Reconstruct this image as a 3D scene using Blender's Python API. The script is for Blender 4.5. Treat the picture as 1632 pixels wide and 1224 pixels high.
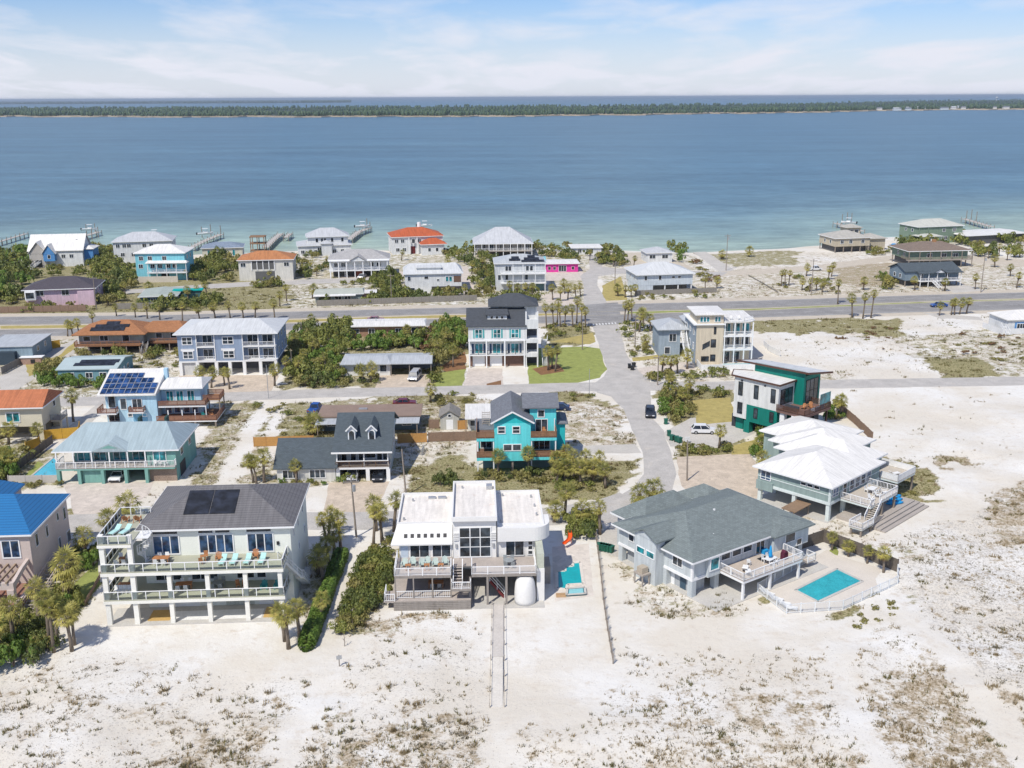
import bpy, math, random
import numpy as np
from math import radians, sin, cos, pi, atan2, hypot
for _o in list(bpy.data.objects): bpy.data.objects.remove(_o)
scene = bpy.context.scene
COL = scene.collection
random.seed(7); RNG = np.random.default_rng(11)

# ---------------------------------------------------------------- camera, sky, sun, exposure
CAM_F, CAM_H = 1650.0, 60.0            # focal length in px of the 1632 px wide photograph, drone height in m
PITCH = math.atan(457 / 1650.0); ROLL = -math.atan(8 / 1632.0)
cd = bpy.data.cameras.new('camera'); cam = bpy.data.objects.new('camera', cd); COL.objects.link(cam)
cd.sensor_fit = 'HORIZONTAL'; cd.sensor_width = 36.0; cd.lens = 36.0 * CAM_F / 1632.0
cd.clip_start = 1.0; cd.clip_end = 90000.0
from mathutils import Matrix, Vector
cam.matrix_world = Matrix.Translation((0, 0, CAM_H)) @ Matrix.Rotation(pi / 2 - PITCH, 4, 'X') @ Matrix.Rotation(ROLL, 4, 'Z')
scene.camera = cam
_R3 = np.array((Matrix.Rotation(pi / 2 - PITCH, 3, 'X') @ Matrix.Rotation(ROLL, 3, 'Z')))
_RC = np.array([0, 0, CAM_H])
SUN_EL = radians(53); SHADOW = (0.55, 0.835)       # shadows fall to +x +y
SUN_AZ = atan2(-SHADOW[0], -SHADOW[1])             # bearing of the sun from +y, clockwise

world = bpy.data.worlds.new('World'); scene.world = world; world.use_nodes = True
def build_world():
    nt = world.node_tree; nt.nodes.clear(); N = nt.nodes.new; L = nt.links.new
    out = N('ShaderNodeOutputWorld'); bg = N('ShaderNodeBackground'); sky = N('ShaderNodeTexSky')
    sky.sky_type = 'NISHITA'; sky.sun_disc = False
    sky.sun_elevation = SUN_EL; sky.sun_rotation = SUN_AZ
    sky.altitude = 60; sky.air_density = 1.0; sky.dust_density = 0.3; sky.ozone_density = 3.0
    bg.inputs['Strength'].default_value = 0.105
    # thin cloud sheet: noise on the sky plane overhead, the same in every direction
    tc = N('ShaderNodeTexCoord'); sep = N('ShaderNodeSeparateXYZ'); L(tc.outputs['Generated'], sep.inputs[0])
    mx = N('ShaderNodeMath'); mx.operation = 'MAXIMUM'; L(sep.outputs['Z'], mx.inputs[0]); mx.inputs[1].default_value = 0.0
    ad = N('ShaderNodeMath'); ad.operation = 'ADD'; L(mx.outputs[0], ad.inputs[0]); ad.inputs[1].default_value = 0.10
    dv = N('ShaderNodeVectorMath'); dv.operation = 'DIVIDE'; L(tc.outputs['Generated'], dv.inputs[0])
    cb = N('ShaderNodeCombineXYZ'); L(ad.outputs[0], cb.inputs[0]); L(ad.outputs[0], cb.inputs[1]); cb.inputs[2].default_value = 1.0
    L(cb.outputs[0], dv.inputs[1])
    mp = N('ShaderNodeMapping'); mp.inputs['Scale'].default_value = (1.5, 0.75, 0.0); mp.inputs['Location'].default_value = (3.1, 1.35, 0)
    L(dv.outputs[0], mp.inputs['Vector'])
    nz = N('ShaderNodeTexNoise'); nz.inputs['Scale'].default_value = 1.0; nz.inputs['Detail'].default_value = 7; nz.inputs['Roughness'].default_value = 0.55
    nz.inputs['Distortion'].default_value = 0.35
    L(mp.outputs[0], nz.inputs['Vector'])
    cr = N('ShaderNodeValToRGB'); cr.color_ramp.elements[0].position = 0.45; cr.color_ramp.elements[1].position = 0.78
    cr.color_ramp.elements[0].color = (0, 0, 0, 1); cr.color_ramp.elements[1].color = (1, 1, 1, 1)
    L(nz.outputs['Fac'], cr.inputs[0])
    veil = N('ShaderNodeMapRange'); L(mx.outputs[0], veil.inputs['Value']); veil.interpolation_type = 'SMOOTHSTEP'
    veil.inputs['From Min'].default_value = 0.0; veil.inputs['From Max'].default_value = 0.10; veil.inputs['To Min'].default_value = 0.74; veil.inputs['To Max'].default_value = 0.0
    mul = N('ShaderNodeMath'); mul.operation = 'MULTIPLY_ADD'; L(cr.outputs[0], mul.inputs[0]); mul.inputs[1].default_value = 0.8; L(veil.outputs[0], mul.inputs[2]); mul.use_clamp = True
    mix = N('ShaderNodeMix'); mix.data_type = 'RGBA'; L(mul.outputs[0], mix.inputs['Factor'])
    hs = N('ShaderNodeMix'); hs.data_type = 'RGBA'; hs.blend_type = 'MULTIPLY'; hs.inputs['Factor'].default_value = 1; hs.inputs['B'].default_value = (0.67, 0.81, 1.11, 1)
    L(sky.outputs[0], hs.inputs['A']); L(hs.outputs['Result'], mix.inputs['A']); mix.inputs['B'].default_value = (7.0, 7.2, 8.0, 1)
    L(mix.outputs['Result'], bg.inputs['Color']); L(bg.outputs[0], out.inputs[0])
    return sky, hs, mix
SKY = build_world()
sl = bpy.data.lights.new('sun', 'SUN'); sl.energy = 3.85; sl.angle = radians(0.53); sl.color = (1.0, 0.945, 0.85)
sun = bpy.data.objects.new('sun', sl); COL.objects.link(sun)
_d = Vector((SHADOW[0] * cos(SUN_EL), SHADOW[1] * cos(SUN_EL), -sin(SUN_EL)))
sun.rotation_euler = _d.to_track_quat('-Z', 'Y').to_euler(); sun.location = (0, 0, 300)
vs = scene.view_settings; vs.view_transform = 'Standard'; vs.look = 'None'; vs.gamma = 1; vs.use_curve_mapping = False
vs.exposure = 0.14
scene.cycles.max_bounces = 6; scene.cycles.transparent_max_bounces = 8

# ---------------------------------------------------------------- survey: a measured photo point on the level plane z
def P(px, py, z=0.0):
    d = _R3 @ np.array([(px - 816) / CAM_F, (612 - py) / CAM_F, -1.0]); t = (z - CAM_H) / d[2]
    return _RC + d * t
def toPix(X, Y, Zv=0.0):
    Q = np.stack([X - 0.0, Y - 0.0, np.zeros_like(X) + Zv - CAM_H], -1) @ _R3
    return 816 + CAM_F * Q[..., 0] / -Q[..., 2], 612 - CAM_F * Q[..., 1] / -Q[..., 2]

# ---------------------------------------------------------------- materials
MATS = {}
def lin(c): return tuple(((v / 255) / 12.92 if v / 255 <= 0.04045 else ((v / 255 + 0.055) / 1.055) ** 2.4) for v in c)
def mat(name, col, rough=0.75, kind='plain', var=0.12, scale=1.0, spec=0.3, metal=0.0, alpha=None, bump=0.0):
    """col: linear base colour. kind adds a pattern in metres on the surface's own UV."""
    if name in MATS: return MATS[name]
    m = bpy.data.materials.new(name); m.use_nodes = True; nt = m.node_tree; N = nt.nodes.new; L = nt.links.new
    b = nt.nodes['Principled BSDF']; b.inputs['Roughness'].default_value = rough; b.inputs['Specular IOR Level'].default_value = spec
    b.inputs['Metallic'].default_value = metal
    uv = N('ShaderNodeUVMap'); tc = N('ShaderNodeTexCoord')
    n1 = N('ShaderNodeTexNoise'); n1.inputs['Scale'].default_value = 0.45 * scale; n1.inputs['Detail'].default_value = 5; n1.inputs['Roughness'].default_value = 0.65
    L(tc.outputs['Object'], n1.inputs['Vector'])
    n2 = N('ShaderNodeTexNoise'); n2.inputs['Scale'].default_value = 5 * scale; n2.inputs['Detail'].default_value = 3
    L(tc.outputs['Object'], n2.inputs['Vector'])
    av = N('ShaderNodeMath'); av.operation = 'ADD'; L(n1.outputs['Fac'], av.inputs[0]); L(n2.outputs['Fac'], av.inputs[1])
    rg = N('ShaderNodeMapRange'); L(av.outputs[0], rg.inputs['Value'])
    rg.inputs['From Min'].default_value = 0.7; rg.inputs['From Max'].default_value = 1.3
    rg.inputs['To Min'].default_value = 1 - var; rg.inputs['To Max'].default_value = 1 + var
    val = rg.outputs['Result']; height = None
    def stripes(axis, period, width, dark, soft=0.25):
        nonlocal val, height
        s = N('ShaderNodeSeparateXYZ'); L(uv.outputs[0], s.inputs[0])
        d = N('ShaderNodeMath'); d.operation = 'DIVIDE'; L(s.outputs[axis], d.inputs[0]); d.inputs[1].default_value = period
        f = N('ShaderNodeMath'); f.operation = 'FRACT'; L(d.outputs[0], f.inputs[0])
        r = N('ShaderNodeMapRange'); r.interpolation_type = 'SMOOTHSTEP'; L(f.outputs[0], r.inputs['Value'])
        r.inputs['From Min'].default_value = 0; r.inputs['From Max'].default_value = width
        r.inputs['To Min'].default_value = dark; r.inputs['To Max'].default_value = 1
        mm = N('ShaderNodeMath'); mm.operation = 'MULTIPLY'; L(val, mm.inputs[0]); L(r.outputs[0], mm.inputs[1]); val = mm.outputs[0]
        height = r.outputs[0]
    if kind == 'siding': stripes('Y', 0.22, 0.3, 0.86)
    elif kind == 'batten': stripes('X', 0.42, 0.16, 0.84)
    elif kind == 'seam': stripes('X', 0.5, 0.2, 0.87)
    elif kind == 'tile': stripes('Y', 0.42, 0.35, 0.62); stripes('X', 0.3, 0.25, 0.88)
    elif kind == 'bluetile': stripes('Y', 0.48, 0.3, 0.5); stripes('X', 0.3, 0.2, 0.9)
    elif kind == 'plank': stripes('Y', 0.16, 0.15, 0.72)
    elif kind == 'picket': stripes('X', 0.15, 0.2, 0.62)
    elif kind in ('shingle', 'brick'):
        bt = N('ShaderNodeTexBrick'); L(uv.outputs[0], bt.inputs['Vector'])
        s = 1.0 if kind == 'shingle' else 1.6
        bt.inputs['Scale'].default_value = s; bt.inputs['Brick Width'].default_value = 0.5; bt.inputs['Row Height'].default_value = 0.26 if kind == 'shingle' else 0.14
        bt.inputs['Mortar Size'].default_value = 0.012; bt.inputs['Bias'].default_value = 0.0
        bt.inputs['Color1'].default_value = (1.10, 1.10, 1.10, 1); bt.inputs['Color2'].default_value = (0.87, 0.87, 0.87, 1); bt.inputs['Mortar'].default_value = (0.6, 0.6, 0.6, 1)
        mm = N('ShaderNodeMath'); mm.operation = 'MULTIPLY'; L(val, mm.inputs[0]); L(bt.outputs['Color'], mm.inputs[1]); val = mm.outputs[0]
        height = bt.outputs['Fac']
    elif kind == 'paver':
        vt = N('ShaderNodeTexVoronoi'); vt.inputs['Scale'].default_value = 1.5; L(uv.outputs[0], vt.inputs['Vector'])
        mr = N('ShaderNodeMapRange'); L(vt.outputs['Color'], mr.inputs['Value']); mr.inputs['To Min'].default_value = 0.86; mr.inputs['To Max'].default_value = 1.1
        mm = N('ShaderNodeMath'); mm.operation = 'MULTIPLY'; L(val, mm.inputs[0]); L(mr.outputs[0], mm.inputs[1]); val = mm.outputs[0]
    if kind in ('siding', 'batten', 'seam', 'stained', 'tile'):      # weather streaks running down the face
        mps = N('ShaderNodeMapping'); mps.inputs['Scale'].default_value = (2.2, 0.22, 1); L(uv.outputs[0], mps.inputs[0])
        ns = N('ShaderNodeTexNoise'); ns.inputs['Scale'].default_value = 1.0; ns.inputs['Detail'].default_value = 4; L(mps.outputs[0], ns.inputs['Vector'])
        rs_ = N('ShaderNodeMapRange'); L(ns.outputs['Fac'], rs_.inputs['Value']); rs_.inputs['From Min'].default_value = 0.35; rs_.inputs['From Max'].default_value = 0.65
        rs_.inputs['To Min'].default_value = 0.87 if kind != 'tile' else 0.8; rs_.inputs['To Max'].default_value = 1.05
        ms_ = N('ShaderNodeMath'); ms_.operation = 'MULTIPLY'; L(val, ms_.inputs[0]); L(rs_.outputs[0], ms_.inputs[1]); val = ms_.outputs[0]
    mc = N('ShaderNodeMix'); mc.data_type = 'RGBA'; mc.blend_type = 'MULTIPLY'; mc.inputs['Factor'].default_value = 1
    mc.inputs['A'].default_value = (*col, 1)
    if kind in ('stained', 'asphalt'):
        nb = N('ShaderNodeTexNoise'); nb.inputs['Scale'].default_value = 0.5 if kind == 'stained' else 0.28; nb.inputs['Detail'].default_value = 7; nb.inputs['Roughness'].default_value = 0.7; L(tc.outputs['Object'], nb.inputs['Vector'])
        rb = N('ShaderNodeMapRange'); L(nb.outputs['Fac'], rb.inputs['Value']); rb.inputs['From Min'].default_value = 0.55 if kind == 'asphalt' else 0.6; rb.inputs['From Max'].default_value = 0.75; rb.inputs['To Max'].default_value = 0.55
        mb_ = N('ShaderNodeMix'); mb_.data_type = 'RGBA'; L(rb.outputs[0], mb_.inputs['Factor']); mb_.inputs['A'].default_value = (*col, 1); mb_.inputs['B'].default_value = (0.56, 0.50, 0.42, 1) if kind == 'asphalt' else (0.62, 0.40, 0.26, 1); L(mb_.outputs['Result'], mc.inputs['A'])
    cbn = N('ShaderNodeCombineColor'); [L(val, cbn.inputs[i]) for i in range(3)]
    L(cbn.outputs[0], mc.inputs['B']); L(mc.outputs['Result'], b.inputs['Base Color'])
    if bump or height is not None:
        bp = N('ShaderNodeBump'); bp.inputs['Strength'].default_value = bump or 0.35; bp.inputs['Distance'].default_value = 0.05
        L(height if height is not None else n2.outputs['Fac'], bp.inputs['Height']); L(bp.outputs[0], b.inputs['Normal'])
    MATS[name] = m; return m
def glassmat(name, col=(0.03, 0.04, 0.05), rough=0.08):
    if name in MATS: return MATS[name]
    m = bpy.data.materials.new(name); m.use_nodes = True; nt = m.node_tree; N = nt.nodes.new; L = nt.links.new
    b = nt.nodes['Principled BSDF']; b.inputs['Roughness'].default_value = rough; b.inputs['Specular IOR Level'].default_value = 0.6
    tc = N('ShaderNodeTexCoord'); oi = N('ShaderNodeObjectInfo'); ad = N('ShaderNodeVectorMath'); ad.operation = 'ADD'
    sc_ = N('ShaderNodeVectorMath'); sc_.operation = 'SCALE'; L(oi.outputs['Location'], sc_.inputs[0]); sc_.inputs['Scale'].default_value = 1.7
    L(tc.outputs['Object'], ad.inputs[0]); L(sc_.outputs[0], ad.inputs[1])
    n = N('ShaderNodeTexNoise'); n.inputs['Scale'].default_value = 0.9; L(ad.outputs[0], n.inputs['Vector'])
    cr = N('ShaderNodeValToRGB'); cr.color_ramp.elements[0].position = 0.38; cr.color_ramp.elements[1].position = 0.72
    cr.color_ramp.elements[0].color = (*[c * 0.5 for c in col], 1); cr.color_ramp.elements[1].color = (*[c * 3.0 for c in col], 1)
    L(n.outputs['Fac'], cr.inputs[0]); L(cr.outputs[0], b.inputs['Base Color'])
    MATS[name] = m; return m
def leafmat(name, c1, c2, trans=0.25, rough=0.55):
    if name in MATS: return MATS[name]
    m = bpy.data.materials.new(name); m.use_nodes = True; nt = m.node_tree; N = nt.nodes.new; L = nt.links.new
    b = nt.nodes['Principled BSDF']; b.inputs['Roughness'].default_value = rough; b.inputs['Specular IOR Level'].default_value = 0.35
    g = N('ShaderNodeNewGeometry'); oi = N('ShaderNodeObjectInfo')
    ad = N('ShaderNodeMath'); ad.operation = 'MULTIPLY_ADD'; L(g.outputs['Random Per Island'], ad.inputs[0]); ad.inputs[1].default_value = 0.75
    m2 = N('ShaderNodeMath'); m2.operation = 'MULTIPLY'; L(oi.outputs['Random'], m2.inputs[0]); m2.inputs[1].default_value = 0.3
    L(m2.outputs[0], ad.inputs[2])
    mx = N('ShaderNodeMix'); mx.data_type = 'RGBA'; L(ad.outputs[0], mx.inputs['Factor']); mx.inputs['A'].default_value = (*c1, 1); mx.inputs['B'].default_value = (*c2, 1)
    L(mx.outputs['Result'], b.inputs['Base Color'])
    tr = N('ShaderNodeBsdfTranslucent'); L(mx.outputs['Result'], tr.inputs['Color'])
    ms = N('ShaderNodeMixShader'); ms.inputs[0].default_value = trans
    L(b.outputs[0], ms.inputs[1]); L(tr.outputs[0], ms.inputs[2]); L(ms.outputs[0], nt.nodes['Material Output'].inputs[0])
    MATS[name] = m; return m

# ---------------------------------------------------------------- mesh builder
def autouv(me):
    nf = len(me.polygons)
    if not nf: return
    nl = len(me.loops)
    vi = np.empty(nl, np.int32); me.loops.foreach_get('vertex_index', vi)
    co = np.empty(len(me.vertices) * 3); me.vertices.foreach_get('co', co); co = co.reshape(-1, 3)
    no = np.empty(nf * 3); me.polygons.foreach_get('normal', no); no = no.reshape(-1, 3)
    lt = np.empty(nf, np.int32); me.polygons.foreach_get('loop_total', lt)
    n = np.repeat(no, lt, 0); p = co[vi]
    t = np.stack([-n[:, 1], n[:, 0], np.zeros(nl)], 1); ln = np.linalg.norm(t, axis=1)
    flat = ln < 0.06; t[flat] = (1, 0, 0); ln[flat] = 1; t /= ln[:, None]
    v = np.cross(n, t); v[flat] = (0, 1, 0)
    uv = np.stack([(p * t).sum(1), (p * v).sum(1)], 1)
    me.uv_layers.new(name='UVMap').data.foreach_set('uv', uv.ravel())
class MB:
    def __init__(s): s.v = []; s.f = []
    def add(s, vs, fs):
        o = len(s.v); s.v.extend([tuple(map(float, q)) for q in vs]); s.f.extend([tuple(i + o for i in q) for q in fs]); return s
    def box(s, x0, x1, y0, y1, z0, z1):
        return s.add([(x0, y0, z0), (x1, y0, z0), (x1, y1, z0), (x0, y1, z0), (x0, y0, z1), (x1, y0, z1), (x1, y1, z1), (x0, y1, z1)],
                     [(0, 3, 2, 1), (4, 5, 6, 7), (0, 1, 5, 4), (1, 2, 6, 5), (2, 3, 7, 6), (3, 0, 4, 7)])
    def prism(s, poly, z0, z1):
        n = len(poly)
        a = sum(poly[i][0] * poly[(i + 1) % n][1] - poly[(i + 1) % n][0] * poly[i][1] for i in range(n))
        if a < 0: poly = poly[::-1]
        vs = [(x, y, z0) for x, y in poly] + [(x, y, z1) for x, y in poly]
        return s.add(vs, [tuple(range(n))[::-1], tuple(range(n, 2 * n))] + [(i, (i + 1) % n, n + (i + 1) % n, n + i) for i in range(n)])
    def side(s, prof, axis, a, b):
        """profile of (u,z) pairs pushed along 'x' or 'y' from a to b"""
        n = len(prof)
        vs = [((a, u, z) if axis == 'x' else (u, a, z)) for u, z in prof] + [((b, u, z) if axis == 'x' else (u, b, z)) for u, z in prof]
        fs = [tuple(range(n))[::-1], tuple(range(n, 2 * n))] + [(i, (i + 1) % n, n + (i + 1) % n, n + i) for i in range(n)]
        ar = sum(prof[i][0] * prof[(i + 1) % n][1] - prof[(i + 1) % n][0] * prof[i][1] for i in range(n))
        flip = (ar < 0) != (axis == 'y')
        if flip: fs = [q[::-1] for q in fs]
        return s.add(vs, fs)
    def bar(s, p, q, w, h=None):
        h = h or w; p = Vector(p); q = Vector(q); d = (q - p)
        if d.length < 1e-6: return s
        d.normalize(); up = Vector((0, 0, 1)) if abs(d.z) < 0.95 else Vector((0, 1, 0))
        a = d.cross(up).normalized() * (w / 2); b = a.cross(d).normalized() * (h / 2)
        vs = [p - a - b, p + a - b, p + a + b, p - a + b, q - a - b, q + a - b, q + a + b, q - a + b]
        return s.add(vs, [(0, 1, 2, 3), (7, 6, 5, 4), (0, 4, 5, 1), (1, 5, 6, 2), (2, 6, 7, 3), (3, 7, 4, 0)])
    def tube(s, pts, rs, n=8, cap=True):
        rings = []; o = len(s.v)
        for i, p in enumerate(pts):
            a = Vector(pts[max(0, i - 1)]); b = Vector(pts[min(len(pts) - 1, i + 1)]); d = (b - a).normalized()
            up = Vector((0, 0, 1)) if abs(d.z) < 0.9 else Vector((1, 0, 0))
            e = d.cross(up).normalized(); g = d.cross(e).normalized()
            for k in range(n):
                t = 2 * pi * k / n; s.v.append(tuple(Vector(p) + (e * cos(t) + g * sin(t)) * rs[i]))
        for i in range(len(pts) - 1):
            for k in range(n):
                s.f.append((o + i * n + k, o + i * n + (k + 1) % n, o + (i + 1) * n + (k + 1) % n, o + (i + 1) * n + k))
        if cap:
            s.f.append(tuple(o + k for k in range(n))[::-1]); s.f.append(tuple(o + (len(pts) - 1) * n + k for k in range(n)))
        return s
    def mesh(s, name, material, smooth=False):
        me = bpy.data.meshes.new(name); me.from_pydata(s.v, [], s.f); me.update()
        if smooth: me.polygons.foreach_set('use_smooth', [True] * len(me.polygons))
        autouv(me)
        if material: me.materials.append(material)
        return me
    def build(s, name, material, parent=None, smooth=False):
        return link(name, s.mesh(name, material, smooth), parent)
def link(name, me, parent=None, loc=None, rz=0):
    o = bpy.data.objects.new(name, me); COL.objects.link(o)
    if parent is not None: o.parent = parent
    if loc is not None: o.location = loc
    if rz: o.rotation_euler = (0, 0, rz)
    return o
def npmesh(name, V, Fq, material, smooth=False):
    """numpy vertices (n,3) and quads or triangles (m,k)"""
    me = bpy.data.meshes.new(name); V = np.asarray(V, np.float32); Fq = np.asarray(Fq, np.int32); k = Fq.shape[1]
    me.vertices.add(len(V)); me.vertices.foreach_set('co', V.ravel())
    me.loops.add(Fq.size); me.loops.foreach_set('vertex_index', Fq.ravel())
    me.polygons.add(len(Fq)); me.polygons.foreach_set('loop_start', np.arange(0, Fq.size, k, dtype=np.int32))
    try: me.polygons.foreach_set('loop_total', np.full(len(Fq), k, np.int32))
    except Exception: pass
    me.update(calc_edges=True); me.validate()
    if smooth: me.polygons.foreach_set('use_smooth', [True] * len(me.polygons))
    if material: me.materials.append(material)
    return me
def tag(o, label=None, cat=None, group=None, kind=None):
    if label: o['label'] = label
    if cat: o['category'] = cat
    if group: o['group'] = group
    if kind: o['kind'] = kind
    return o
def empty(name, loc, rz=0, label=None, cat=None, group=None):
    o = bpy.data.objects.new(name, None); COL.objects.link(o); o.location = loc; o.rotation_euler = (0, 0, rz); o.empty_display_size = 0.3
    return tag(o, label, cat, group)
def kids(o):
    if o.name not in CH: CH[o.name] = list(o.children)
    return CH[o.name]
CH = {}
def copy_tree(o, parent=None, loc=None, rz=None, sc=None):
    c = o.copy(); COL.objects.link(c); c.parent = parent
    if loc is not None: c.location = loc
    if rz is not None: c.rotation_euler = (c.rotation_euler[0], c.rotation_euler[1], rz)
    if sc is not None: c.scale = sc if hasattr(sc, '__len__') else (sc, sc, sc)
    for ch in kids(o):
        k = copy_tree(ch, c)
        if parent is None: KID.append(k)
    return c
KID = []
# ================================================================ ground
def inpoly(X, Y, poly):
    r = np.zeros(X.shape, bool); n = len(poly); j = n - 1
    for i in range(n):
        xi, yi = poly[i]; xj, yj = poly[j]
        c = ((yi > Y) != (yj > Y)) & (X < (xj - xi) * (Y - yi) / (yj - yi + 1e-12) + xi)
        r ^= c; j = i
    return r
def vnoise(X, Y, s, seed=0):
    """cheap smooth value noise in 0..1"""
    rs = np.random.default_rng(seed); T = rs.random((64, 64)); x = X / s; y = Y / s
    i = np.floor(x).astype(int); j = np.floor(y).astype(int); fx = x - i; fy = y - j
    fx = fx * fx * (3 - 2 * fx); fy = fy * fy * (3 - 2 * fy)
    g = lambda a, b: T[a % 64, b % 64]
    return (g(i, j) * (1 - fx) + g(i + 1, j) * fx) * (1 - fy) + (g(i, j + 1) * (1 - fx) + g(i + 1, j + 1) * fx) * fy
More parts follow.
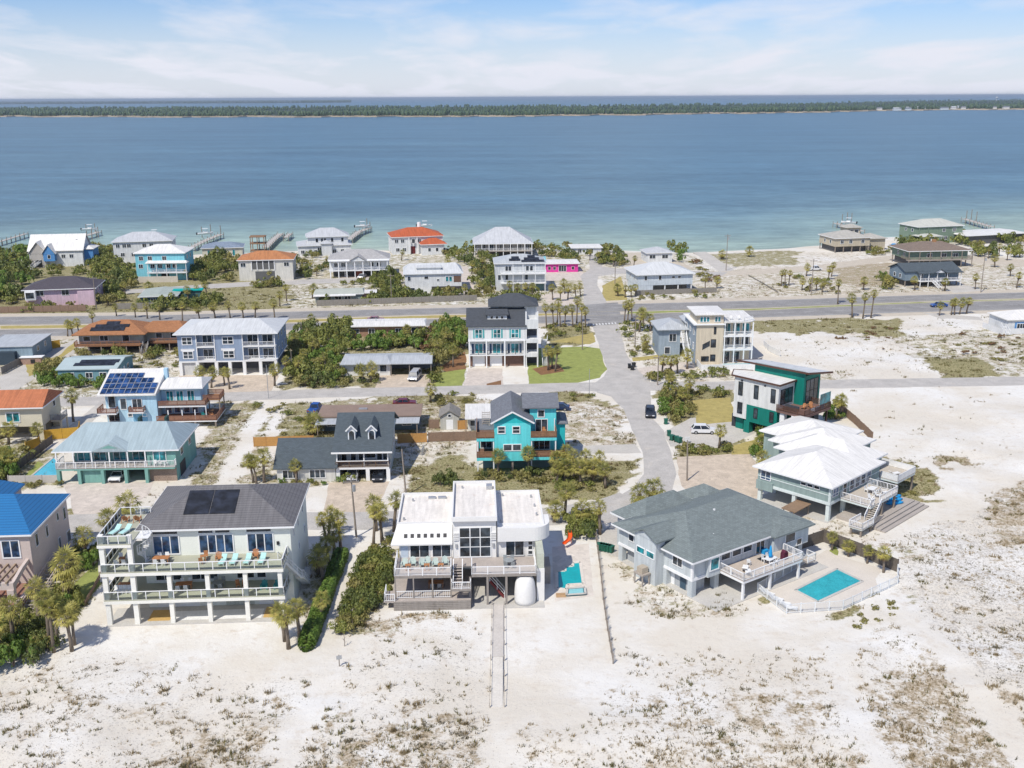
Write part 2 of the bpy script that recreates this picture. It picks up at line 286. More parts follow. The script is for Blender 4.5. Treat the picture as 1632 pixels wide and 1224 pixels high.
# plant cover surveyed from the photograph: (outline, olive grass, brown dry growth, dark seedlings)
COVER = [
 ([(-400, 1010), (120, 1050), (250, 1045), (520, 1075), (450, 1400), (-600, 1400)], 0.05, 0.17, 0.30),
 ([(-300, 1100), (130, 1090), (330, 1120), (300, 1180), (60, 1170), (-300, 1180)], 0.06, 0.30, 0.32),
 ([(240, 1180), (440, 1130), (430, 1400), (100, 1400)], 0.10, 0.42, 0.35),
 ([(555, 1020), (780, 990), (782, 1400), (300, 1400), (500, 1180)], 0.03, 0.12, 0.30),
 ([(480, 1140), (790, 1120), (790, 1400), (350, 1400)], 0.14, 0.44, 0.32),
 ([(560, 985), (610, 972), (760, 974), (720, 1000), (600, 1010)], 0.25, 0.50, 0.15),
 ([(810, 1155), (930, 1165), (1000, 1100), (1120, 1060), (1290, 1050), (1420, 985), (1900, 1180), (1900, 1400), (760, 1400)], 0.05, 0.27, 0.25),
 ([(1050, 1130), (1180, 1100), (1320, 1130), (1320, 1400), (1020, 1400)], 0.10, 0.40, 0.2),
 ([(1400, 1060), (1480, 1040), (1640, 1130), (1900, 1300), (1900, 1400), (1380, 1400)], 0.12, 0.50, 0.2),
 ([(970, 1010), (1110, 1030), (1250, 1035), (1260, 1065), (1100, 1075), (960, 1065)], 0.04, 0.16, 0.25),
 ([(1445, 850), (1540, 830), (1640, 770), (1900, 760), (1900, 1240), (1660, 1140), (1460, 1000), (1425, 900)], 0.06, 0.30, 0.55),
 ([(1570, 800), (1640, 770), (1900, 770), (1900, 900), (1590, 880)], 0.15, 0.55, 0.4),
 ([(1500, 850), (1620, 860), (1640, 960), (1560, 950)], 0.10, 0.45, 0.4),
 ([(1395, 730), (1470, 740), (1500, 770), (1490, 800), (1440, 812), (1405, 800)], 0.45, 0.50, 0.2),
 ([(1480, 730), (1535, 725), (1540, 745), (1490, 748)], 0.25, 0.5, 0.2),
 ([(960, 870), (1010, 868), (1060, 930), (1190, 965), (1205, 985), (1050, 990), (985, 960)], 0.26, 0.36, 0.15),
 ([(985, 940), (1200, 960), (1225, 985), (1130, 1005), (1000, 985)], 0.20, 0.36, 0.2),
 ([(1205, 955), (1440, 935), (1425, 985), (1380, 1005), (1240, 990)], 0.65, 0.30, 0.1),
 ([(1330, 985), (1420, 955), (1440, 985), (1380, 1010)], 0.4, 0.5, 0.3),
 ([(1330, 800), (1400, 845), (1480, 860), (1450, 900), (1350, 860), (1240, 815)], 0.20, 0.35, 0.2),
 # turquoise house plot and its neighbours
 ([(640, 705), (760, 690), (760, 780), (645, 790)], 0.22, 0.28, 0.1),
 ([(655, 745), (700, 735), (700, 790), (650, 790)], 0.6, 0.3, 0.1),
 ([(690, 735), (1025, 730), (1025, 760), (970, 795), (880, 800), (690, 790)], 0.45, 0.40, 0.2),
 ([(895, 655), (975, 652), (1003, 690), (1000, 712), (885, 714)], 0.22, 0.35, 0.25),
 ([(880, 625), (960, 632), (990, 645), (880, 640)], 0.45, 0.45, 0.2),
 ([(560, 625), (760, 625), (780, 640), (650, 650)], 0.40, 0.40, 0.1),
 ([(655, 640), (760, 632), (770, 690), (640, 690)], 0.30, 0.40, 0.2),
 ([(395, 640), (520, 635), (520, 700), (400, 715), (420, 670)], 0.38, 0.25, 0.2),
 ([(370, 645), (445, 636), (420, 680), (395, 740), (330, 760), (330, 700)], 0.12, 0.25, 0.2),
 ([(400, 690), (530, 685), (530, 700), (400, 710)], 0.5, 0.4, 0.1),
 ([(300, 690), (390, 700), (370, 780), (250, 830), (230, 780)], 0.10, 0.15, 0.15),
 ([(110, 790), (165, 790), (165, 810), (115, 815)], 0.5, 0.3, 0.1),
 # right of the side road
 ([(1035, 620), (1160, 622), (1163, 650), (1100, 660), (1080, 690), (1058, 665)], 0.50, 0.45, 0.2),
 ([(1075, 705), (1200, 705), (1195, 728), (1075, 730)], 0.5, 0.4, 0.2),
 ([(1040, 590), (1110, 590), (1360, 598), (1360, 606), (1050, 612)], 0.25, 0.40, 0.2),
 # vacant lot north of the street
 ([(1205, 508), (1440, 505), (1440, 540), (1330, 530), (1205, 535)], 0.55, 0.35, 0.1),
 ([(1205, 520), (1640, 500), (1700, 560), (1640, 606), (1320, 604), (1210, 560)], 0.07, 0.12, 0.32),
 ([(1330, 520), (1420, 530), (1480, 570), (1360, 550)], 0.10, 0.30, 0.45),
 ([(1430, 540), (1640, 520), (1750, 560), (1640, 600), (1480, 595)], 0.32, 0.35, 0.25),
 ([(1475, 575), (1560, 570), (1580, 598), (1500, 600)], 0.7, 0.2, 0.2),
 ([(1320, 600), (1640, 600), (1900, 590), (1900, 760), (1640, 760), (1440, 740)], 0.02, 0.05, 0.16),
 # verges and the land beyond the highway
 ([(1100, 410), (1440, 395), (1640, 410), (1900, 440), (1900, 462), (1100, 482)], 0.20, 0.35, 0.2),
 ([(1330, 418), (1440, 420), (1430, 455), (1340, 455)], 0.2, 0.65, 0.3),
 ([(1110, 398), (1200, 396), (1280, 400), (1270, 420), (1170, 425)], 0.45, 0.35, 0.1),
 ([(940, 395), (1110, 395), (1110, 480), (1000, 482), (940, 440)], 0.30, 0.30, 0.2),
 ([(440, 440), (800, 440), (800, 490), (440, 498)], 0.25, 0.30, 0.2),
 ([(-200, 420), (460, 410), (460, 500), (-200, 505)], 0.55, 0.42, 0.2),
 ([(660, 640), (1000, 640), (1010, 700), (660, 700)], 0.2, 0.35, 0.3), ([(330, 640), (660, 636), (640, 770), (300, 770)], 0.30, 0.36, 0.25), ([(440, 400), (940, 400), (940, 490), (440, 495)], 0.35, 0.35, 0.2), ([(1640, 420), (1120, 430), (1110, 480), (1640, 462)], 0.28, 0.42, 0.25), ([(985, 520), (1110, 515), (1110, 612), (1030, 606)], 0.28, 0.3, 0.2),
 ([(330, 455), (440, 452), (440, 495), (330, 498)], 0.5, 0.30, 0.2),
 ([(460, 525), (745, 515), (745, 616), (460, 622)], 0.5, 0.35, 0.1),
 ([(-200, 540), (275, 535), (290, 600), (160, 640), (-200, 690)], 0.35, 0.35, 0.2),
 ([(860, 515), (945, 520), (940, 550), (870, 552)], 0.6, 0.35, 0.1),
 ([(985, 520), (1060, 515), (1060, 560), (1000, 560)], 0.2, 0.2, 0.1),
 ([(-200, 900), (160, 900), (120, 1000), (40, 1070), (-200, 1080)], 0.45, 0.3, 0.2),
 ([(-200, 690), (80, 690), (90, 780), (-200, 790)], 0.35, 0.3, 0.1),
 ([(530, 925), (625, 880), (620, 970), (540, 1020)], 0.5, 0.4, 0.1),
 ([(480, 900), (555, 880), (520, 1040), (480, 1040)], 0.35, 0.2, 0.1),
]
COVER = [(p, a * (0.9 if min(q[1] for q in p) > 965 else 1.2), b * (1.1 if min(q[1] for q in p) > 965 else 0.8 if min(q[0] for q in p) > 1420 and min(q[1] for q in p) > 740 else 1.1), d) for p, a, b, d in COVER]
COVER = [(p, a * (1.25 if 600 < min(q[1] for q in p) < 800 else 1), b * (1.35 if 600 < min(q[1] for q in p) < 800 else 1), d) for p, a, b, d in COVER]
BARE = [ # trodden paths and raked sand: (polyline, half width in m)
 ([(585, 830), (560, 900), (530, 1010), (520, 1100), (470, 1170), (430, 1300)], 1.25),
 ([(1408, 930), (1450, 990), (1520, 1060), (1632, 1200), (1720, 1300)], 1.3),
 ([(1390, 960), (1340, 1060), (1350, 1120), (1420, 1260)], 0.9),
 ([(795, 1120), (800, 1250)], 1.0), ([(905, 960), (905, 1110)], 3.6), ([(1020, 1010), (1200, 1010), (1400, 900)], 3.0),
 ([(430, 640), (400, 690), (345, 790), (300, 830)], 0.9),
 ([(150, 1000), (330, 1020), (480, 1030)], 3.0), ([(380, 760), (430, 720), (445, 650)], 0.5),
]
def segd(X, Y, pts):
    d = np.full(X.shape, 1e9)
    for (ax, ay), (bx, by) in zip(pts[:-1], pts[1:]):
        vx, vy = bx - ax, by - ay; L2 = vx * vx + vy * vy + 1e-9
        t = np.clip(((X - ax) * vx + (Y - ay) * vy) / L2, 0, 1)
        d = np.minimum(d, np.hypot(X - ax - t * vx, Y - ay - t * vy))
    return d
BAREW = [([tuple(P(*q)[:2]) for q in pl], w) for pl, w in BARE]
def cover(X, Y):
    wx = X + (vnoise(X, Y, 5, 1) - 0.5) * 5 + (vnoise(X, Y, 1.7, 2) - 0.5) * 2.0
    wy = Y + (vnoise(X, Y, 5, 3) - 0.5) * 8 + (vnoise(X, Y, 1.7, 4) - 0.5) * 3.0
    px, py = toPix(wx, np.maximum(wy, 25.0))
    c = np.zeros(X.shape + (3,))
    for poly, a, b, d in COVER:
        m = inpoly(px, py, poly)
        c[m] = np.maximum(c[m], (a, b, d))
    for pl, w in BAREW:
        d = segd(X + (vnoise(X, Y, 2, 8) - 0.5) * 1.0, Y + (vnoise(X, Y, 2, 9) - 0.5) * 1.0, pl)
        c *= np.clip((d - w) / 0.8, 0, 1)[..., None]
    return c
SHORE = [(-900, 470), (-300, 425), (0, 413), (300, 406), (450, 400), (600, 398), (740, 399), (850, 393), (1000, 399), (1110, 402), (1200, 398), (1320, 391), (1400, 379), (1632, 370), (2100, 352), (2600, 340)]
SHW = np.array([P(*q)[:2] for q in SHORE])
def shore_y(x): return np.interp(x, SHW[:, 0], SHW[:, 1])
STREET_C = [(-260, 660), (120, 640), (377, 632), (530, 626), (656, 624), (760, 621), (900, 617), (1080, 615.5), (1312, 612.5), (1632, 607), (2000, 600)]
LOWER_C = [(-250, 850), (0, 838), (140, 833), (350, 831), (560, 830), (760, 827), (880, 823), (960, 812), (1010, 795)]
def ground_mesh():
    xs = np.concatenate([[-3000, -1500, -800, -500, -350, -280], np.arange(-230, 231, 1.5), [280, 350, 500, 800, 1500, 3000]])
    ys = np.concatenate([[-600, -200, -40, 20, 50], np.arange(66, 150, 0.9), np.arange(150, 300, 1.5), np.arange(300, 470, 2.0), [500, 560, 640]])
    X, Y = np.meshgrid(xs, ys); sy = shore_y(X) + (vnoise(X, Y, 14, 5) - 0.5) * 5
    z = np.zeros_like(X)
    # low dunes on the beach side and in the open lots, level under everything built
    px, py = toPix(X, np.maximum(Y, 30))
    m = np.zeros(X.shape)
    for poly in ([(-900, 1075), (560, 1065), (780, 1030), (940, 1130), (1250, 1060), (1460, 960), (1500, 820), (2500, 760), (2500, 2500), (-900, 2500)],
                 [(1470, 640), (2500, 630), (2500, 760), (1500, 800)], [(1290, 530), (1560, 515), (1560, 590), (1380, 592)]):
        m = np.maximum(m, inpoly(px, py, poly).astype(float))
    k = np.ones(5) / 5
    for _ in range(3):
        m = np.apply_along_axis(lambda a: np.convolve(a, k, 'same'), 0, m); m = np.apply_along_axis(lambda a: np.convolve(a, k, 'same'), 1, m)
    z += m * ((vnoise(X, Y, 11, 6) - 0.35) * 1.0 + (vnoise(X, Y, 3.2, 7) - 0.5) * 0.42)
    # the wide lawn-free sand also ripples a little everywhere but stays below the road sheets
    d = Y - sy
    z = np.where(d > -9, np.minimum(z, 0) - np.clip((d + 9) / 9, 0, 6) * 0.55, z)
    V = np.stack([X, Y, z], -1).reshape(-1, 3)
    ny, nx = X.shape; I = np.arange(ny * nx).reshape(ny, nx)
    Fq = np.stack([I[:-1, :-1], I[:-1, 1:], I[1:, 1:], I[1:, :-1]], -1).reshape(-1, 4)
    me = npmesh('ground', V, Fq, None, True)
    c = cover(X, Y); c = np.where((d > -4)[..., None], 0, c)
    at = me.attributes.new('cover', 'FLOAT_COLOR', 'POINT'); at.data.foreach_set('color', np.concatenate([c.reshape(-1, 3), np.ones((V.shape[0], 1))], 1).astype(np.float32).ravel())
    return me
def ground_material():
    m = bpy.data.materials.new('white_sand'); m.use_nodes = True; nt = m.node_tree; N = nt.nodes.new; L = nt.links.new
    b = nt.nodes['Principled BSDF']; b.inputs['Roughness'].default_value = 0.95; b.inputs['Specular IOR Level'].default_value = 0.1
    tc = N('ShaderNodeTexCoord')
    def noise(s, d=4, r=0.6):
        n = N('ShaderNodeTexNoise'); n.inputs['Scale'].default_value = s; n.inputs['Detail'].default_value = d; n.inputs['Roughness'].default_value = r
        L(tc.outputs['Object'], n.inputs['Vector']); return n.outputs['Fac']
    def mixc(f, a, c):
        x = N('ShaderNodeMix'); x.data_type = 'RGBA'
        (L(f, x.inputs['Factor']) if not isinstance(f, float) else setattr(x.inputs['Factor'], 'default_value', f))
        for s, v in (('A', a), ('B', c)):
            if isinstance(v, tuple): x.inputs[s].default_value = (*v, 1)
            else: L(v, x.inputs[s])
        return x.outputs['Result']
    def ramp(v, a, bb):
        r = N('ShaderNodeMapRange'); r.interpolation_type = 'SMOOTHSTEP'; L(v, r.inputs['Value']); r.inputs['From Min'].default_value = a; r.inputs['From Max'].default_value = bb; return r.outputs[0]
    def less(dens, nz, soft):  # 1 where the noise, spread to 0..1, is below the density
        r = N('ShaderNodeMapRange'); L(nz, r.inputs['Value']); r.inputs['From Min'].default_value = 0.30; r.inputs['From Max'].default_value = 0.70; r.clamp = False
        s = N('ShaderNodeMath'); s.operation = 'SUBTRACT'; L(dens, s.inputs[0]); L(r.outputs[0], s.inputs[1])
        return ramp(s.outputs[0], -soft, soft)
    at = N('ShaderNodeAttribute'); at.attribute_name = 'cover'; sp = N('ShaderNodeSeparateColor'); L(at.outputs['Color'], sp.inputs[0])
    sand = mixc(ramp(noise(0.06, 5), 0.38, 0.66), (0.655, 0.605, 0.515), (0.735, 0.715, 0.665))
    sand = mixc(ramp(noise(0.6, 6, 0.7), 0.5, 0.75), sand, (0.60, 0.535, 0.445))
    sand = mixc(ramp(noise(4.5, 4, 0.7), 0.58, 0.80), sand, (0.47, 0.42, 0.36))
    fine = ramp(noise(3.0, 4, 0.75), 0.38, 0.62)
    def dim(o, k):
        q = N('ShaderNodeMath'); q.operation = 'MULTIPLY'; L(o, q.inputs[0]); q.inputs[1].default_value = k; return q.outputs[0]
    c = mixc(less(dim(sp.outputs[2], 0.6), noise(2.2, 4, 0.7), 0.14), sand, mixc(fine, (0.36, 0.33, 0.285), (0.56, 0.53, 0.48)))
    c = mixc(less(dim(sp.outputs[2], 0.42), noise(5.5, 2, 0.5), 0.10), c, (0.40, 0.37, 0.325))
    c = mixc(less(dim(sp.outputs[1], 0.95), noise(0.42, 9, 0.82), 0.13), c, mixc(fine, (0.24, 0.185, 0.11), (0.54, 0.46, 0.35)))
    c = mixc(less(dim(sp.outputs[0], 1.15), noise(0.38, 9, 0.82), 0.18), c, mixc(fine, (0.150, 0.148, 0.055), (0.40, 0.345, 0.20)))
    L(c, b.inputs['Base Color'])
    bp = N('ShaderNodeBump'); bp.inputs['Strength'].default_value = 0.5; bp.inputs['Distance'].default_value = 0.25
    L(noise(0.9, 8, 0.7), bp.inputs['Height']); L(bp.outputs[0], b.inputs['Normal'])
    return m
gm = ground_mesh(); gm.materials.append(ground_material()); tag(link('ground', gm), kind='structure')

# ---------------------------------------------------------------- water and the far shores
def water_material():
    m = bpy.data.materials.new('sound_water'); m.use_nodes = True; nt = m.node_tree; N = nt.nodes.new; L = nt.links.new
    b = nt.nodes['Principled BSDF']; b.inputs['Roughness'].default_value = 0.32; b.inputs['IOR'].default_value = 1.33; b.inputs['Specular IOR Level'].default_value = 0.22
    tc = N('ShaderNodeTexCoord'); at = N('ShaderNodeAttribute'); at.attribute_name = 'offshore'
    n = N('ShaderNodeTexNoise'); n.inputs['Scale'].default_value = 0.006; n.inputs['Detail'].default_value = 6
    mp = N('ShaderNodeMapping'); mp.inputs['Scale'].default_value = (0.4, 1, 1); L(tc.outputs['Object'], mp.inputs[0]); L(mp.outputs[0], n.inputs['Vector'])
    a = N('ShaderNodeMath'); a.operation = 'MULTIPLY_ADD'; L(n.outputs['Fac'], a.inputs[0]); a.inputs[1].default_value = 0.5; L(at.outputs['Fac'], a.inputs[2])
    cr = N('ShaderNodeValToRGB'); L(a.outputs[0], cr.inputs[0]); e = cr.color_ramp.elements
    e[0].position = 0.20; e[0].color = (0.44, 0.44, 0.33, 1); e[1].position = 1.0; e[1].color = (0.075, 0.150, 0.200, 1)
    for p, c in ((0.28, (0.32, 0.40, 0.31)), (0.44, (0.215, 0.305, 0.275)), (0.60, (0.128, 0.212, 0.235)), (0.77, (0.088, 0.170, 0.215))):
        q = e.new(p); q.color = (*c, 1)
    # darker weed beds and wind streaks; ripple light and dark painted into the colour
    n2 = N('ShaderNodeTexNoise'); n2.inputs['Scale'].default_value = 0.012; n2.inputs['Detail'].default_value = 5
    mp2 = N('ShaderNodeMapping'); mp2.inputs['Scale'].default_value = (0.25, 1.2, 1); L(tc.outputs['Object'], mp2.inputs[0]); L(mp2.outputs[0], n2.inputs['Vector'])
    mr = N('ShaderNodeMapRange'); L(n2.outputs['Fac'], mr.inputs['Value']); mr.inputs['From Min'].default_value = 0.3; mr.inputs['From Max'].default_value = 0.7
    mr.inputs['To Min'].default_value = 0.80; mr.inputs['To Max'].default_value = 1.18
    n3 = N('ShaderNodeTexNoise'); n3.inputs['Scale'].default_value = 0.30; n3.inputs['Detail'].default_value = 8; n3.inputs['Roughness'].default_value = 0.7
    mp3 = N('ShaderNodeMapping'); mp3.inputs['Scale'].default_value = (0.3, 1.0, 1); L(tc.outputs['Object'], mp3.inputs[0]); L(mp3.outputs[0], n3.inputs['Vector'])
    mr3 = N('ShaderNodeMapRange'); L(n3.outputs['Fac'], mr3.inputs['Value']); mr3.inputs['From Min'].default_value = 0.3; mr3.inputs['From Max'].default_value = 0.7
    mr3.inputs['To Min'].default_value = 0.70; mr3.inputs['To Max'].default_value = 1.30
    n4 = N('ShaderNodeTexNoise'); n4.inputs['Scale'].default_value = 0.07; n4.inputs['Detail'].default_value = 9; n4.inputs['Roughness'].default_value = 0.75
    mp4 = N('ShaderNodeMapping'); mp4.inputs['Scale'].default_value = (0.35, 1.0, 1); mp4.inputs['Rotation'].default_value = (0, 0, 0.25); L(tc.outputs['Object'], mp4.inputs[0]); L(mp4.outputs[0], n4.inputs['Vector'])
    mr4 = N('ShaderNodeMapRange'); L(n4.outputs['Fac'], mr4.inputs['Value']); mr4.inputs['From Min'].default_value = 0.32; mr4.inputs['From Max'].default_value = 0.68; mr4.inputs['To Min'].default_value = 0.78; mr4.inputs['To Max'].default_value = 1.22
    m4 = N('ShaderNodeMath'); m4.operation = 'MULTIPLY'; L(mr4.outputs[0], m4.inputs[0]); L(mr3.outputs[0], m4.inputs[1])
    mm = N('ShaderNodeMath'); mm.operation = 'MULTIPLY'; L(mr.outputs[0], mm.inputs[0]); L(m4.outputs[0], mm.inputs[1])
    mc = N('ShaderNodeMix'); mc.data_type = 'RGBA'; mc.blend_type = 'MULTIPLY'; mc.inputs['Factor'].default_value = 1
    cb = N('ShaderNodeCombineColor'); [L(mm.outputs[0], cb.inputs[i]) for i in range(3)]
    L(cr.outputs[0], mc.inputs['A']); L(cb.outputs[0], mc.inputs['B']); L(mc.outputs['Result'], b.inputs['Base Color'])
    bp = N('ShaderNodeBump'); bp.inputs['Strength'].default_value = 0.35; bp.inputs['Distance'].default_value = 0.4
    L(n3.outputs['Fac'], bp.inputs['Height']); L(bp.outputs[0], b.inputs['Normal'])
    return m
def water_mesh():
    xs = np.concatenate([np.linspace(-40000, -1500, 14), np.arange(-1200, 1201, 40), np.linspace(1500, 40000, 14)])
    ys = np.concatenate([np.arange(340, 620, 6), np.geomspace(625, 70000, 60)])
    X, Y = np.meshgrid(xs, ys); V = np.stack([X, Y, np.full_like(X, -0.75)], -1).reshape(-1, 3)
    ny, nx = X.shape; I = np.arange(ny * nx).reshape(ny, nx)
    me = npmesh('water', V, np.stack([I[:-1, :-1], I[:-1, 1:], I[1:, 1:], I[1:, :-1]], -1).reshape(-1, 4), water_material(), True)
    d = (Y - shore_y(X)).ravel()
    w = 1 - 0.35 * np.exp(-((X.ravel() - 10) / 70) ** 2) * 0 
    off = np.interp(d, [-20, 0, 12, 45, 95, 180, 420, 1500], [-0.1, 0.0, 0.04, 0.12, 0.26, 0.46, 0.61, 0.68])
    me.attributes.new('offshore', 'FLOAT', 'POINT').data.foreach_set('value', off.astype(np.float32)); return me
tag(link('water', water_mesh()), kind='structure')
def strip(name, near, far, z, material):
    n = np.array([P(*q)[:2] for q in near]); f = np.array([P(*q)[:2] for q in far]); k = len(n)
    mb = MB(); mb.add([(*a, -2.0) for a in n] + [(*a, z) for a in n + (f - n) * 0.02] + [(*a, z + 1) for a in f], [(i, i + 1, k + i + 1, k + i) for i in range(k - 1)] + [(k + i, k + i + 1, 2 * k + i + 1, 2 * k + i) for i in range(k - 1)])
    return tag(mb.build(name, material), kind='structure')
ISL_N = [(-300, 187.5), (0, 187), (250, 187.5), (500, 187.3), (816, 186.5), (1100, 183), (1300, 180), (1450, 177), (1632, 175), (1900, 172)]
ISL_F = [(-300, 175), (0, 173.5), (250, 173), (500, 172.5), (816, 171), (1100, 169), (1300, 166), (1450, 162), (1632, 159.5), (1900, 157)]
_ir = np.random.default_rng(9); _xi = np.linspace(-300, 1900, 150); ISL_N = [(float(x), float(np.interp(x, [q[0] for q in ISL_N], [q[1] for q in ISL_N]) - abs(_ir.normal()) * 0.5 - 0.9 * vnoise(np.array([x]), np.array([0.0]), 60, 4)[0])) for x in _xi]; ISL_F = [(float(x), float(np.interp(x, [q[0] for q in ISL_F], [q[1] for q in ISL_F]))) for x in _xi]
M_shore = mat('far_beach', (0.36, 0.29, 0.20), 0.9, var=0.3, scale=0.01)
strip('island_beach', ISL_N, [(x, y - 0.9) for x, y in ISL_N], 2.0, M_shore)
strip('island', [(x, y - 0.5) for x, y in ISL_N], ISL_F, 3.5, mat('island_floor', (0.035, 0.05, 0.028), 0.95, var=0.4, scale=0.01))
strip('far_mainland', [(-200, 167.6), (0, 166.2), (240, 165.3), (480, 164.2), (560, 163.3)], [(-200, 162.8), (0, 162.0), (240, 160.9), (480, 160.0), (560, 159.8)], 3.0, mat('far_wood_floor', (0.035, 0.05, 0.03), 0.9))
def wood_mass(name, near, far, n, hmin, hmax, material, gap, label, edge=0.015):
    """far-off wood: many small irregular crowns with stems, one mass"""
    rs = np.random.default_rng(n); a = np.array([P(*q)[:2] for q in near]); b = np.array([P(*q)[:2] for q in far])
    V = []; F = []
    t = rs.random(n) * (len(a) - 1); i = t.astype(int); f = (t - i)[:, None]
    u = (rs.random(n) ** 1.9 * (1 - edge) + edge)[:, None]
    p0 = a[i] * (1 - f) + a[i + 1] * f; p1 = b[i] * (1 - f) + b[i + 1] * f; p = p0 + (p1 - p0) * u
    keep = vnoise(p[:, 0], p[:, 1], 260, 21) * 0.6 + vnoise(p[:, 0], p[:, 1], 70, 22) * 0.4 > gap; p = p[keep]; m = len(p)
    h = hmin + (hmax - hmin) * np.clip(vnoise(p[:, 0], p[:, 1], 180, 23) * 0.75 + rs.random(m) * 0.45, 0, 1)
    r = h * (0.22 + 0.3 * rs.random(m) ** 2); nv = 7
    ang = np.arange(nv) * 2 * pi / nv
    rr = r[:, None] * (0.65 + 0.7 * rs.random((m, nv))); r2 = r[:, None] * (0.35 + 0.5 * rs.random((m, nv)))
    ring = lambda R, zz: np.stack([p[:, 0:1] + R * np.cos(ang), p[:, 1:2] + R * np.sin(ang), 2 + h[:, None] * zz + h[:, None] * 0.14 * (rs.random((m, nv)) - 0.5)], -1)
    VV = np.concatenate([ring(rr * 0.7, 0.08), ring(rr, 0.5), ring(r2, 0.86), np.stack([p[:, 0], p[:, 1], 2 + h], -1)[:, None]], 1)
    k = 3 * nv + 1; base = (np.arange(m) * k)[:, None]
    q = []
    for s in range(2):
        for j in range(nv): q.append((s * nv + j, s * nv + (j + 1) % nv, (s + 1) * nv + (j + 1) % nv)); q.append((s * nv + j, (s + 1) * nv + (j + 1) % nv, (s + 1) * nv + j))
    for j in range(nv): q.append((2 * nv + j, 2 * nv + (j + 1) % nv, 3 * nv))
    Fq = (base[:, :, None] + np.array(q)[None]).reshape(-1, 3)
    return tag(link(name, npmesh(name, VV.reshape(-1, 3), Fq, material)), label, 'woodland', kind='stuff')
M_wood = leafmat('far_foliage', (0.028, 0.058, 0.026), (0.070, 0.110, 0.045), 0.05)
wood_mass('island_woodland', ISL_N, ISL_F, 9000, 3, 21, M_wood, 0.33, 'long dark green wooded island across the blue sound')
wood_mass('mainland_woodland', [(-200, 167.6), (0, 166.2), (240, 165.3), (480, 164.2), (560, 163.3)], [(-200, 162.8), (0, 162.0), (240, 160.9), (480, 160.0), (560, 159.8)], 2200, 12, 26, M_wood, 0.2, 'hazy wooded mainland shore far behind the island')

# ---------------------------------------------------------------- roads, drives, lawns
M_asph = mat('sun_bleached_asphalt', (0.45, 0.425, 0.39), 0.9, 'asphalt', var=0.20, scale=0.8)
M_hwy = mat('highway_asphalt', (0.265, 0.256, 0.245), 0.9, var=0.26, scale=0.5)
M_paint = mat('road_paint', (0.62, 0.62, 0.60), 0.8); M_ypaint = mat('yellow_road_paint', (0.50, 0.42, 0.22), 0.8)
M_conc = mat('pale_concrete', (0.50, 0.47, 0.42), 0.9, var=0.14, scale=0.6); M_tan = mat('tan_paving', (0.55, 0.46, 0.36), 0.9, 'paver', var=0.18)
M_pink = mat('pink_paving', (0.58, 0.51, 0.44), 0.9, 'paver', var=0.12); M_verge = mat('sandy_verge', (0.52, 0.46, 0.37), 0.95, var=0.15, scale=1.2)
def jitter(pts, amp, seed, step=2.5):
    rs = np.random.default_rng(seed); out = []
    for a, b in zip(pts, pts[1:] + pts[:1]):
        n = max(1, int(hypot(b[0] - a[0], b[1] - a[1]) / step)); n = min(n, 60)
        for k in range(n): out.append((a[0] + (b[0] - a[0]) * k / n + (rs.random() - 0.5) * amp, a[1] + (b[1] - a[1]) * k / n + (rs.random() - 0.5) * amp))
    return out
PATCHES = []
def patch(name, pix, z, material, amp=0.25, kind='structure', world=None):
    PATCHES.append(world or [tuple(P(*q)[:2]) for q in pix]); pts = world or [tuple(P(*q)[:2]) for q in pix]; pts = jitter(pts, amp, len(pts) + int(abs(pts[0][0]) * 10))
    a = sum(pts[i][0] * pts[(i + 1) % len(pts)][1] - pts[(i + 1) % len(pts)][0] * pts[i][1] for i in range(len(pts)))
    if a < 0: pts = pts[::-1]
    n = len(pts); mb = MB(); mb.add([(x, y, z) for x, y in pts] + [(x, y, -0.3) for x, y in pts], [tuple(range(n))] + [((i + 1) % n, i, n + i, n + (i + 1) % n) for i in range(n)])
    return tag(mb.build(name, material), kind=kind)
def ribbon_pts(pix, half, off=0.0, world=None):
    c = np.array(world if world is not None else [P(*q)[:2] for q in pix]); t = np.gradient(c, axis=0); t /= np.linalg.norm(t, axis=1)[:, None]; nrm = np.stack([-t[:, 1], t[:, 0]], 1)
    return c + nrm * (off + half), c + nrm * (off - half)
def ribbon(name, pix, half, z, material, off=0.0, amp=0.0, world=None):
    l, r = ribbon_pts(pix, half, off, world)
    return patch(name, None, z, material, amp, world=[tuple(q) for q in r] + [tuple(q) for q in l[::-1]])
def edge_patch(name, up, lo, z, material): return patch(name, lo + up[::-1], z, material, 0.1)
FAR_U = [(-150, 508), (0, 505), (270, 502), (450, 497), (700, 491), (940, 486), (1210, 479), (1480, 470), (1632, 466), (1900, 459)]
FAR_L = [(-150, 521), (0, 518), (270, 515), (450, 508.5), (700, 501), (940, 498), (1210, 491), (1480, 480), (1632, 475.5), (1900, 468)]
NEA_U = [(-150, 528), (0, 525.5), (270, 522), (470, 515), (690, 508.5), (940, 502.5), (1210, 494.5), (1480, 482.5), (1632, 478.5), (1900, 472)]
NEA_L = [(-150, 540), (0, 537), (270, 533), (470, 525.5), (690, 519), (940, 514), (1210, 506), (1480, 497), (1632, 493), (1900, 485)]
edge_patch('highway_verge', [(x, y - 5) for x, y in FAR_U], [(x, y + 5) for x, y in NEA_L], 0.006, M_verge)
edge_patch('highway_westbound', FAR_U, FAR_L, 0.030, M_hwy); edge_patch('highway_eastbound', NEA_U, NEA_L, 0.034, M_hwy)
patch('highway_crossing', [(938, 520), (992, 516), (985, 482), (930, 486)], 0.042, M_hwy)
ribbon('street', STREET_C, 3.4, 0.018, M_asph, amp=0.3)
ribbon('lower_street', LOWER_C, 3.3, 0.014, M_asph, amp=0.3)
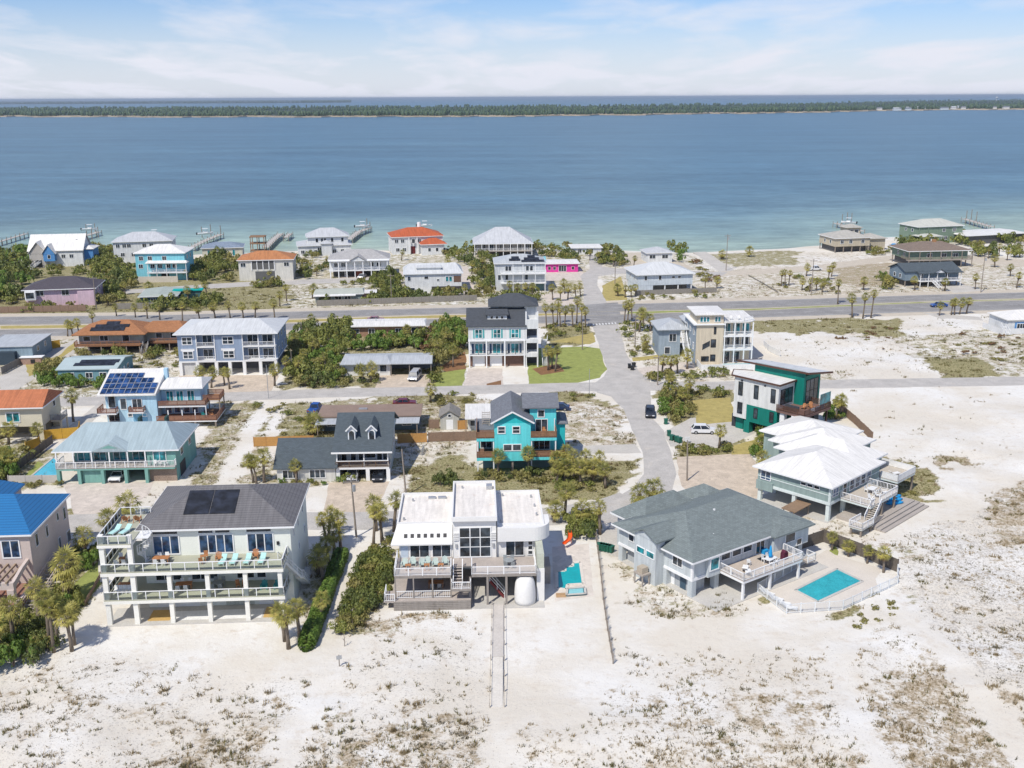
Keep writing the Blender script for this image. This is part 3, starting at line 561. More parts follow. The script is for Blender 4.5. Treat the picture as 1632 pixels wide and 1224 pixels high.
patch('side_road', [(944, 519), (985, 517), (999, 566), (1019, 592), (1036, 606), (1036, 626), (1041, 668), (1057, 686), (1069, 721), (1078, 756), (1070, 790), (1040, 812), (985, 832), (948, 836),
                    (930, 812), (985, 792), (1010, 776), (1026, 756), (1024, 721), (1011, 693), (994, 653), (974, 632), (952, 626), (945, 612), (962, 600), (968, 590)], 0.022, M_asph, 0.2)
patch('bay_road', [(930, 487), (968, 483), (952, 455), (953, 440), (990, 436), (1150, 440), (1160, 434), (985, 428), (960, 425), (955, 405), (938, 405), (940, 428), (925, 440), (930, 455)], 0.026, M_asph, 0.3)
patch('bay_street_west', [(640, 448), (420, 455), (300, 462), (200, 468), (200, 462), (330, 453), (450, 446), (640, 441)], 0.016, M_asph, 0.3)
patch('bay_street_east', [(1150, 440), (1300, 432), (1450, 412), (1640, 425), (1900, 445), (1900, 434), (1640, 414), (1450, 403), (1300, 423), (1150, 433)], 0.012, M_verge, 0.4)
for k, (e, o) in enumerate(((FAR_U, -0.5), (FAR_L, 0.5), (NEA_U, -0.5), (NEA_L, 0.5))): ribbon('edge_line', e, 0.06, 0.048, M_paint if k in (0, 3) else M_ypaint, off=o)
for e0, e1 in ((FAR_U, FAR_L), (NEA_U, NEA_L)):
    cl = [tuple((P(*a)[:2] + P(*b)[:2]) / 2) for a, b in zip(e0, e1)]; X = np.array([c[0] for c in cl]); Yc = np.array([c[1] for c in cl])
    mb = MB()
    for x in np.arange(-150, 190, 9.0):
        if -5 < x < 40 and False: continue
        y0, y1 = np.interp([x, x + 3], X, Yc); mb.add([(x, y0 - .07, .047), (x + 3, y1 - .07, .047), (x + 3, y1 + .07, .047), (x, y0 + .07, .047)], [(0, 1, 2, 3)])
    tag(mb.build('lane_dashes', M_paint), kind='structure')
for k in range(8):   # worn crosswalk bars at the highway
    a = P(946 + k * 5.0, 517.6 - k * 0.35)[:2]; patch('crosswalk_bar', None, 0.052, M_paint, 0.0, world=[(a[0] - .25, a[1] - 1.0), (a[0] + .2, a[1] - 1.0), (a[0] + .2, a[1] + 1.0), (a[0] - .25, a[1] + 1.0)])
DRIVES = [('paved_apron', [(1078, 728), (1195, 722), (1222, 760), (1205, 812), (1120, 800), (1085, 775)], M_tan),
 ('driveway', [(1055, 690), (1100, 666), (1165, 664), (1205, 690), (1150, 714), (1070, 712)], M_conc),
 ('driveway', [(525, 769), (622, 767), (612, 790), (588, 818), (515, 820)], M_tan),
 ('driveway', [(98, 770), (245, 768), (235, 790), (190, 818), (118, 822), (112, 795)], M_pink),
 ('driveway', [(285, 598), (445, 598), (432, 624), (285, 630)], M_tan), ('driveway', [(606, 597), (682, 597), (690, 619), (596, 621)], M_tan),
 ('driveway', [(746, 587), (800, 587), (803, 617), (738, 618)], M_pink), ('driveway', [(880, 712), (1012, 708), (1022, 722), (880, 724)], M_conc),
 ('driveway', [(985, 828), (1005, 838), (985, 888), (960, 880), (955, 850)], M_conc), ('paved_apron', [(1000, 590), (1060, 580), (1108, 575), (1108, 590), (1040, 600), (1020, 598)], M_pink),
 ('driveway', [(85, 700), (160, 640), (165, 655), (130, 690), (120, 705)], M_conc), ('driveway', [(0, 600), (130, 535), (155, 540), (30, 620), (0, 625)], M_conc),
 ('driveway', [(1470, 498), (1560, 505), (1580, 520), (1560, 528), (1520, 515)], M_conc), ('driveway', [(1500, 455), (1530, 452), (1570, 463), (1520, 467)], M_conc),
 ('driveway', [(1105, 402), (1125, 401), (1170, 430), (1150, 436)], M_conc), ('driveway', [(730, 425), (745, 424), (760, 468), (735, 470)], M_pink),
 ('driveway', [(860, 470), (905, 466), (925, 486), (880, 489)], M_pink), ('driveway', [(870, 432), (925, 428), (935, 445), (870, 448)], M_pink),
 ('driveway', [(1110, 428), (1005, 432), (1000, 420), (985, 405), (1040, 400)], M_verge), ('driveway', [(690, 430), (540, 438), (540, 448), (690, 444)], M_pink)]
for i, (n, pl, m) in enumerate(DRIVES): patch(n, pl, 0.008 + 0.0045 * (i % 2), m, 0.3)
M_lawn = mat('mown_lawn', (0.27, 0.30, 0.085), 0.95, var=0.30, scale=1.5, bump=0.6); M_lawn2 = mat('dry_lawn', (0.39, 0.32, 0.115), 0.95, var=0.30, scale=1.5, bump=0.6)
M_mulch = mat('red_mulch', (0.22, 0.115, 0.055), 0.95, var=0.3, scale=2)
for i, (n, pl, m) in enumerate([('lawn', [(840, 556), (930, 552), (956, 556), (967, 588), (955, 602), (915, 611), (842, 615)], M_lawn), ('lawn', [(700, 594), (743, 588), (738, 616), (690, 618)], M_lawn),
 ('lawn', [(1104, 638), (1163, 634), (1170, 650), (1166, 672), (1110, 678)], M_lawn2), ('lawn', [(1168, 710), (1205, 700), (1212, 712), (1195, 724), (1165, 724)], M_lawn2),
 ('lawn', [(112, 935), (158, 895), (162, 930), (135, 965), (115, 960)], M_lawn), ('lawn', [(93, 568), (118, 545), (122, 552), (75, 590), (45, 600), (42, 580)], M_lawn2), ('lawn', [(95, 552), (118, 542), (121, 549), (100, 562)], M_lawn),
 ('highway_median', [(0, 519.5), (270, 516.5), (450, 510), (700, 502.5), (925, 499), (925, 501.5), (690, 507), (470, 513.5), (270, 520.5), (0, 524)], M_lawn2),
 ('highway_median', [(1000, 497), (1210, 492), (1480, 481), (1632, 476.5), (1632, 477.6), (1480, 482), (1210, 493.6), (1000, 500)], M_lawn),
 ('mulch_bed', [(700, 585), (742, 560), (742, 590), (715, 597)], M_mulch), ('mulch_bed', [(775, 612), (800, 606), (800, 618), (778, 619)], M_mulch), ('mulch_bed', [(850, 588), (890, 580), (898, 592), (862, 598)], M_mulch),
 ('lawn', [(1008, 900 - 330), (1090, 560), (1096, 566), (1010, 576)], M_lawn2), ('lawn', [(875, 545), (945, 530), (950, 545), (940, 549)], M_lawn2),
 ('lawn', [(1288, 905), (1330, 868), (1340, 880), (1300, 925)], M_lawn), ('lawn', [(960, 480), (1000, 478), (990, 440), (960, 455)], M_lawn2), ('lawn', [(35, 762), (62, 735), (80, 742), (48, 772)], M_lawn)]):
    patch(n, pl, 0.010 + 0.004 * (i % 3), m, 0.5)
# ================================================================ building kit
WHITE = mat('white_paint', (0.78, 0.78, 0.77), 0.6, var=0.05); CREAM = mat('cream_siding', (0.74, 0.74, 0.68), 0.7, 'siding', var=0.05)
GLASS = glassmat('window_glass', (0.022, 0.030, 0.038)); TEALGLASS = glassmat('teal_tinted_glass', (0.015, 0.13, 0.15)); BLUEGLASS = glassmat('blue_tinted_glass', (0.02, 0.045, 0.09))
GREYDECK = mat('weathered_deck_boards', (0.36, 0.32, 0.28), 0.85, 'plank', var=0.15); BROWNDECK = mat('brown_deck_boards', (0.26, 0.14, 0.08), 0.85, 'plank', var=0.15)
SEAFLOOR = mat('pale_green_deck', (0.40, 0.40, 0.31), 0.8, var=0.08); CONC = mat('house_concrete', (0.50, 0.48, 0.44), 0.9, var=0.12)
PILE = mat('timber_piling', (0.27, 0.23, 0.19), 0.9, var=0.25, scale=3); WOOD = mat('cedar_wood', (0.36, 0.19, 0.09), 0.8, 'plank', var=0.2)
DARK = mat('dark_metal', (0.03, 0.03, 0.032), 0.5); SOLAR = glassmat('solar_cells', (0.008, 0.010, 0.016), 0.55); SOLARB = glassmat('blue_solar_cells', (0.012, 0.035, 0.10), 0.2)
METALROOF = mat('pale_metal_roof', (0.60, 0.61, 0.60), 0.5, 'seam', var=0.06); GALV = mat('galvanised_roof', (0.46, 0.48, 0.49), 0.5, 'seam', var=0.08)
WHITEROOF = mat('white_metal_roof', (0.74, 0.72, 0.675), 0.55, 'seam', var=0.07); MEMBRANE = mat('white_roof_membrane', (0.76, 0.715, 0.65), 0.8, 'stained', var=0.08, scale=0.35)
GREYMETAL = mat('galvanised_steel', (0.45, 0.46, 0.47), 0.45, metal=0.5)
def glasspanel():
    m = bpy.data.materials.new('clear_rail_glass'); m.use_nodes = True; nt = m.node_tree; N = nt.nodes.new; L = nt.links.new
    t = N('ShaderNodeBsdfTransparent'); t.inputs[0].default_value = (0.955, 0.985, 0.97, 1); g = N('ShaderNodeBsdfGlossy'); g.inputs['Roughness'].default_value = 0.05
    f = N('ShaderNodeFresnel'); f.inputs[0].default_value = 1.45; ms = N('ShaderNodeMixShader'); L(f.outputs[0], ms.inputs[0]); L(t.outputs[0], ms.inputs[1]); L(g.outputs[0], ms.inputs[2])
    L(ms.outputs[0], nt.nodes['Material Output'].inputs[0]); return m
RAILGLASS = glasspanel()
WINC = {}
def winmesh(w, h, nx, ny, fm, gm, fw):
    k = (round(w, 2), round(h, 2), nx, ny, fm.name, gm.name, fw)
    if k in WINC: return WINC[k]
    d = 0.09; f = MB()
    f.box(-fw, w + fw, -d, 0.02, -fw, 0); f.box(-fw, w + fw, -d, 0.02, h, h + fw); f.box(-fw, 0, -d, 0.02, 0, h); f.box(w, w + fw, -d, 0.02, 0, h)
    for i in range(1, nx): x = w * i / nx; f.box(x - fw * 0.4, x + fw * 0.4, -d + 0.01, 0.02, 0, h)
    for j in range(1, ny): z = h * j / ny; f.box(0, w, -d + 0.02, 0.02, z - fw * 0.3, z + fw * 0.3)
    panes = []
    for i in range(nx):
        for j in range(ny):
            p = MB(); p.box(w * i / nx, w * (i + 1) / nx, -0.035, 0.01, h * j / ny, h * (j + 1) / ny); panes.append(p.mesh('pane', gm))
    WINC[k] = (f.mesh('window', fm), panes); return WINC[k]
FACE = {'f': 0, 'r': pi / 2, 'b': pi, 'l': -pi / 2}
FOOT = []
class House:
    def __init__(s, name, label, a, b=None, yaw=None, cat='house', xy=None, group=None):
        p = P(*a) if xy is None else np.array([*xy, 0.0])
        if b is not None:
            q = P(*b); s.W = float(hypot(q[0] - p[0], q[1] - p[1]))
            if yaw is None: yaw = math.degrees(atan2(q[1] - p[1], q[0] - p[0]))
        s.yaw = radians(yaw); s.o = p; s.e = empty(name, (p[0], p[1], 0), s.yaw, label, cat, group)
    def w(s, x, y, z=0.0):
        c, n = cos(s.yaw), sin(s.yaw); return (s.o[0] + c * x - n * y, s.o[1] + n * x + c * y, z)
    def box(s, name, m, x0, x1, y0, y1, z0, z1): return MB().box(x0, x1, y0, y1, z0, z1).build(name, m, s.e)
    def wall(s, m, x0, x1, y0, y1, z0, z1, name='wall'):
        FOOT.append([s.w(x, y)[:2] for x, y in ((x0 - .6, y0 - .6), (x1 + .6, y0 - .6), (x1 + .6, y1 + .6), (x0 - .6, y1 + .6))])
        return s.box(name, m, x0, x1, y0, y1, z0, z1)
    def boxes(s, name, m, L):
        mb = MB(); [mb.box(*q) for q in L]; return mb.build(name, m, s.e)
    def prism(s, name, m, poly, z0, z1): return MB().prism(poly, z0, z1).build(name, m, s.e)
    def hip(s, m, x0, x1, y0, y1, z, h, over=0.5, inset=None, axis=None, th=0.18, name='roof', fascia=None, wm=None, gable=False):
        X0, X1, Y0, Y1 = x0 - over, x1 + over, y0 - over, y1 + over
        axis = axis or ('x' if X1 - X0 >= Y1 - Y0 else 'y'); W, D = X1 - X0, Y1 - Y0
        i = 0.0 if gable else (inset if inset is not None else min(W, D) / 2)
        if axis == 'x': r0, r1 = (X0 + i, (Y0 + Y1) / 2), (X1 - i, (Y0 + Y1) / 2)
        else: r0, r1 = ((X0 + X1) / 2, Y0 + i), ((X0 + X1) / 2, Y1 - i)
        mb = MB(); base = [(X0, Y0), (X1, Y0), (X1, Y1), (X0, Y1)]
        vs = [(x, y, z) for x, y in base] + [(x, y, z + th) for x, y in base] + [(*r0, z + h), (*r1, z + h)]
        fs = [(3, 2, 1, 0), (0, 1, 5, 4), (1, 2, 6, 5), (2, 3, 7, 6), (3, 0, 4, 7)]
        pk = abs(r0[0] - r1[0]) + abs(r0[1] - r1[1]) < 1e-3
        if axis == 'x': fs += ([(4, 5, 8), (6, 7, 8)] if pk else [(4, 5, 9, 8), (6, 7, 8, 9)]) + [(5, 6, 9 if not pk else 8), (7, 4, 8)]
        else: fs += [(4, 5, 8), (6, 7, 9 if not pk else 8)] + ([(5, 6, 8), (7, 4, 8)] if pk else [(5, 6, 9, 8), (7, 4, 8, 9)])
        if gable and wm:   # end walls take the wall colour: leave the roof's own end faces out, fill with a wall piece set in
            if axis == 'x':
                for xa, xb in ((x0 + 0.02, x0 + 0.2), (x1 - 0.2, x1 - 0.02)): MB().side([(y0, z - 0.02), (y1, z - 0.02), ((y0 + y1) / 2, z + h * 0.93)], 'x', xa, xb).build('gable', wm, s.e)
            else:
                for ya, yb in ((y0 + 0.02, y0 + 0.2), (y1 - 0.2, y1 - 0.02)): MB().side([(x0, z - 0.02), (x1, z - 0.02), ((x0 + x1) / 2, z + h * 0.93)], 'y', ya, yb).build('gable', wm, s.e)
            mb = MB(); t = th
            if axis == 'x':
                ym = (Y0 + Y1) / 2; mb.side([(Y0, z), (Y0, z + t), (ym, z + h + t), (Y1, z + t), (Y1, z), (ym, z + h)], 'x', X0, X1)
            else:
                xm = (X0 + X1) / 2; mb.side([(X0, z), (X0, z + t), (xm, z + h + t), (X1, z + t), (X1, z), (xm, z + h)], 'y', Y0, Y1)
            o = mb.build(name, m, s.e)
        else:
            mb.add(vs, fs); o = mb.build(name, m, s.e)
        if fascia:
            f = MB(); e = 0.06
            for q in ((X0 - e, X1 + e, Y0 - e, Y0 - 0.005), (X0 - e, X1 + e, Y1 + 0.005, Y1 + e), (X0 - e, X0 - 0.005, Y0, Y1), (X1 + 0.005, X1 + e, Y0, Y1)): f.box(*q, z - 0.06, z + th - 0.02)
            f.build('fascia', fascia, o)
        return o
    def gab(s, m, x0, x1, y0, y1, z, h, wm, axis='x', over=0.5, th=0.2, **k): return s.hip(m, x0, x1, y0, y1, z, h, over, axis=axis, th=th, gable=True, wm=wm, **k)
    def flat(s, m, x0, x1, y0, y1, z, par=0.35, pm=None, over=0.0, name='roof'):
        """flat roof with a parapet"""
        s.box(name, m, x0 + 0.18, x1 - 0.18, y0 + 0.18, y1 - 0.18, z, z + 0.06)
        p = MB(); p.box(x0, x1, y0, y0 + 0.2, z - 0.02, z + par); p.box(x0, x1, y1 - 0.2, y1, z - 0.02, z + par); p.box(x0, x0 + 0.2, y0 + 0.2, y1 - 0.2, z - 0.02, z + par); p.box(x1 - 0.2, x1, y0 + 0.2, y1 - 0.2, z - 0.02, z + par)
        p.build('parapet', pm or m, s.e)
    def win(s, face, plane, u, z, w, h, nx=1, ny=1, fm=None, gm=None, fw=0.1, name='window'):
        f, panes = winmesh(w, h, nx, ny, fm or WHITE, gm or GLASS, fw)
        loc = (u, plane - 0.003, z) if face == 'f' else (plane + 0.003, u, z) if face == 'r' else (plane - 0.003, u + w, z) if face == 'l' else (u + w, plane + 0.003, z)
        o = link(name, f, s.e, loc, FACE[face])
        for p in panes: link('pane', p, o)
        return o
    def wins(s, face, plane, us, z, w, h, nx=1, ny=1, **k): return [s.win(face, plane, u, z, w, h, nx, ny, **k) for u in us]
    def panel(s, name, face, plane, u, z, w, h, m, d=0.06):
        mb = MB(); mb.box(0, w, -d, 0.02, 0, h); loc = (u, plane - 0.004, z) if face == 'f' else (plane + 0.004, u, z) if face == 'r' else (plane - 0.004, u + w, z) if face == 'l' else (u + w, plane + 0.004, z)
        return link(name, mb.mesh(name, m), s.e, loc, FACE[face])
    def posts(s, L, z0, z1, wd, m, name='post'):
        """each post its own part"""
        me = MB().box(-wd / 2, wd / 2, -wd / 2, wd / 2, z0, z1).mesh(name, m)
        for x, y in L: link(name, me, s.e, (x, y, 0))
    def deck(s, m, x0, x1, y0, y1, z, th=0.3, name='deck', edge=None):
        o = s.box(name, m, x0, x1, y0, y1, z - 0.06, z); s.box('deck_beam', edge or m, x0 + 0.03, x1 - 0.03, y0 + 0.03, y1 - 0.03, z - th, z - 0.062); return o
    def rail(s, pts, z, m, h=1.0, style='picket', step=1.8, pw=0.1, name='railing'):
        mb = MB(); gl = MB(); inf = MB()
        for (ax, ay), (bx, by) in zip(pts[:-1], pts[1:]):
            L = hypot(bx - ax, by - ay); n = max(1, round(L / step))
            for k in range(n + 1):
                x, y = ax + (bx - ax) * k / n, ay + (by - ay) * k / n; mb.box(x - pw / 2, x + pw / 2, y - pw / 2, y + pw / 2, z, z + h + 0.04)
            mb.bar((ax, ay, z + h), (bx, by, z + h), 0.1, 0.07)
            if style != 'glass': mb.bar((ax, ay, z + 0.12), (bx, by, z + 0.12), 0.05, 0.06)
            if style == 'picket':
                nb = int(L / 0.22)
                for k in range(1, nb): t = k / nb; x, y = ax + (bx - ax) * t, ay + (by - ay) * t; mb.box(x - 0.02, x + 0.02, y - 0.02, y + 0.02, z + 0.12, z + h)
            elif style == 'board':
                for k in range(4): mb.bar((ax, ay, z + 0.25 + 0.2 * k), (bx, by, z + 0.25 + 0.2 * k), 0.03, 0.13)
            elif style == 'solid': mb.bar((ax, ay, z + h * 0.5), (bx, by, z + h * 0.5), 0.06, h * 0.9)
            elif style == 'glass':
                gl.bar((ax, ay, z + h * 0.5), (bx, by, z + h * 0.5), 0.02, h * 0.84)
            elif style == 'mesh': [mb.bar((ax, ay, z + h * q), (bx, by, z + h * q), 0.02, 0.025) for q in (0.3, 0.45, 0.6, 0.75, 0.88)]
        o = mb.build(name, m, s.e)
        if gl.v: gl.build('glass_panel', RAILGLASS, o)
        if inf.v: inf.build('mesh_panel', RAILGLASS, o)
        return o
    def stairs(s, p, q, wd, m, rail=None, n=None, name='stairs'):
        p = Vector(p); q = Vector(q); d = q - p; n = n or max(3, int(abs(d.z) / 0.19)); h = Vector((d.x, d.y, 0)).normalized(); sd = Vector((-h.y, h.x, 0)); mb = MB()
        for k in range(n):
            c = p + d * ((k + 0.5) / n); mb.bar(c - sd * wd / 2, c + sd * wd / 2, 0.28, 0.05)
        for sg in (-1, 1): mb.bar(p + sd * sg * wd / 2, q + sd * sg * wd / 2, 0.06, 0.26)
        o = mb.build(name, m, s.e)
        if rail:
            r = MB()
            for sg in (-1, 1):
                a = p + sd * sg * wd / 2; b = q + sd * sg * wd / 2; r.bar(a + Vector((0, 0, 0.95)), b + Vector((0, 0, 0.95)), 0.09, 0.07); r.bar(a + Vector((0, 0, 0.5)), b + Vector((0, 0, 0.5)), 0.04, 0.05)
                for k in range(max(2, int(d.length / 1.1)) + 1): c = a + (b - a) * (k / max(2, int(d.length / 1.1))); r.bar(c, c + Vector((0, 0, 0.98)), 0.07)
            r.build('handrail', rail, o)
        return o
    def solar(s, m, c, ux, uv, nx, ny, pw, ph, gap=0.04, frame=True, skip=()):
        """panels on a slope: c lower left corner, ux unit vector along the eave, uv unit vector up the slope; each panel its own part"""
        ux = Vector(ux).normalized(); uv = Vector(uv).normalized(); n = ux.cross(uv).normalized(); c = Vector(c) + n * 0.1
        for j in range(ny):
            for i in range(nx):
                if (i, j) in skip: continue
                a = c + ux * i * (pw + gap) + uv * j * (ph + gap); q = [a, a + ux * pw, a + ux * pw + uv * ph, a + uv * ph]
                mb = MB(); mb.add([v - n * 0.06 for v in q] + q, [(3, 2, 1, 0), (4, 5, 6, 7), (0, 1, 5, 4), (1, 2, 6, 5), (2, 3, 7, 6), (3, 0, 4, 7)])
                o = mb.build('solar_panel', m, s.e)
                if frame:
                    f = MB()
                    for k in range(4): f.bar(q[k] + n * 0.01, q[(k + 1) % 4] + n * 0.01, 0.05, 0.05)
                    f.build('panel_frame', GREYMETAL, o)
    def put(s, o, x, y, z=0.0, rz=0.0):
        o.location = s.w(x, y, z); o.rotation_euler = (0, 0, s.yaw + rz); return o
# ---------------------------------------------------------------- outdoor furniture (prototypes, copied)
PROTO = {}
M_TEALP = mat('teal_sling', (0.20, 0.52, 0.50), 0.7); M_WHT = mat('white_resin', (0.75, 0.75, 0.73), 0.5); M_TEAK = mat('teak', (0.42, 0.19, 0.08), 0.7, var=0.2, scale=4); M_DKTEAL = mat('dark_teal_paint', (0.03, 0.26, 0.25), 0.6)
M_AQUA = mat('aqua_cushion', (0.42, 0.66, 0.62), 0.85); M_GREYW = mat('grey_wicker', (0.28, 0.30, 0.30), 0.8, var=0.2, scale=6); M_BLUEF = mat('blue_fabric', (0.02, 0.30, 0.62), 0.8); M_SAGE = mat('pale_green_slats', (0.46, 0.55, 0.50), 0.6)
def lounger(key, fab, frm):
    e = empty('lounge_chair', (0, 0, -50))
    MB().box(-0.32, 0.32, -0.95, 0.35, 0.30, 0.37).build('seat', fab, e)
    b = MB(); b.bar((0, 0.33, 0.34), (0, 0.92, 0.78), 0.64, 0.07); b.build('backrest', fab, e)
    f = MB(); [f.bar((x, -0.97, 0.28), (x, 0.36, 0.28), 0.05) for x in (-0.34, 0.34)]; f.build('frame', frm, e)
    me = MB().box(-0.03, 0.03, -0.03, 0.03, 0, 0.28).mesh('leg', frm)
    for x in (-0.32, 0.32):
        for y in (-0.85, 0.3): link('leg', me, e, (x, y, 0))
    PROTO[key] = e
def adirondack(key, m):
    e = empty('adirondack_chair', (0, 0, -50))
    b = MB(); b.add([(-0.3, -0.4, 0.40), (0.3, -0.4, 0.40), (0.3, 0.15, 0.27), (-0.3, 0.15, 0.27), (-0.3, -0.4, 0.36), (0.3, -0.4, 0.36), (0.3, 0.15, 0.23), (-0.3, 0.15, 0.23)], [(0, 1, 2, 3), (7, 6, 5, 4), (0, 4, 5, 1), (1, 5, 6, 2), (2, 6, 7, 3), (3, 7, 4, 0)]); b.build('seat', m, e)
    for k in range(5):
        x = -0.26 + 0.13 * k; s_ = MB(); s_.bar((x * 0.8, 0.12, 0.28), (x * 1.15, 0.48, 1.02 - abs(k - 2) * 0.07), 0.11, 0.03); s_.build('back_slat', m, e)
    for x in (-0.36, 0.36):
        a = MB(); a.box(x - 0.07, x + 0.07, -0.45, 0.3, 0.55, 0.58); a.build('arm', m, e)
        l = MB(); l.box(x - 0.04, x + 0.04, -0.42, -0.34, 0, 0.55); l.bar((x, 0.25, 0.55), (x, 0.5, 0), 0.05, 0.09); l.build('leg', m, e)
    PROTO[key] = e
def dining_chair(key, m):
    e = empty('dining_chair', (0, 0, -50)); MB().box(-0.24, 0.24, -0.24, 0.24, 0.42, 0.47).build('seat', m, e)
    b = MB(); b.bar((0, 0.22, 0.46), (0, 0.30, 0.95), 0.46, 0.04); b.build('backrest', m, e)
    me = MB().box(-0.025, 0.025, -0.025, 0.025, 0, 0.42).mesh('leg', m)
    for x in (-0.2, 0.2):
        for y in (-0.2, 0.2): link('leg', me, e, (x, y, 0))
    PROTO[key] = e
def dining_table(key, m, L=1.9, W=1.0, rnd=False):
    e = empty('patio_table', (0, 0, -50))
    t = MB()
    if rnd: t.prism([(L / 2 * cos(2 * pi * k / 16), L / 2 * sin(2 * pi * k / 16)) for k in range(16)], 0.70, 0.75)
    else: t.box(-L / 2, L / 2, -W / 2, W / 2, 0.70, 0.75)
    t.build('tabletop', m, e); q = L * 0.33 if rnd else L / 2 - 0.1; r = L * 0.33 if rnd else W / 2 - 0.1
    me = MB().box(-0.04, 0.04, -0.04, 0.04, 0, 0.70).mesh('leg', m)
    for x in (-q, q):
        for y in (-r, r): link('leg', me, e, (x, y, 0))
    PROTO[key] = e
lounger('l_aqua', M_AQUA, M_WHT); lounger('l_white', M_WHT, M_WHT); adirondack('a_teal', M_DKTEAL); adirondack('a_white', M_WHT); adirondack('a_sage', M_SAGE); adirondack('a_wood', M_TEAK)
dining_chair('c_wood', M_TEAK); dining_chair('c_white', M_WHT); dining_chair('c_grey', M_GREYW); dining_table('t_wood', M_TEAK); dining_table('t_white', M_WHT, 1.7, 1.0); dining_table('t_round', M_GREYW, 1.3, 1.3, True); dining_table('t_small', M_TEAK, 0.7, 0.6)
def put(key, label, loc, rz=0.0, group=None, cat='chair'):
    c = copy_tree(PROTO[key], None, loc, rz); tag(c, label, cat, group); return c
def dining_set(h, x, y, z, rz, tkey, ckey, where, n=4, gap=0.75):
    put(tkey, 'dining table %s' % where, h.w(x, y, z), h.yaw + rz, None, 'table')
    for k in range(n):
        a = rz + (0 if k % 2 else pi); u = (-0.45 + 0.9 * (k // 2)) if n > 2 else 0
        lx, ly = u * cos(rz) - (gap if k % 2 else -gap) * -sin(rz), u * sin(rz) + (gap if k % 2 else -gap) * cos(rz)
        put(ckey, 'chair pulled up to the table %s' % where, h.w(x + lx, y + ly, z), h.yaw + a, 'chairs at the table ' + where)
# ================================================================ houses nearest the beach
def shingle(n, c): return mat(n, c, 0.85, 'shingle', var=0.06, scale=1.5)
R_CHAR = mat('charcoal_tile_roof', (0.175, 0.168, 0.170), 0.7, 'tile', var=0.08); R_BLUE = mat('blue_tile_roof', (0.025, 0.165, 0.38), 0.35, 'bluetile', var=0.06, spec=0.5)
R_GREEN = shingle('grey_green_shingles', (0.185, 0.215, 0.210)); R_SLATE = shingle('slate_shingles', (0.085, 0.105, 0.118)); R_DARK = shingle('dark_shingles', (0.075, 0.082, 0.092)); R_GREY = shingle('grey_shingles', (0.17, 0.18, 0.20))
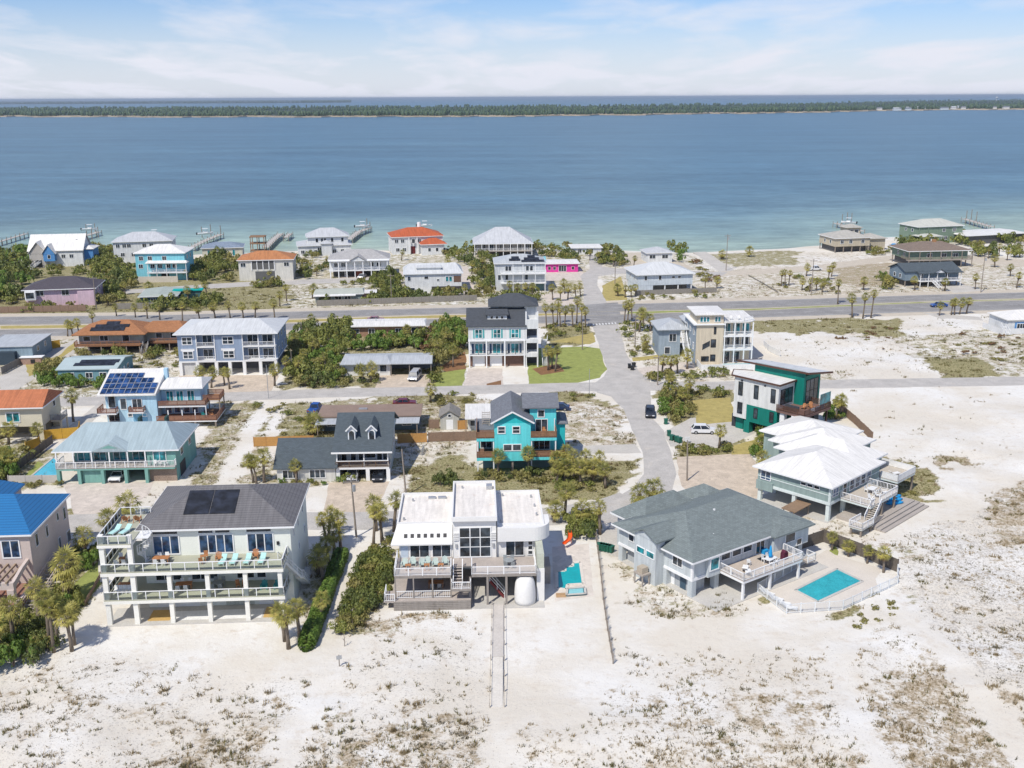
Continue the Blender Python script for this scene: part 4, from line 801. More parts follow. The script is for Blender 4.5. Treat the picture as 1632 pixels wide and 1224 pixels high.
# --- cream house with three decks
A = House('three_deck_house', 'cream three storey house with charcoal tile roof and stacked glass railed decks', (172, 998), (453, 989))
def cream_house(h):
    STONE = mat('cream_stucco', (0.78, 0.765, 0.70), 0.8, var=0.06); FL = SEAFLOOR
    h.wall(mat('pale_sage_stucco', (0.76, 0.775, 0.70), 0.8, var=0.05), 3.7, 21.3, 4.2, 17.7, 0, 10.35)
    for x in (0.25, 3.45): h.box('column', STONE, x - 0.28, x + 0.28, 0.05, 0.6, 0, 11.5 if x < 3 else 11.4)
    for x in (7.6, 12.0, 16.4, 20.45): h.box('column', STONE, x - 0.25, x + 0.25, 0.06, 0.56, 0, 6.55)
    for x in (0.25,): h.box('column', STONE, x - 0.25, x + 0.25, 8.2, 8.7, 0, 10.2)
    h.box('patio', CONC, -0.1, 20.9, -0.2, 4.19, 0.0, 0.12); h.box('rug', mat('tan_outdoor_rug', (0.50, 0.33, 0.12), 0.9), 4.4, 7.0, 0.7, 3.4, 0.121, 0.14); h.box('rug', MATS['tan_outdoor_rug'], 18.0, 20.2, 0.7, 3.4, 0.121, 0.14); h.box('rug', M_WHT, 7.2, 17.8, 0.7, 3.0, 0.121, 0.135)
    for z, n in ((3.35, 'deck'), (6.9, 'deck')):
        h.box(n, FL, -0.1, 20.9, -0.1, 4.19, z - 0.12, z); h.box('deck_beam', STONE, -0.14, 20.94, -0.14, 4.15, z - 0.5, z - 0.122); h.box(n, FL, -0.1, 3.69, 4.195, 8.9, z - 0.12, z); h.box('deck_beam', STONE, -0.14, 3.66, 4.2, 8.94, z - 0.5, z - 0.122)
        h.rail([(-0.02, 8.8), (-0.02, 0.0), (20.82, 0.0), (20.82, 4.0)], z, WHITE, 1.0, 'glass', 1.55, 0.09)
    h.box('roof_deck', FL, -0.1, 3.69, -0.1, 8.9, 10.33, 10.45); h.box('deck_beam', STONE, -0.14, 3.72, -0.14, 8.94, 10.0, 10.328)
    h.rail([(3.6, 8.8), (-0.02, 8.8), (-0.02, 0.0), (3.5, 0.0)], 10.45, WHITE, 1.0, 'glass', 1.2, 0.09)
    h.hip(R_CHAR, 3.7, 21.3, 4.2, 17.7, 10.36, 2.9, 0.55, fascia=WHITE, inset=6.6)
    s_ = (13.5 + 1.1) / 2; sl = Vector((0, s_, 2.72)).normalized(); z0 = 10.54; k = 1.6
    h.solar(SOLAR, (8.3, 3.65 + sl.y * 2.5, z0 + sl.z * 2.5), (1, 0, 0), sl, 2, 1, 3.0, 4.3, 0.12, False)
    for x, n in ((5.0, 3), (10.45, 4), (16.2, 3)): h.win('f', 4.2, x, 7.2, n * 0.98, 2.25, n, 1, fw=0.14, gm=BLUEGLASS)
    for x, w in ((5.0, 2.9), (10.4, 1.7), (12.4, 1.7), (16.1, 2.9)): h.win('f', 4.2, x, 9.75, w, 0.34, 1, 1, fw=0.06)
    for x, n in ((4.9, 3), (9.2, 3), (14.6, 2), (17.0, 1)): h.win('f', 4.2, x, 3.75, n * 1.0, 2.0, n, 1, fw=0.12)
    h.win('f', 4.2, 18.7, 4.6, 0.8, 0.7); h.panel('wall_light', 'f', 4.2, 19.6, 8.0, 0.3, 0.4, DARK, 0.15)
    for x, w in ((4.8, 1.6), (6.6, 3.2), (17.0, 3.4)): h.panel('door', 'f', 4.2, x, 0.15, w, 2.3, WHITE)
    h.win('f', 4.2, 11.3, 1.4, 0.7, 0.8); h.panel('shutter', 'f', 4.2, 13.0, 0.15, 3.4, 2.4, mat('sage_shutter', (0.50, 0.52, 0.46), 0.8, 'siding'))
    for y, z in ((6.0, 8.2), (9.5, 8.0), (13.5, 8.2), (9.5, 4.8), (14.5, 5.0)): h.win('r', 21.3, y, z, 0.6, 0.9, fw=0.06)
    mb = MB()   # spiral stair
    for k in range(18):
        a = k * 0.42 + 1.0; z = 6.95 + k * 0.2; mb.bar((4.4 + 0.06 * cos(a), 2.5 + 0.06 * sin(a), z), (4.4 + 0.85 * cos(a), 2.5 + 0.85 * sin(a), z), 0.3, 0.05)
        mb.bar((4.4 + 0.85 * cos(a), 2.5 + 0.85 * sin(a), z), (4.4 + 0.85 * cos(a), 2.5 + 0.85 * sin(a), z + 1), 0.04)
        mb.bar((4.4 + 0.85 * cos(a), 2.5 + 0.85 * sin(a), z + 1), (4.4 + 0.85 * cos(a + 0.42), 2.5 + 0.85 * sin(a + 0.42), z + 1.2), 0.05)
    mb.tube([(4.4, 2.5, 6.9), (4.4, 2.5, 11.5)], [0.07, 0.07], 8); mb.build('spiral_stairs', M_WHT, h.e)
    h.box('gangway', M_WHT, 3.695, 5.2, 1.7, 4.0, 10.3, 10.36)
    h.stairs((20.3, 2.2, 6.85), (22.0, 4.6, 3.4), 0.9, STONE, WHITE); h.stairs((22.0, 4.6, 3.4), (22.0, 9.5, 0.1), 0.9, STONE, WHITE)
    for y in (12.0, 14.5): h.box('air_conditioner', M_WHT, 21.4, 22.2, y, y + 0.8, 0.0, 0.9)
cream_house(A)
dining_set(A, 6.3, 2.2, 6.9, 0, 't_wood', 'c_white', 'on the upper deck by the spiral stair', 4)
dining_set(A, 11.2, 2.3, 6.9, 0.2, 't_small', 'c_wood', 'in the middle of the upper deck', 2)
put('a_wood', 'wooden adirondack chair between the upper deck table and the aqua loungers', A.w(13.0, 2.4, 6.9), A.yaw + 0.2); put('a_wood', 'wooden adirondack chair standing behind the aqua loungers', A.w(17.2, 2.9, 6.9), A.yaw)
for x in (13.6, 14.9, 16.5, 18.2): put('l_aqua', 'aqua lounge chair in the row on the upper deck', A.w(x, 1.7, 6.9), A.yaw - 0.1, 'aqua loungers on the upper deck')
dining_set(A, 1.7, 2.4, 6.9, 0, 't_small', 'c_white', 'in the corner bay of the upper deck', 4)
dining_set(A, 8.6, 2.4, 3.35, 0.1, 't_wood', 'c_white', 'on the shaded cream lower deck', 4)
dining_set(A, 12.6, 2.5, 3.35, 0, 't_round', 'c_grey', 'amid grey chairs on the cream lower deck', 4)
for x in (15.0, 15.8): put('c_wood', 'wooden chair between two columns of the cream house lower deck', A.w(x, 2.3, 3.35), A.yaw + 0.4, 'wooden lower deck chairs')
for x in (18.2, 19.8): put('a_teal', 'dark teal adirondack chair on the lower deck of the cream house', A.w(x, 1.8, 3.35), A.yaw, 'dark teal adirondack chairs')
for x in (0.8, 1.3, 1.8, 2.3, 2.8): put('c_white', 'white bar chair lined up in the lower corner bay', A.w(x, 1.7, 3.35), A.yaw, 'bar chairs in the corner bay')
put('t_wood', 'bar table behind the row of white bar chairs', A.w(1.8, 2.7, 3.35), A.yaw, None, 'table')
for x in (1.0, 2.2): put('l_aqua', 'aqua lounge chair on the roof deck of the cream house', A.w(x, 3.2, 10.45), A.yaw - 0.35, 'aqua loungers on the roof deck')
for x in (1.2, 2.6): put('a_wood', 'wooden adirondack chair on the roof deck of the cream house', A.w(x, 6.6, 10.45), A.yaw + pi, 'wooden roof deck chairs')

# --- blue roofed house at the left edge
B = House('blue_roof_house', 'pink beige house with bright blue tile roof and timber pergola', (0, 0), xy=(-74.5, 119.0), yaw=3.3)
def blue_house(h):
    S = mat('pink_beige_stucco', (0.56, 0.47, 0.42), 0.85, var=0.10); L = mat('shaded_beige_stucco', (0.50, 0.45, 0.40), 0.85, var=0.1)
    h.wall(S, 0, 14.0, 0, 13.0, 0, 7.6); h.hip(R_BLUE, 0, 14.0, 0, 13.0, 7.6, 3.0, 0.45, fascia=WHITE, inset=4.4)
    h.wall(S, -2, 6.0, 13.0, 18.0, 0, 7.0); h.hip(R_BLUE, -2, 6.0, 12.0, 18.2, 7.3, 2.4, 0.4, inset=3.2)
    for x in (4.0, 7.4, 10.6): h.win('f', 0, x, 4.6, 2.0, 2.2, 2, 1, fw=0.16, gm=BLUEGLASS)
    for y, z, w, hh in ((1.6, 5.2, 0.8, 1.6), (5.0, 5.0, 0.7, 1.5), (9.0, 5.6, 0.6, 1.0), (11.3, 4.8, 0.7, 1.6), (8.6, 1.6, 0.7, 1.6), (11.6, 1.2, 1.2, 1.6)): h.win('r', 14.0, y, z, w, hh, fw=0.06)
    # pergola and loggia in front
    h.wall(S, 0, 13.6, -5.2, -4.7, 2.6, 3.5, 'arcade_beam'); h.posts([(1, -4.95), (5.2, -4.95), (9.2, -4.95), (13.2, -4.95)], 0, 2.6, 0.8, S, 'column')
    mb = MB()
    for s_, k in ((1, 9),): 
        pr = [(-4.7, 3.5), (-4.7, 2.6), (-3.0, 3.2), (-1.2, 3.6), (0, 3.9), (0, 4.3), (-2, 4.1)]
        mb.side(pr, 'x', 13.2, 13.6)
    mb.build('arch', S, h.e)
    for k in range(14): h.box('pergola_beam', mat('weathered_beam', (0.36, 0.27, 0.19), 0.85, var=0.2), 0.4 + k * 0.95, 0.6 + k * 0.95, -5.4, -0.01, 3.51, 3.75)
    h.box('terrace', mat('terracotta_terrace', (0.30, 0.16, 0.12), 0.9, 'paver'), -0.5, 14.3, -6.2, -0.02, 0.0, 1.0)
    h.wall(S, 13.95, 14.3, -6.0, -0.05, 1.002, 1.4, 'low_wall'); h.wall(S, 13.95, 14.3, -6.4, -6.0, 0, 1.7, 'low_wall')
    h.stairs((15.2, 5.5, 1.6), (15.2, -5.8, 0.1), 1.6, GREYDECK, S, n=14); h.box('side_walk', GREYDECK, 14.35, 16.0, 5.5, 9.0, 1.4, 1.6)
blue_house(B)
for k, (x, y) in enumerate(((8.5, -3.2), (9.6, -2.6), (10.8, -3.6), (11.8, -2.8))): put('c_wood', 'reddish chair under the pergola of the blue roofed house', B.w(x, y, 1.0), B.yaw + k, 'chairs under the pergola')

# --- white modern house
W_ = House('white_modern_house', 'white modern beach house with flat roofs, tall window grid and curved canopy', (630, 968), (855, 970), yaw=2.0)
def white_house(h):
    S = mat('white_stucco', (0.73, 0.72, 0.69), 0.75, var=0.05); wy = 5.3
    DK = mat('silvered_deck_boards', (0.42, 0.37, 0.33), 0.85, 'plank', var=0.14); GW = mat('grey_timber', (0.30, 0.27, 0.24), 0.9, 'siding', var=0.15)
    h.wall(S, 0.3, 7.05, wy, 16.6, 2.8, 6.5); h.wall(S, 0.3, 7.05, wy + 1.28, 16.6, 6.501, 7.9, 'upper_wall'); MB().side([(wy + 0.02, 6.502), (wy + 1.27, 6.502), (wy + 1.27, 7.85), (wy + 0.02, 6.6)], 'x', 0.35, 7.0).build('canopy_fill', S, h.e); h.wall(S, 7.1, 12.5, wy - 0.45, 16.8, 2.8, 9.3, 'tower_wall'); h.wall(S, 12.55, 18.3, wy, 17.0, 2.8, 7.9)
    h.wall(mat('shaded_render', (0.55, 0.55, 0.50), 0.85), 0.6, 18.0, 8.0, 16.5, 0, 2.79, 'lower_wall')  # render darkened in colour for the shade under the house
    h.flat(MEMBRANE, 0.0, 7.08, wy + 1.2, 16.8, 7.91, 0.45, S); h.flat(MEMBRANE, 6.95, 12.62, wy - 1.0, 17.0, 9.31, 0.55, S); h.flat(MEMBRANE, 12.63, 18.6, wy + 0.4, 17.2, 7.91, 0.4, S)
    # sloped white canopy with the row of square openings over the left terrace
    c = MB(); c.add([(-0.7, wy - 0.6, 6.2), (7.0, wy - 0.6, 6.2), (7.0, wy + 1.3, 8.3), (0.1, wy + 1.3, 8.3), (-0.7, wy - 0.6, 6.0), (7.0, wy - 0.6, 6.0), (7.0, wy + 1.3, 8.0), (0.1, wy + 1.3, 8.0)],
        [(0, 1, 2, 3), (7, 6, 5, 4), (0, 4, 5, 1), (1, 5, 6, 2), (2, 6, 7, 3), (3, 7, 4, 0)]); c.build('canopy', S, h.e)
    for k in range(7):
        x = 0.95 + k * 0.82; q = MB(); q.bar((x + 0.2, wy - 0.06, 6.82), (x + 0.2, wy + 0.28, 7.20), 0.42, 0.07); q.build('canopy_opening', DARK, h.e)
    # curved canopy on the right
    cv = [(12.66, wy - 0.7), (17.0, wy - 0.7)] + [(17.0 + 2.3 * sin(a), wy + 1.6 - 2.3 * cos(a)) for a in np.linspace(0.15, pi / 2, 9)] + [(19.3, wy + 3.6), (18.35, wy + 3.6), (18.35, wy + 0.38), (12.66, wy + 0.38)]
    h.prism('curved_canopy', S, cv, 6.35, 8.15)
    h.win('f', wy - 0.45, 7.95, 4.35, 3.8, 3.85, 3, 3, fw=0.14); h.wins('f', wy, [1.7], 4.2, 2.3, 2.1, 2, 1, fw=0.1); h.win('f', wy, 4.5, 4.2, 2.2, 2.1, 2, 1); h.win('f', wy, 13.75, 4.2, 2.2, 1.95, 2, 1)
    for z in (4.3, 4.95, 5.6): h.win('f', wy, 16.55, z, 0.5, 0.45)
    h.panel('door', 'f', wy, 0.5, 4.15, 0.9, 2.2, mat('pale_blue_door', (0.50, 0.58, 0.66), 0.6))
    for x in (7.35, 12.0): h.panel('wall_lamp', 'f', wy - 0.45, x, 5.6, 0.25, 0.5, GREYMETAL, 0.2)
    for k in range(5): [h.box('louver', S, x, x + 0.7, wy - 0.62, wy - 0.46, 6.6 + k * 0.22, 6.72 + k * 0.22) for x in (7.15, 11.8)]
    # upper decks
    h.deck(DK, 0.0, 6.9, 0.0, wy - 0.01, 4.15, 0.35, edge=GW); h.deck(DK, 9.35, 17.3, 0.0, wy - 0.46, 4.15, 0.35, edge=GW); h.box('landing', DK, 6.95, 9.3, 2.6, wy - 0.47, 4.05, 4.14)
    h.rail([(0.05, wy - 0.1), (0.05, 0.05), (6.85, 0.05), (6.85, 2.5)], 4.15, WHITE, 1.0, 'mesh', 1.7, 0.12); h.rail([(9.4, 2.6), (9.4, 0.05), (17.2, 0.05), (17.2, wy - 0.6)], 4.15, WHITE, 1.0, 'mesh', 1.95, 0.12)
    h.stairs((7.7, 2.6, 4.1), (7.7, -0.1, 2.75), 1.1, DK, WHITE); h.deck(DK, 6.95, 9.3, -1.0, -0.1, 2.75, 0.3, edge=GW, name='stair_landing'); h.rail([(6.98, -0.1), (6.98, -0.95), (9.25, -0.95), (9.25, -0.1)], 2.75, WHITE, 0.9, 'picket', 1.1)
    # lower screened porch and raised deck
    h.box('porch_floor', DK, -0.4, 9.25, -0.8, 7.9, 1.0, 1.12); 
    for k in range(5): h.box('skirt_board', GW, -0.1, 9.25, -0.95 + 0.012 * k, -0.81, 0.02 + k * 0.24, 0.22 + k * 0.24)
    h.posts([(0.1, 0.1), (2.3, 0.1), (4.6, 0.1), (6.85, 0.1)], 1.12, 3.79, 0.16, GW); h.posts([(9.2, 0.1), (11.3, 0.1), (13.6, 0.1)], 0, 3.79, 0.26, GW)
    h.rail([(0.1, 0.1), (6.85, 0.1)], 1.12, WHITE, 0.95, 'picket', 2.25); h.rail([(-1.2, 2.0), (-1.2, -0.6), (0.0, -0.6)], 1.12, WHITE, 0.95, 'picket', 1.3); h.box('side_landing', DK, -1.3, -0.41, -0.7, 2.2, 1.0, 1.12)
    h.box('lower_patio', CONC, 9.3, 18.2, -0.9, 7.9, 0.0, 0.1)
    h.win('f', 8.0, 9.4, 1.5, 2.3, 1.1, 3, 1); h.win('f', 8.0, 12.2, 1.5, 1.4, 1.0, 2, 1)
    h.stairs((13.4, 2.2, 0.1), (11.6, 2.2, 2.4), 1.0, mat('red_stairs', (0.16, 0.03, 0.03), 0.8), WHITE)
    sh = MB(); sh.tube([(15.9, 0.6, z) for z in (0.05, 0.6, 1.6, 2.6, 3.2, 3.6)], [1.28, 1.32, 1.30, 1.22, 1.05, 0.75], 24); sh.build('outdoor_shower', S, h.e, True)
    h.wall(S, 17.35, 18.3, 0.8, wy, 0, 4.4, 'curved_end_wall'); h.wall(mat('pale_sage_wall', (0.47, 0.49, 0.40), 0.8), 17.4, 18.25, 0.9, wy - 0.05, 4.401, 6.3, 'sage_wall')
    h.box('side_steps', GREYDECK, 18.4, 19.4, 5.5, 8.5, 0, 2.4)
    # roof clutter
    h.boxes('roof_hatch', GREYMETAL, [(3.6, 4.6, 15.2, 15.9, 7.98, 8.2)]); h.boxes('roof_hatch', GREYMETAL, [(4.9, 6.0, 15.2, 15.9, 7.98, 8.2)]); h.boxes('air_handler', GREYMETAL, [(11.4, 12.2, 14.8, 15.8, 9.4, 9.9)])
    for x, y, z in ((0.8, 8.2, 8.0), (1.6, 14.6, 8.0), (8.2, 15.4, 9.4), (13.6, 15.9, 8.0), (17.4, 15.2, 8.0), (17.7, 12.0, 8.0), (17.8, 9.0, 8.0), (13.2, 7.0, 8.0)):
        MB().tube([(x, y, z - 0.05), (x, y, z + 0.35)], [0.13, 0.13], 8).build('roof_vent', GREYMETAL, h.e)
white_house(W_)
for k, x in enumerate((1.1, 2.1, 3.3, 3.9, 4.9, 6.1)): put('a_sage', 'pale green adirondack chair on the left terrace of the white modern house', W_.w(x, 2.6 + 0.4 * (k % 2), 4.15), W_.yaw + 0.15 * (k % 3 - 1), 'pale green terrace chairs')
for x in (1.6, 3.9, 5.6): put('t_small', 'small side table among the pale green adirondack chairs', W_.w(x, 1.6, 4.15), W_.yaw, 'small terrace tables', 'table')
dining_set(W_, 14.0, 2.4, 4.15, 0, 't_round', 'c_grey', 'on the white house right terrace', 4)
dining_set(W_, 4.9, 3.0, 1.12, 0, 't_wood', 'c_grey', 'in the white house screened porch', 4)

# --- grey green roof house with the pool
G = House('grey_green_roof_house', 'pale grey stilt house under a broad grey green shingle roof beside the pool', (1101.7, 954.6), yaw=35.2)
def pool_house(h):
    S = mat('pale_grey_siding', (0.52, 0.56, 0.57), 0.75, 'siding', var=0.05); ez = 5.0; T = WHITE
    h.wall(S, 0.2, 20.8, 0.2, 13.9, 2.45, ez); h.wall(S, 14.0, 20.8, -0.7, 0.18, 2.45, ez, 'bay_wall'); h.wall(S, -1.3, 0.19, 5.2, 9.2, 0, ez + 1.0, 'bay_wall'); h.wall(S, 2.4, 4.5, -0.35, 0.19, 2.3, ez, 'bay_wall')
    h.hip(R_GREEN, 0, 21, 0, 14.1, ez, 3.1, 0.55, fascia=T, inset=6.0); h.hip(R_GREEN, 13.9, 20.9, -0.9, 3.0, ez - 0.003, 1.4, 0.45, name='bay_roof', inset=2.0, axis='y')
    h.gab(R_GREEN, -1.4, 4.5, 5.1, 9.3, ez + 1.02, 1.1, S, 'x', 0.35, name='gable_roof'); h.hip(R_GREEN, 3.0, 14.0, 12.0, 18.0, ez - 0.4, 2.6, 0.45, name='rear_roof', axis='x', fascia=T); h.wall(S, 3.2, 13.8, 14.0, 17.7, 0.0, ez - 0.42, 'rear_wall')
    h.hip(R_GREEN, 15.0, 20.5, 12.0, 18.5, ez - 0.6, 2.0, 0.4, name='rear_roof', axis='y', fascia=T); h.wall(S, 15.2, 20.3, 14.0, 18.2, 0, ez - 0.62, 'rear_wall')
    h.box('floor_beam', T, 0.1, 20.9, 0.1, 14.0, 2.2, 2.448); h.posts([(0.5, 0.5), (4.6, 0.6), (0.5, 5.0), (0.5, 9.7), (0.5, 13.5), (20.4, 0.5), (20.4, 5), (20.4, 13.5)], 0, 2.2, 0.75, S, 'pier')
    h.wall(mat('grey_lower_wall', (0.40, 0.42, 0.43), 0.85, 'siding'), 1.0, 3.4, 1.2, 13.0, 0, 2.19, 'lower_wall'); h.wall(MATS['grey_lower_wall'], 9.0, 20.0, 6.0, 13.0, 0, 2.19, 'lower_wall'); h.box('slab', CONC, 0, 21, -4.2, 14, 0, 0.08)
    h.win('f', -0.35, 2.75, 3.2, 1.4, 1.5, 1, 1, gm=TEALGLASS, fw=0.12); h.wins('f', 0.2, [5.2, 7.2, 9.2], 3.7, 1.5, 1.0, 1, 1, fw=0.1); h.win('f', 0.2, 11.6, 2.8, 1.5, 2.0, 2, 1); h.win('f', -0.7, 16.2, 3.5, 1.8, 1.1)
    h.win('f', -0.7, 18.5, 2.6, 0.9, 0.8); h.win('r', 20.8, 3, 3.5, 1.4, 1.2); h.win('r', 20.8, 8, 3.5, 1.4, 1.2)
    h.win('l', 0.2, 2.0, 3.4, 1.6, 1.1, 2, 1); h.win('l', 0.2, 11.0, 3.6, 0.9, 0.9); h.wins('l', -1.3, [5.5, 7.3], 3.6, 1.35, 0.75, gm=TEALGLASS, fw=0.1)
    h.panel('door', 'l', 1.0, 2.0, 0.05, 1.0, 2.1, mat('navy_door', (0.05, 0.09, 0.13), 0.5)); h.panel('door', 'l', 0.998, 4.0, 0.05, 0.9, 2.1, WHITE)
    for z in (2.46, ez - 0.16): h.boxes('trim_band', T, [(0.15, 20.85, 0.13, 0.197, z, z + 0.14), (0.13, 0.197, 0.2, 5.15, z, z + 0.14), (0.13, 0.197, 9.25, 13.9, z, z + 0.14)])
    h.boxes('corner_board', T, [(0.14, 0.4, 0.12, 0.196, 2.62, ez - 0.17), (0.12, 0.196, 0.2, 0.45, 2.62, ez - 0.17)])
    # deck, rail, stairs
    D = mat('sand_deck_boards', (0.50, 0.43, 0.36), 0.85, 'plank', var=0.1)
    h.deck(D, 4.6, 15.6, -4.2, 0.19, 2.72, 0.4, edge=T); h.rail([(4.65, 0.1), (4.65, -4.15), (15.55, -4.15), (15.55, -1.0)], 2.72, WHITE, 1.0, 'picket', 1.8, 0.12)
    h.posts([(4.9, -3.9), (9.8, -3.9), (15.2, -3.9)], 0, 2.32, 0.28, T); h.stairs((15.6, -2.2, 2.7), (18.3, -2.2, 0.9), 1.2, D, WHITE); h.box('stair_landing', D, 18.3, 19.8, -2.9, -1.5, 0.78, 0.9); h.rail([(18.3, -2.9), (19.8, -2.9), (19.8, -1.5)], 0.9, WHITE, 1.0, 'picket', 1.4)
    h.box('storage_box', M_BLUEF, 12.5, 13.3, -0.5, 0.1, 2.73, 3.3); h.box('door_mat', DARK, 10.8, 12.6, -1.8, -0.7, 2.722, 2.74)
    c = MB(); c.box(-2.6, -1.6, 6.2, 7.2, 1.6, 2.4); c.build('air_conditioner', mat('beige_metal', (0.42, 0.36, 0.28), 0.6), h.e); h.boxes('equipment_stand', GREYDECK, [(-2.8, -1.4, 5.9, 7.6, 1.4, 1.6), (-2.75, -2.6, 5.95, 6.1, 0, 1.4), (-1.6, -1.45, 5.95, 6.1, 0, 1.4), (-2.75, -2.6, 7.4, 7.55, 0, 1.4), (-1.6, -1.45, 7.4, 7.55, 0, 1.4)])
    MB().tube([(9.5, 5.8, 7.35), (9.5, 5.8, 7.75)], [0.16, 0.16], 8).build('roof_vent', M_WHT, h.e); MB().tube([(6.0, 2.5, 6.0), (6.0, 2.5, 6.35)], [0.1, 0.1], 8).build('roof_vent', M_WHT, h.e)
pool_house(G)
dining_set(G, 11.2, -2.6, 2.72, 0.1, 't_white', 'c_white', 'on the deck of the grey green roof house', 4); put('l_white', 'white lounge chair on the deck of the grey green roof house', G.w(7.0, -2.2, 2.72), G.yaw + 2.2, 'white deck loungers'); put('l_white', 'white lounge chair on the deck of the grey green roof house', G.w(6.5, -3.2, 2.72), G.yaw + 2.4, 'white deck loungers'); put('c_white', 'white chair beside the deck loungers', G.w(8.6, -1.4, 2.72), G.yaw + 2)
u = empty('closed_parasol', G.w(11.2, -2.55, 2.72), 0, 'closed blue parasol standing at the white deck table', 'parasol'); MB().tube([(0, 0, 0), (0, 0, 2.4)], [0.03, 0.03], 8).build('pole', M_WHT, u); MB().tube([(0, 0, 0.9), (0, 0, 1.2), (0, 0, 2.2), (0, 0, 2.45)], [0.22, 0.26, 0.12, 0.03], 10).build('canopy', M_BLUEF, u, True)
u = empty('covered_grill', G.w(13.6, -2.8, 2.72), G.yaw, 'dark red covered grill on the deck near the white table', 'grill'); MB().box(-0.4, 0.4, -0.3, 0.3, 0, 0.9).build('cover', mat('maroon_cover', (0.10, 0.02, 0.04), 0.8), u); MB().tube([(0, -0.3, 0.95), (0, 0.3, 0.95)], [0.3, 0.3], 10).build('lid', MATS['maroon_cover'], u)

# --- white roofed stilt house on the right
H = House('white_roof_house', 'sage green stilt house with four stepped white metal hip roofs', (1322.4, 835.3), yaw=44.0)
def stepped_house(h):
    S = mat('sage_siding', (0.27, 0.35, 0.33), 0.75, 'siding', var=0.06); D = mat('sandy_deck', (0.50, 0.45, 0.38), 0.85, 'plank', var=0.1); T = mat('pale_sage_trim', (0.60, 0.66, 0.64), 0.7); fz, ez = 2.9, 5.4
    secs = [(0.6, 15.4, 0.6, 12.8), (10.6, 19.4, 2.3, 15.4), (13.2, 24.6, 6.9, 18.1), (16.4, 27.4, 10.6, 21.9)]
    for k, (a, b, c, d) in enumerate(secs):
        h.wall(S, a, b, c, d, fz if k == 0 else 0.0, ez - 0.004 * k); h.hip(WHITEROOF, a, b, c, d, ez - 0.004 * k, 2.5 - 0.15 * k, 0.6, fascia=WHITE)
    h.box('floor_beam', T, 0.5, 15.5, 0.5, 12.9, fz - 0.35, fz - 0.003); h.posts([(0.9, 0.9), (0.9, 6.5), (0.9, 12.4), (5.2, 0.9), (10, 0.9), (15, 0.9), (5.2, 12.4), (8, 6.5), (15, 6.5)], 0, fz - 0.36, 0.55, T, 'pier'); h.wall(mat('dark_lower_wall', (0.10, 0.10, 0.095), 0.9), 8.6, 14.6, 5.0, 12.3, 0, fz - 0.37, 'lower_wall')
    h.win('l', 0.6, 10.6, 3.7, 1.6, 1.3, 2, 1, gm=BLUEGLASS); h.wins('l', 0.6, [2.4, 3.5, 4.6], 4.55, 0.8, 0.4, fw=0.08); h.box('corner_bay', S, 0.3, 0.59, 10.0, 12.85, 2.0, 3.4)
    for z in (fz, 4.0): h.boxes('trim_band', T, [(0.54, 0.597, 0.6, 12.8, z, z + 0.12), (0.6, 15.4, 0.54, 0.597, z, z + 0.12)])
    h.boxes('corner_board', T, [(0.53, 0.596, 0.6, 0.85, fz + 0.13, ez), (0.6, 0.85, 0.53, 0.596, fz + 0.13, ez)])
    h.win('f', 0.6, 1.3, 3.7, 1.5, 1.3, 2, 1, gm=BLUEGLASS); h.win('f', 0.6, 4.2, 3.0, 1.0, 2.0); h.wins('f', 0.6, [6.2, 7.9, 9.6, 11.3], 3.4, 1.2, 1.5, 1, 1, fw=0.12, gm=BLUEGLASS); h.win('f', 2.3, 16.4, 3.4, 1.6, 1.4, 2, 1)
    h.win('l', 10.6, 13.4, 3.4, 1.2, 1.2)
    h.deck(D, 3.3, 11.5, -4.4, 0.55, 3.0, 0.35, edge=T); h.rail([(3.35, 0.4), (3.35, -4.35), (4.2, -4.35)], 3.0, WHITE, 1.0, 'picket'); h.rail([(5.9, -4.35), (11.45, -4.35), (11.45, 0.4)], 3.0, WHITE, 1.0, 'picket', 1.6)
    h.posts([(3.6, -4.1), (7.4, -4.1), (11.2, -4.1), (7.4, -0.6)], 0, 2.64, 0.3, PILE, 'piling'); h.stairs((5.0, -4.4, 2.95), (2.0, -4.9, 1.2), 1.3, D, WHITE); h.deck(D, -1.4, 2.0, -5.7, -3.6, 1.25, 0.2, edge=T, name='lower_landing'); h.rail([(-1.35, -3.7), (-1.35, -5.65), (1.9, -5.65)], 1.25, WHITE, 0.95, 'picket', 1.6); h.rail([(-1.35, -3.65), (1.9, -3.65)], 1.25, WHITE, 0.95, 'picket', 1.6); h.posts([(-1.1, -5.4), (1.7, -5.4), (-1.1, -3.9)], 0, 1.05, 0.25, PILE, 'piling')
    h.deck(D, 15.6, 21.5, -2.4, 2.2, 3.0, 0.35, edge=T); h.rail([(15.65, 0.4), (15.65, -2.35), (21.45, -2.35), (21.45, 6.0)], 3.0, M_WHT, 1.0, 'solid', 1.6); h.posts([(15.9, -2.1), (21.2, -2.1)], 0, 2.64, 0.3, PILE, 'piling'); h.deck(D, 19.45, 21.5, 2.205, 6.8, 3.0, 0.35, edge=T)
    for k in range(3): h.box('platform_step', mat('grey_platform', (0.40, 0.36, 0.32), 0.9, 'plank'), 2.6, 16.6 - k * 0.1, -7.2 + k * 0.7, -6.55 + k * 0.7, 0.0, 0.18 + 0.16 * k)
    h.box('platform', MATS['grey_platform'], 2.6, 16.4, -5.05, 0.4, 0.0, 0.55)
    h.box('sand_slab', CONC, 0, 15.8, 0.42, 13, 0, 0.05)
stepped_house(H)
dining_set(H, 8.6, -1.8, 3.0, 0.1, 't_white', 'c_white', 'on the deck of the white stepped roof house', 4)
for k in range(3): put('a_white', 'white adirondack chair on the deck of the white stepped roof house', H.w(5.6 + 1.9 * k, -3.2, 3.0), H.yaw + 0.3 * k, 'white deck adirondack chairs')
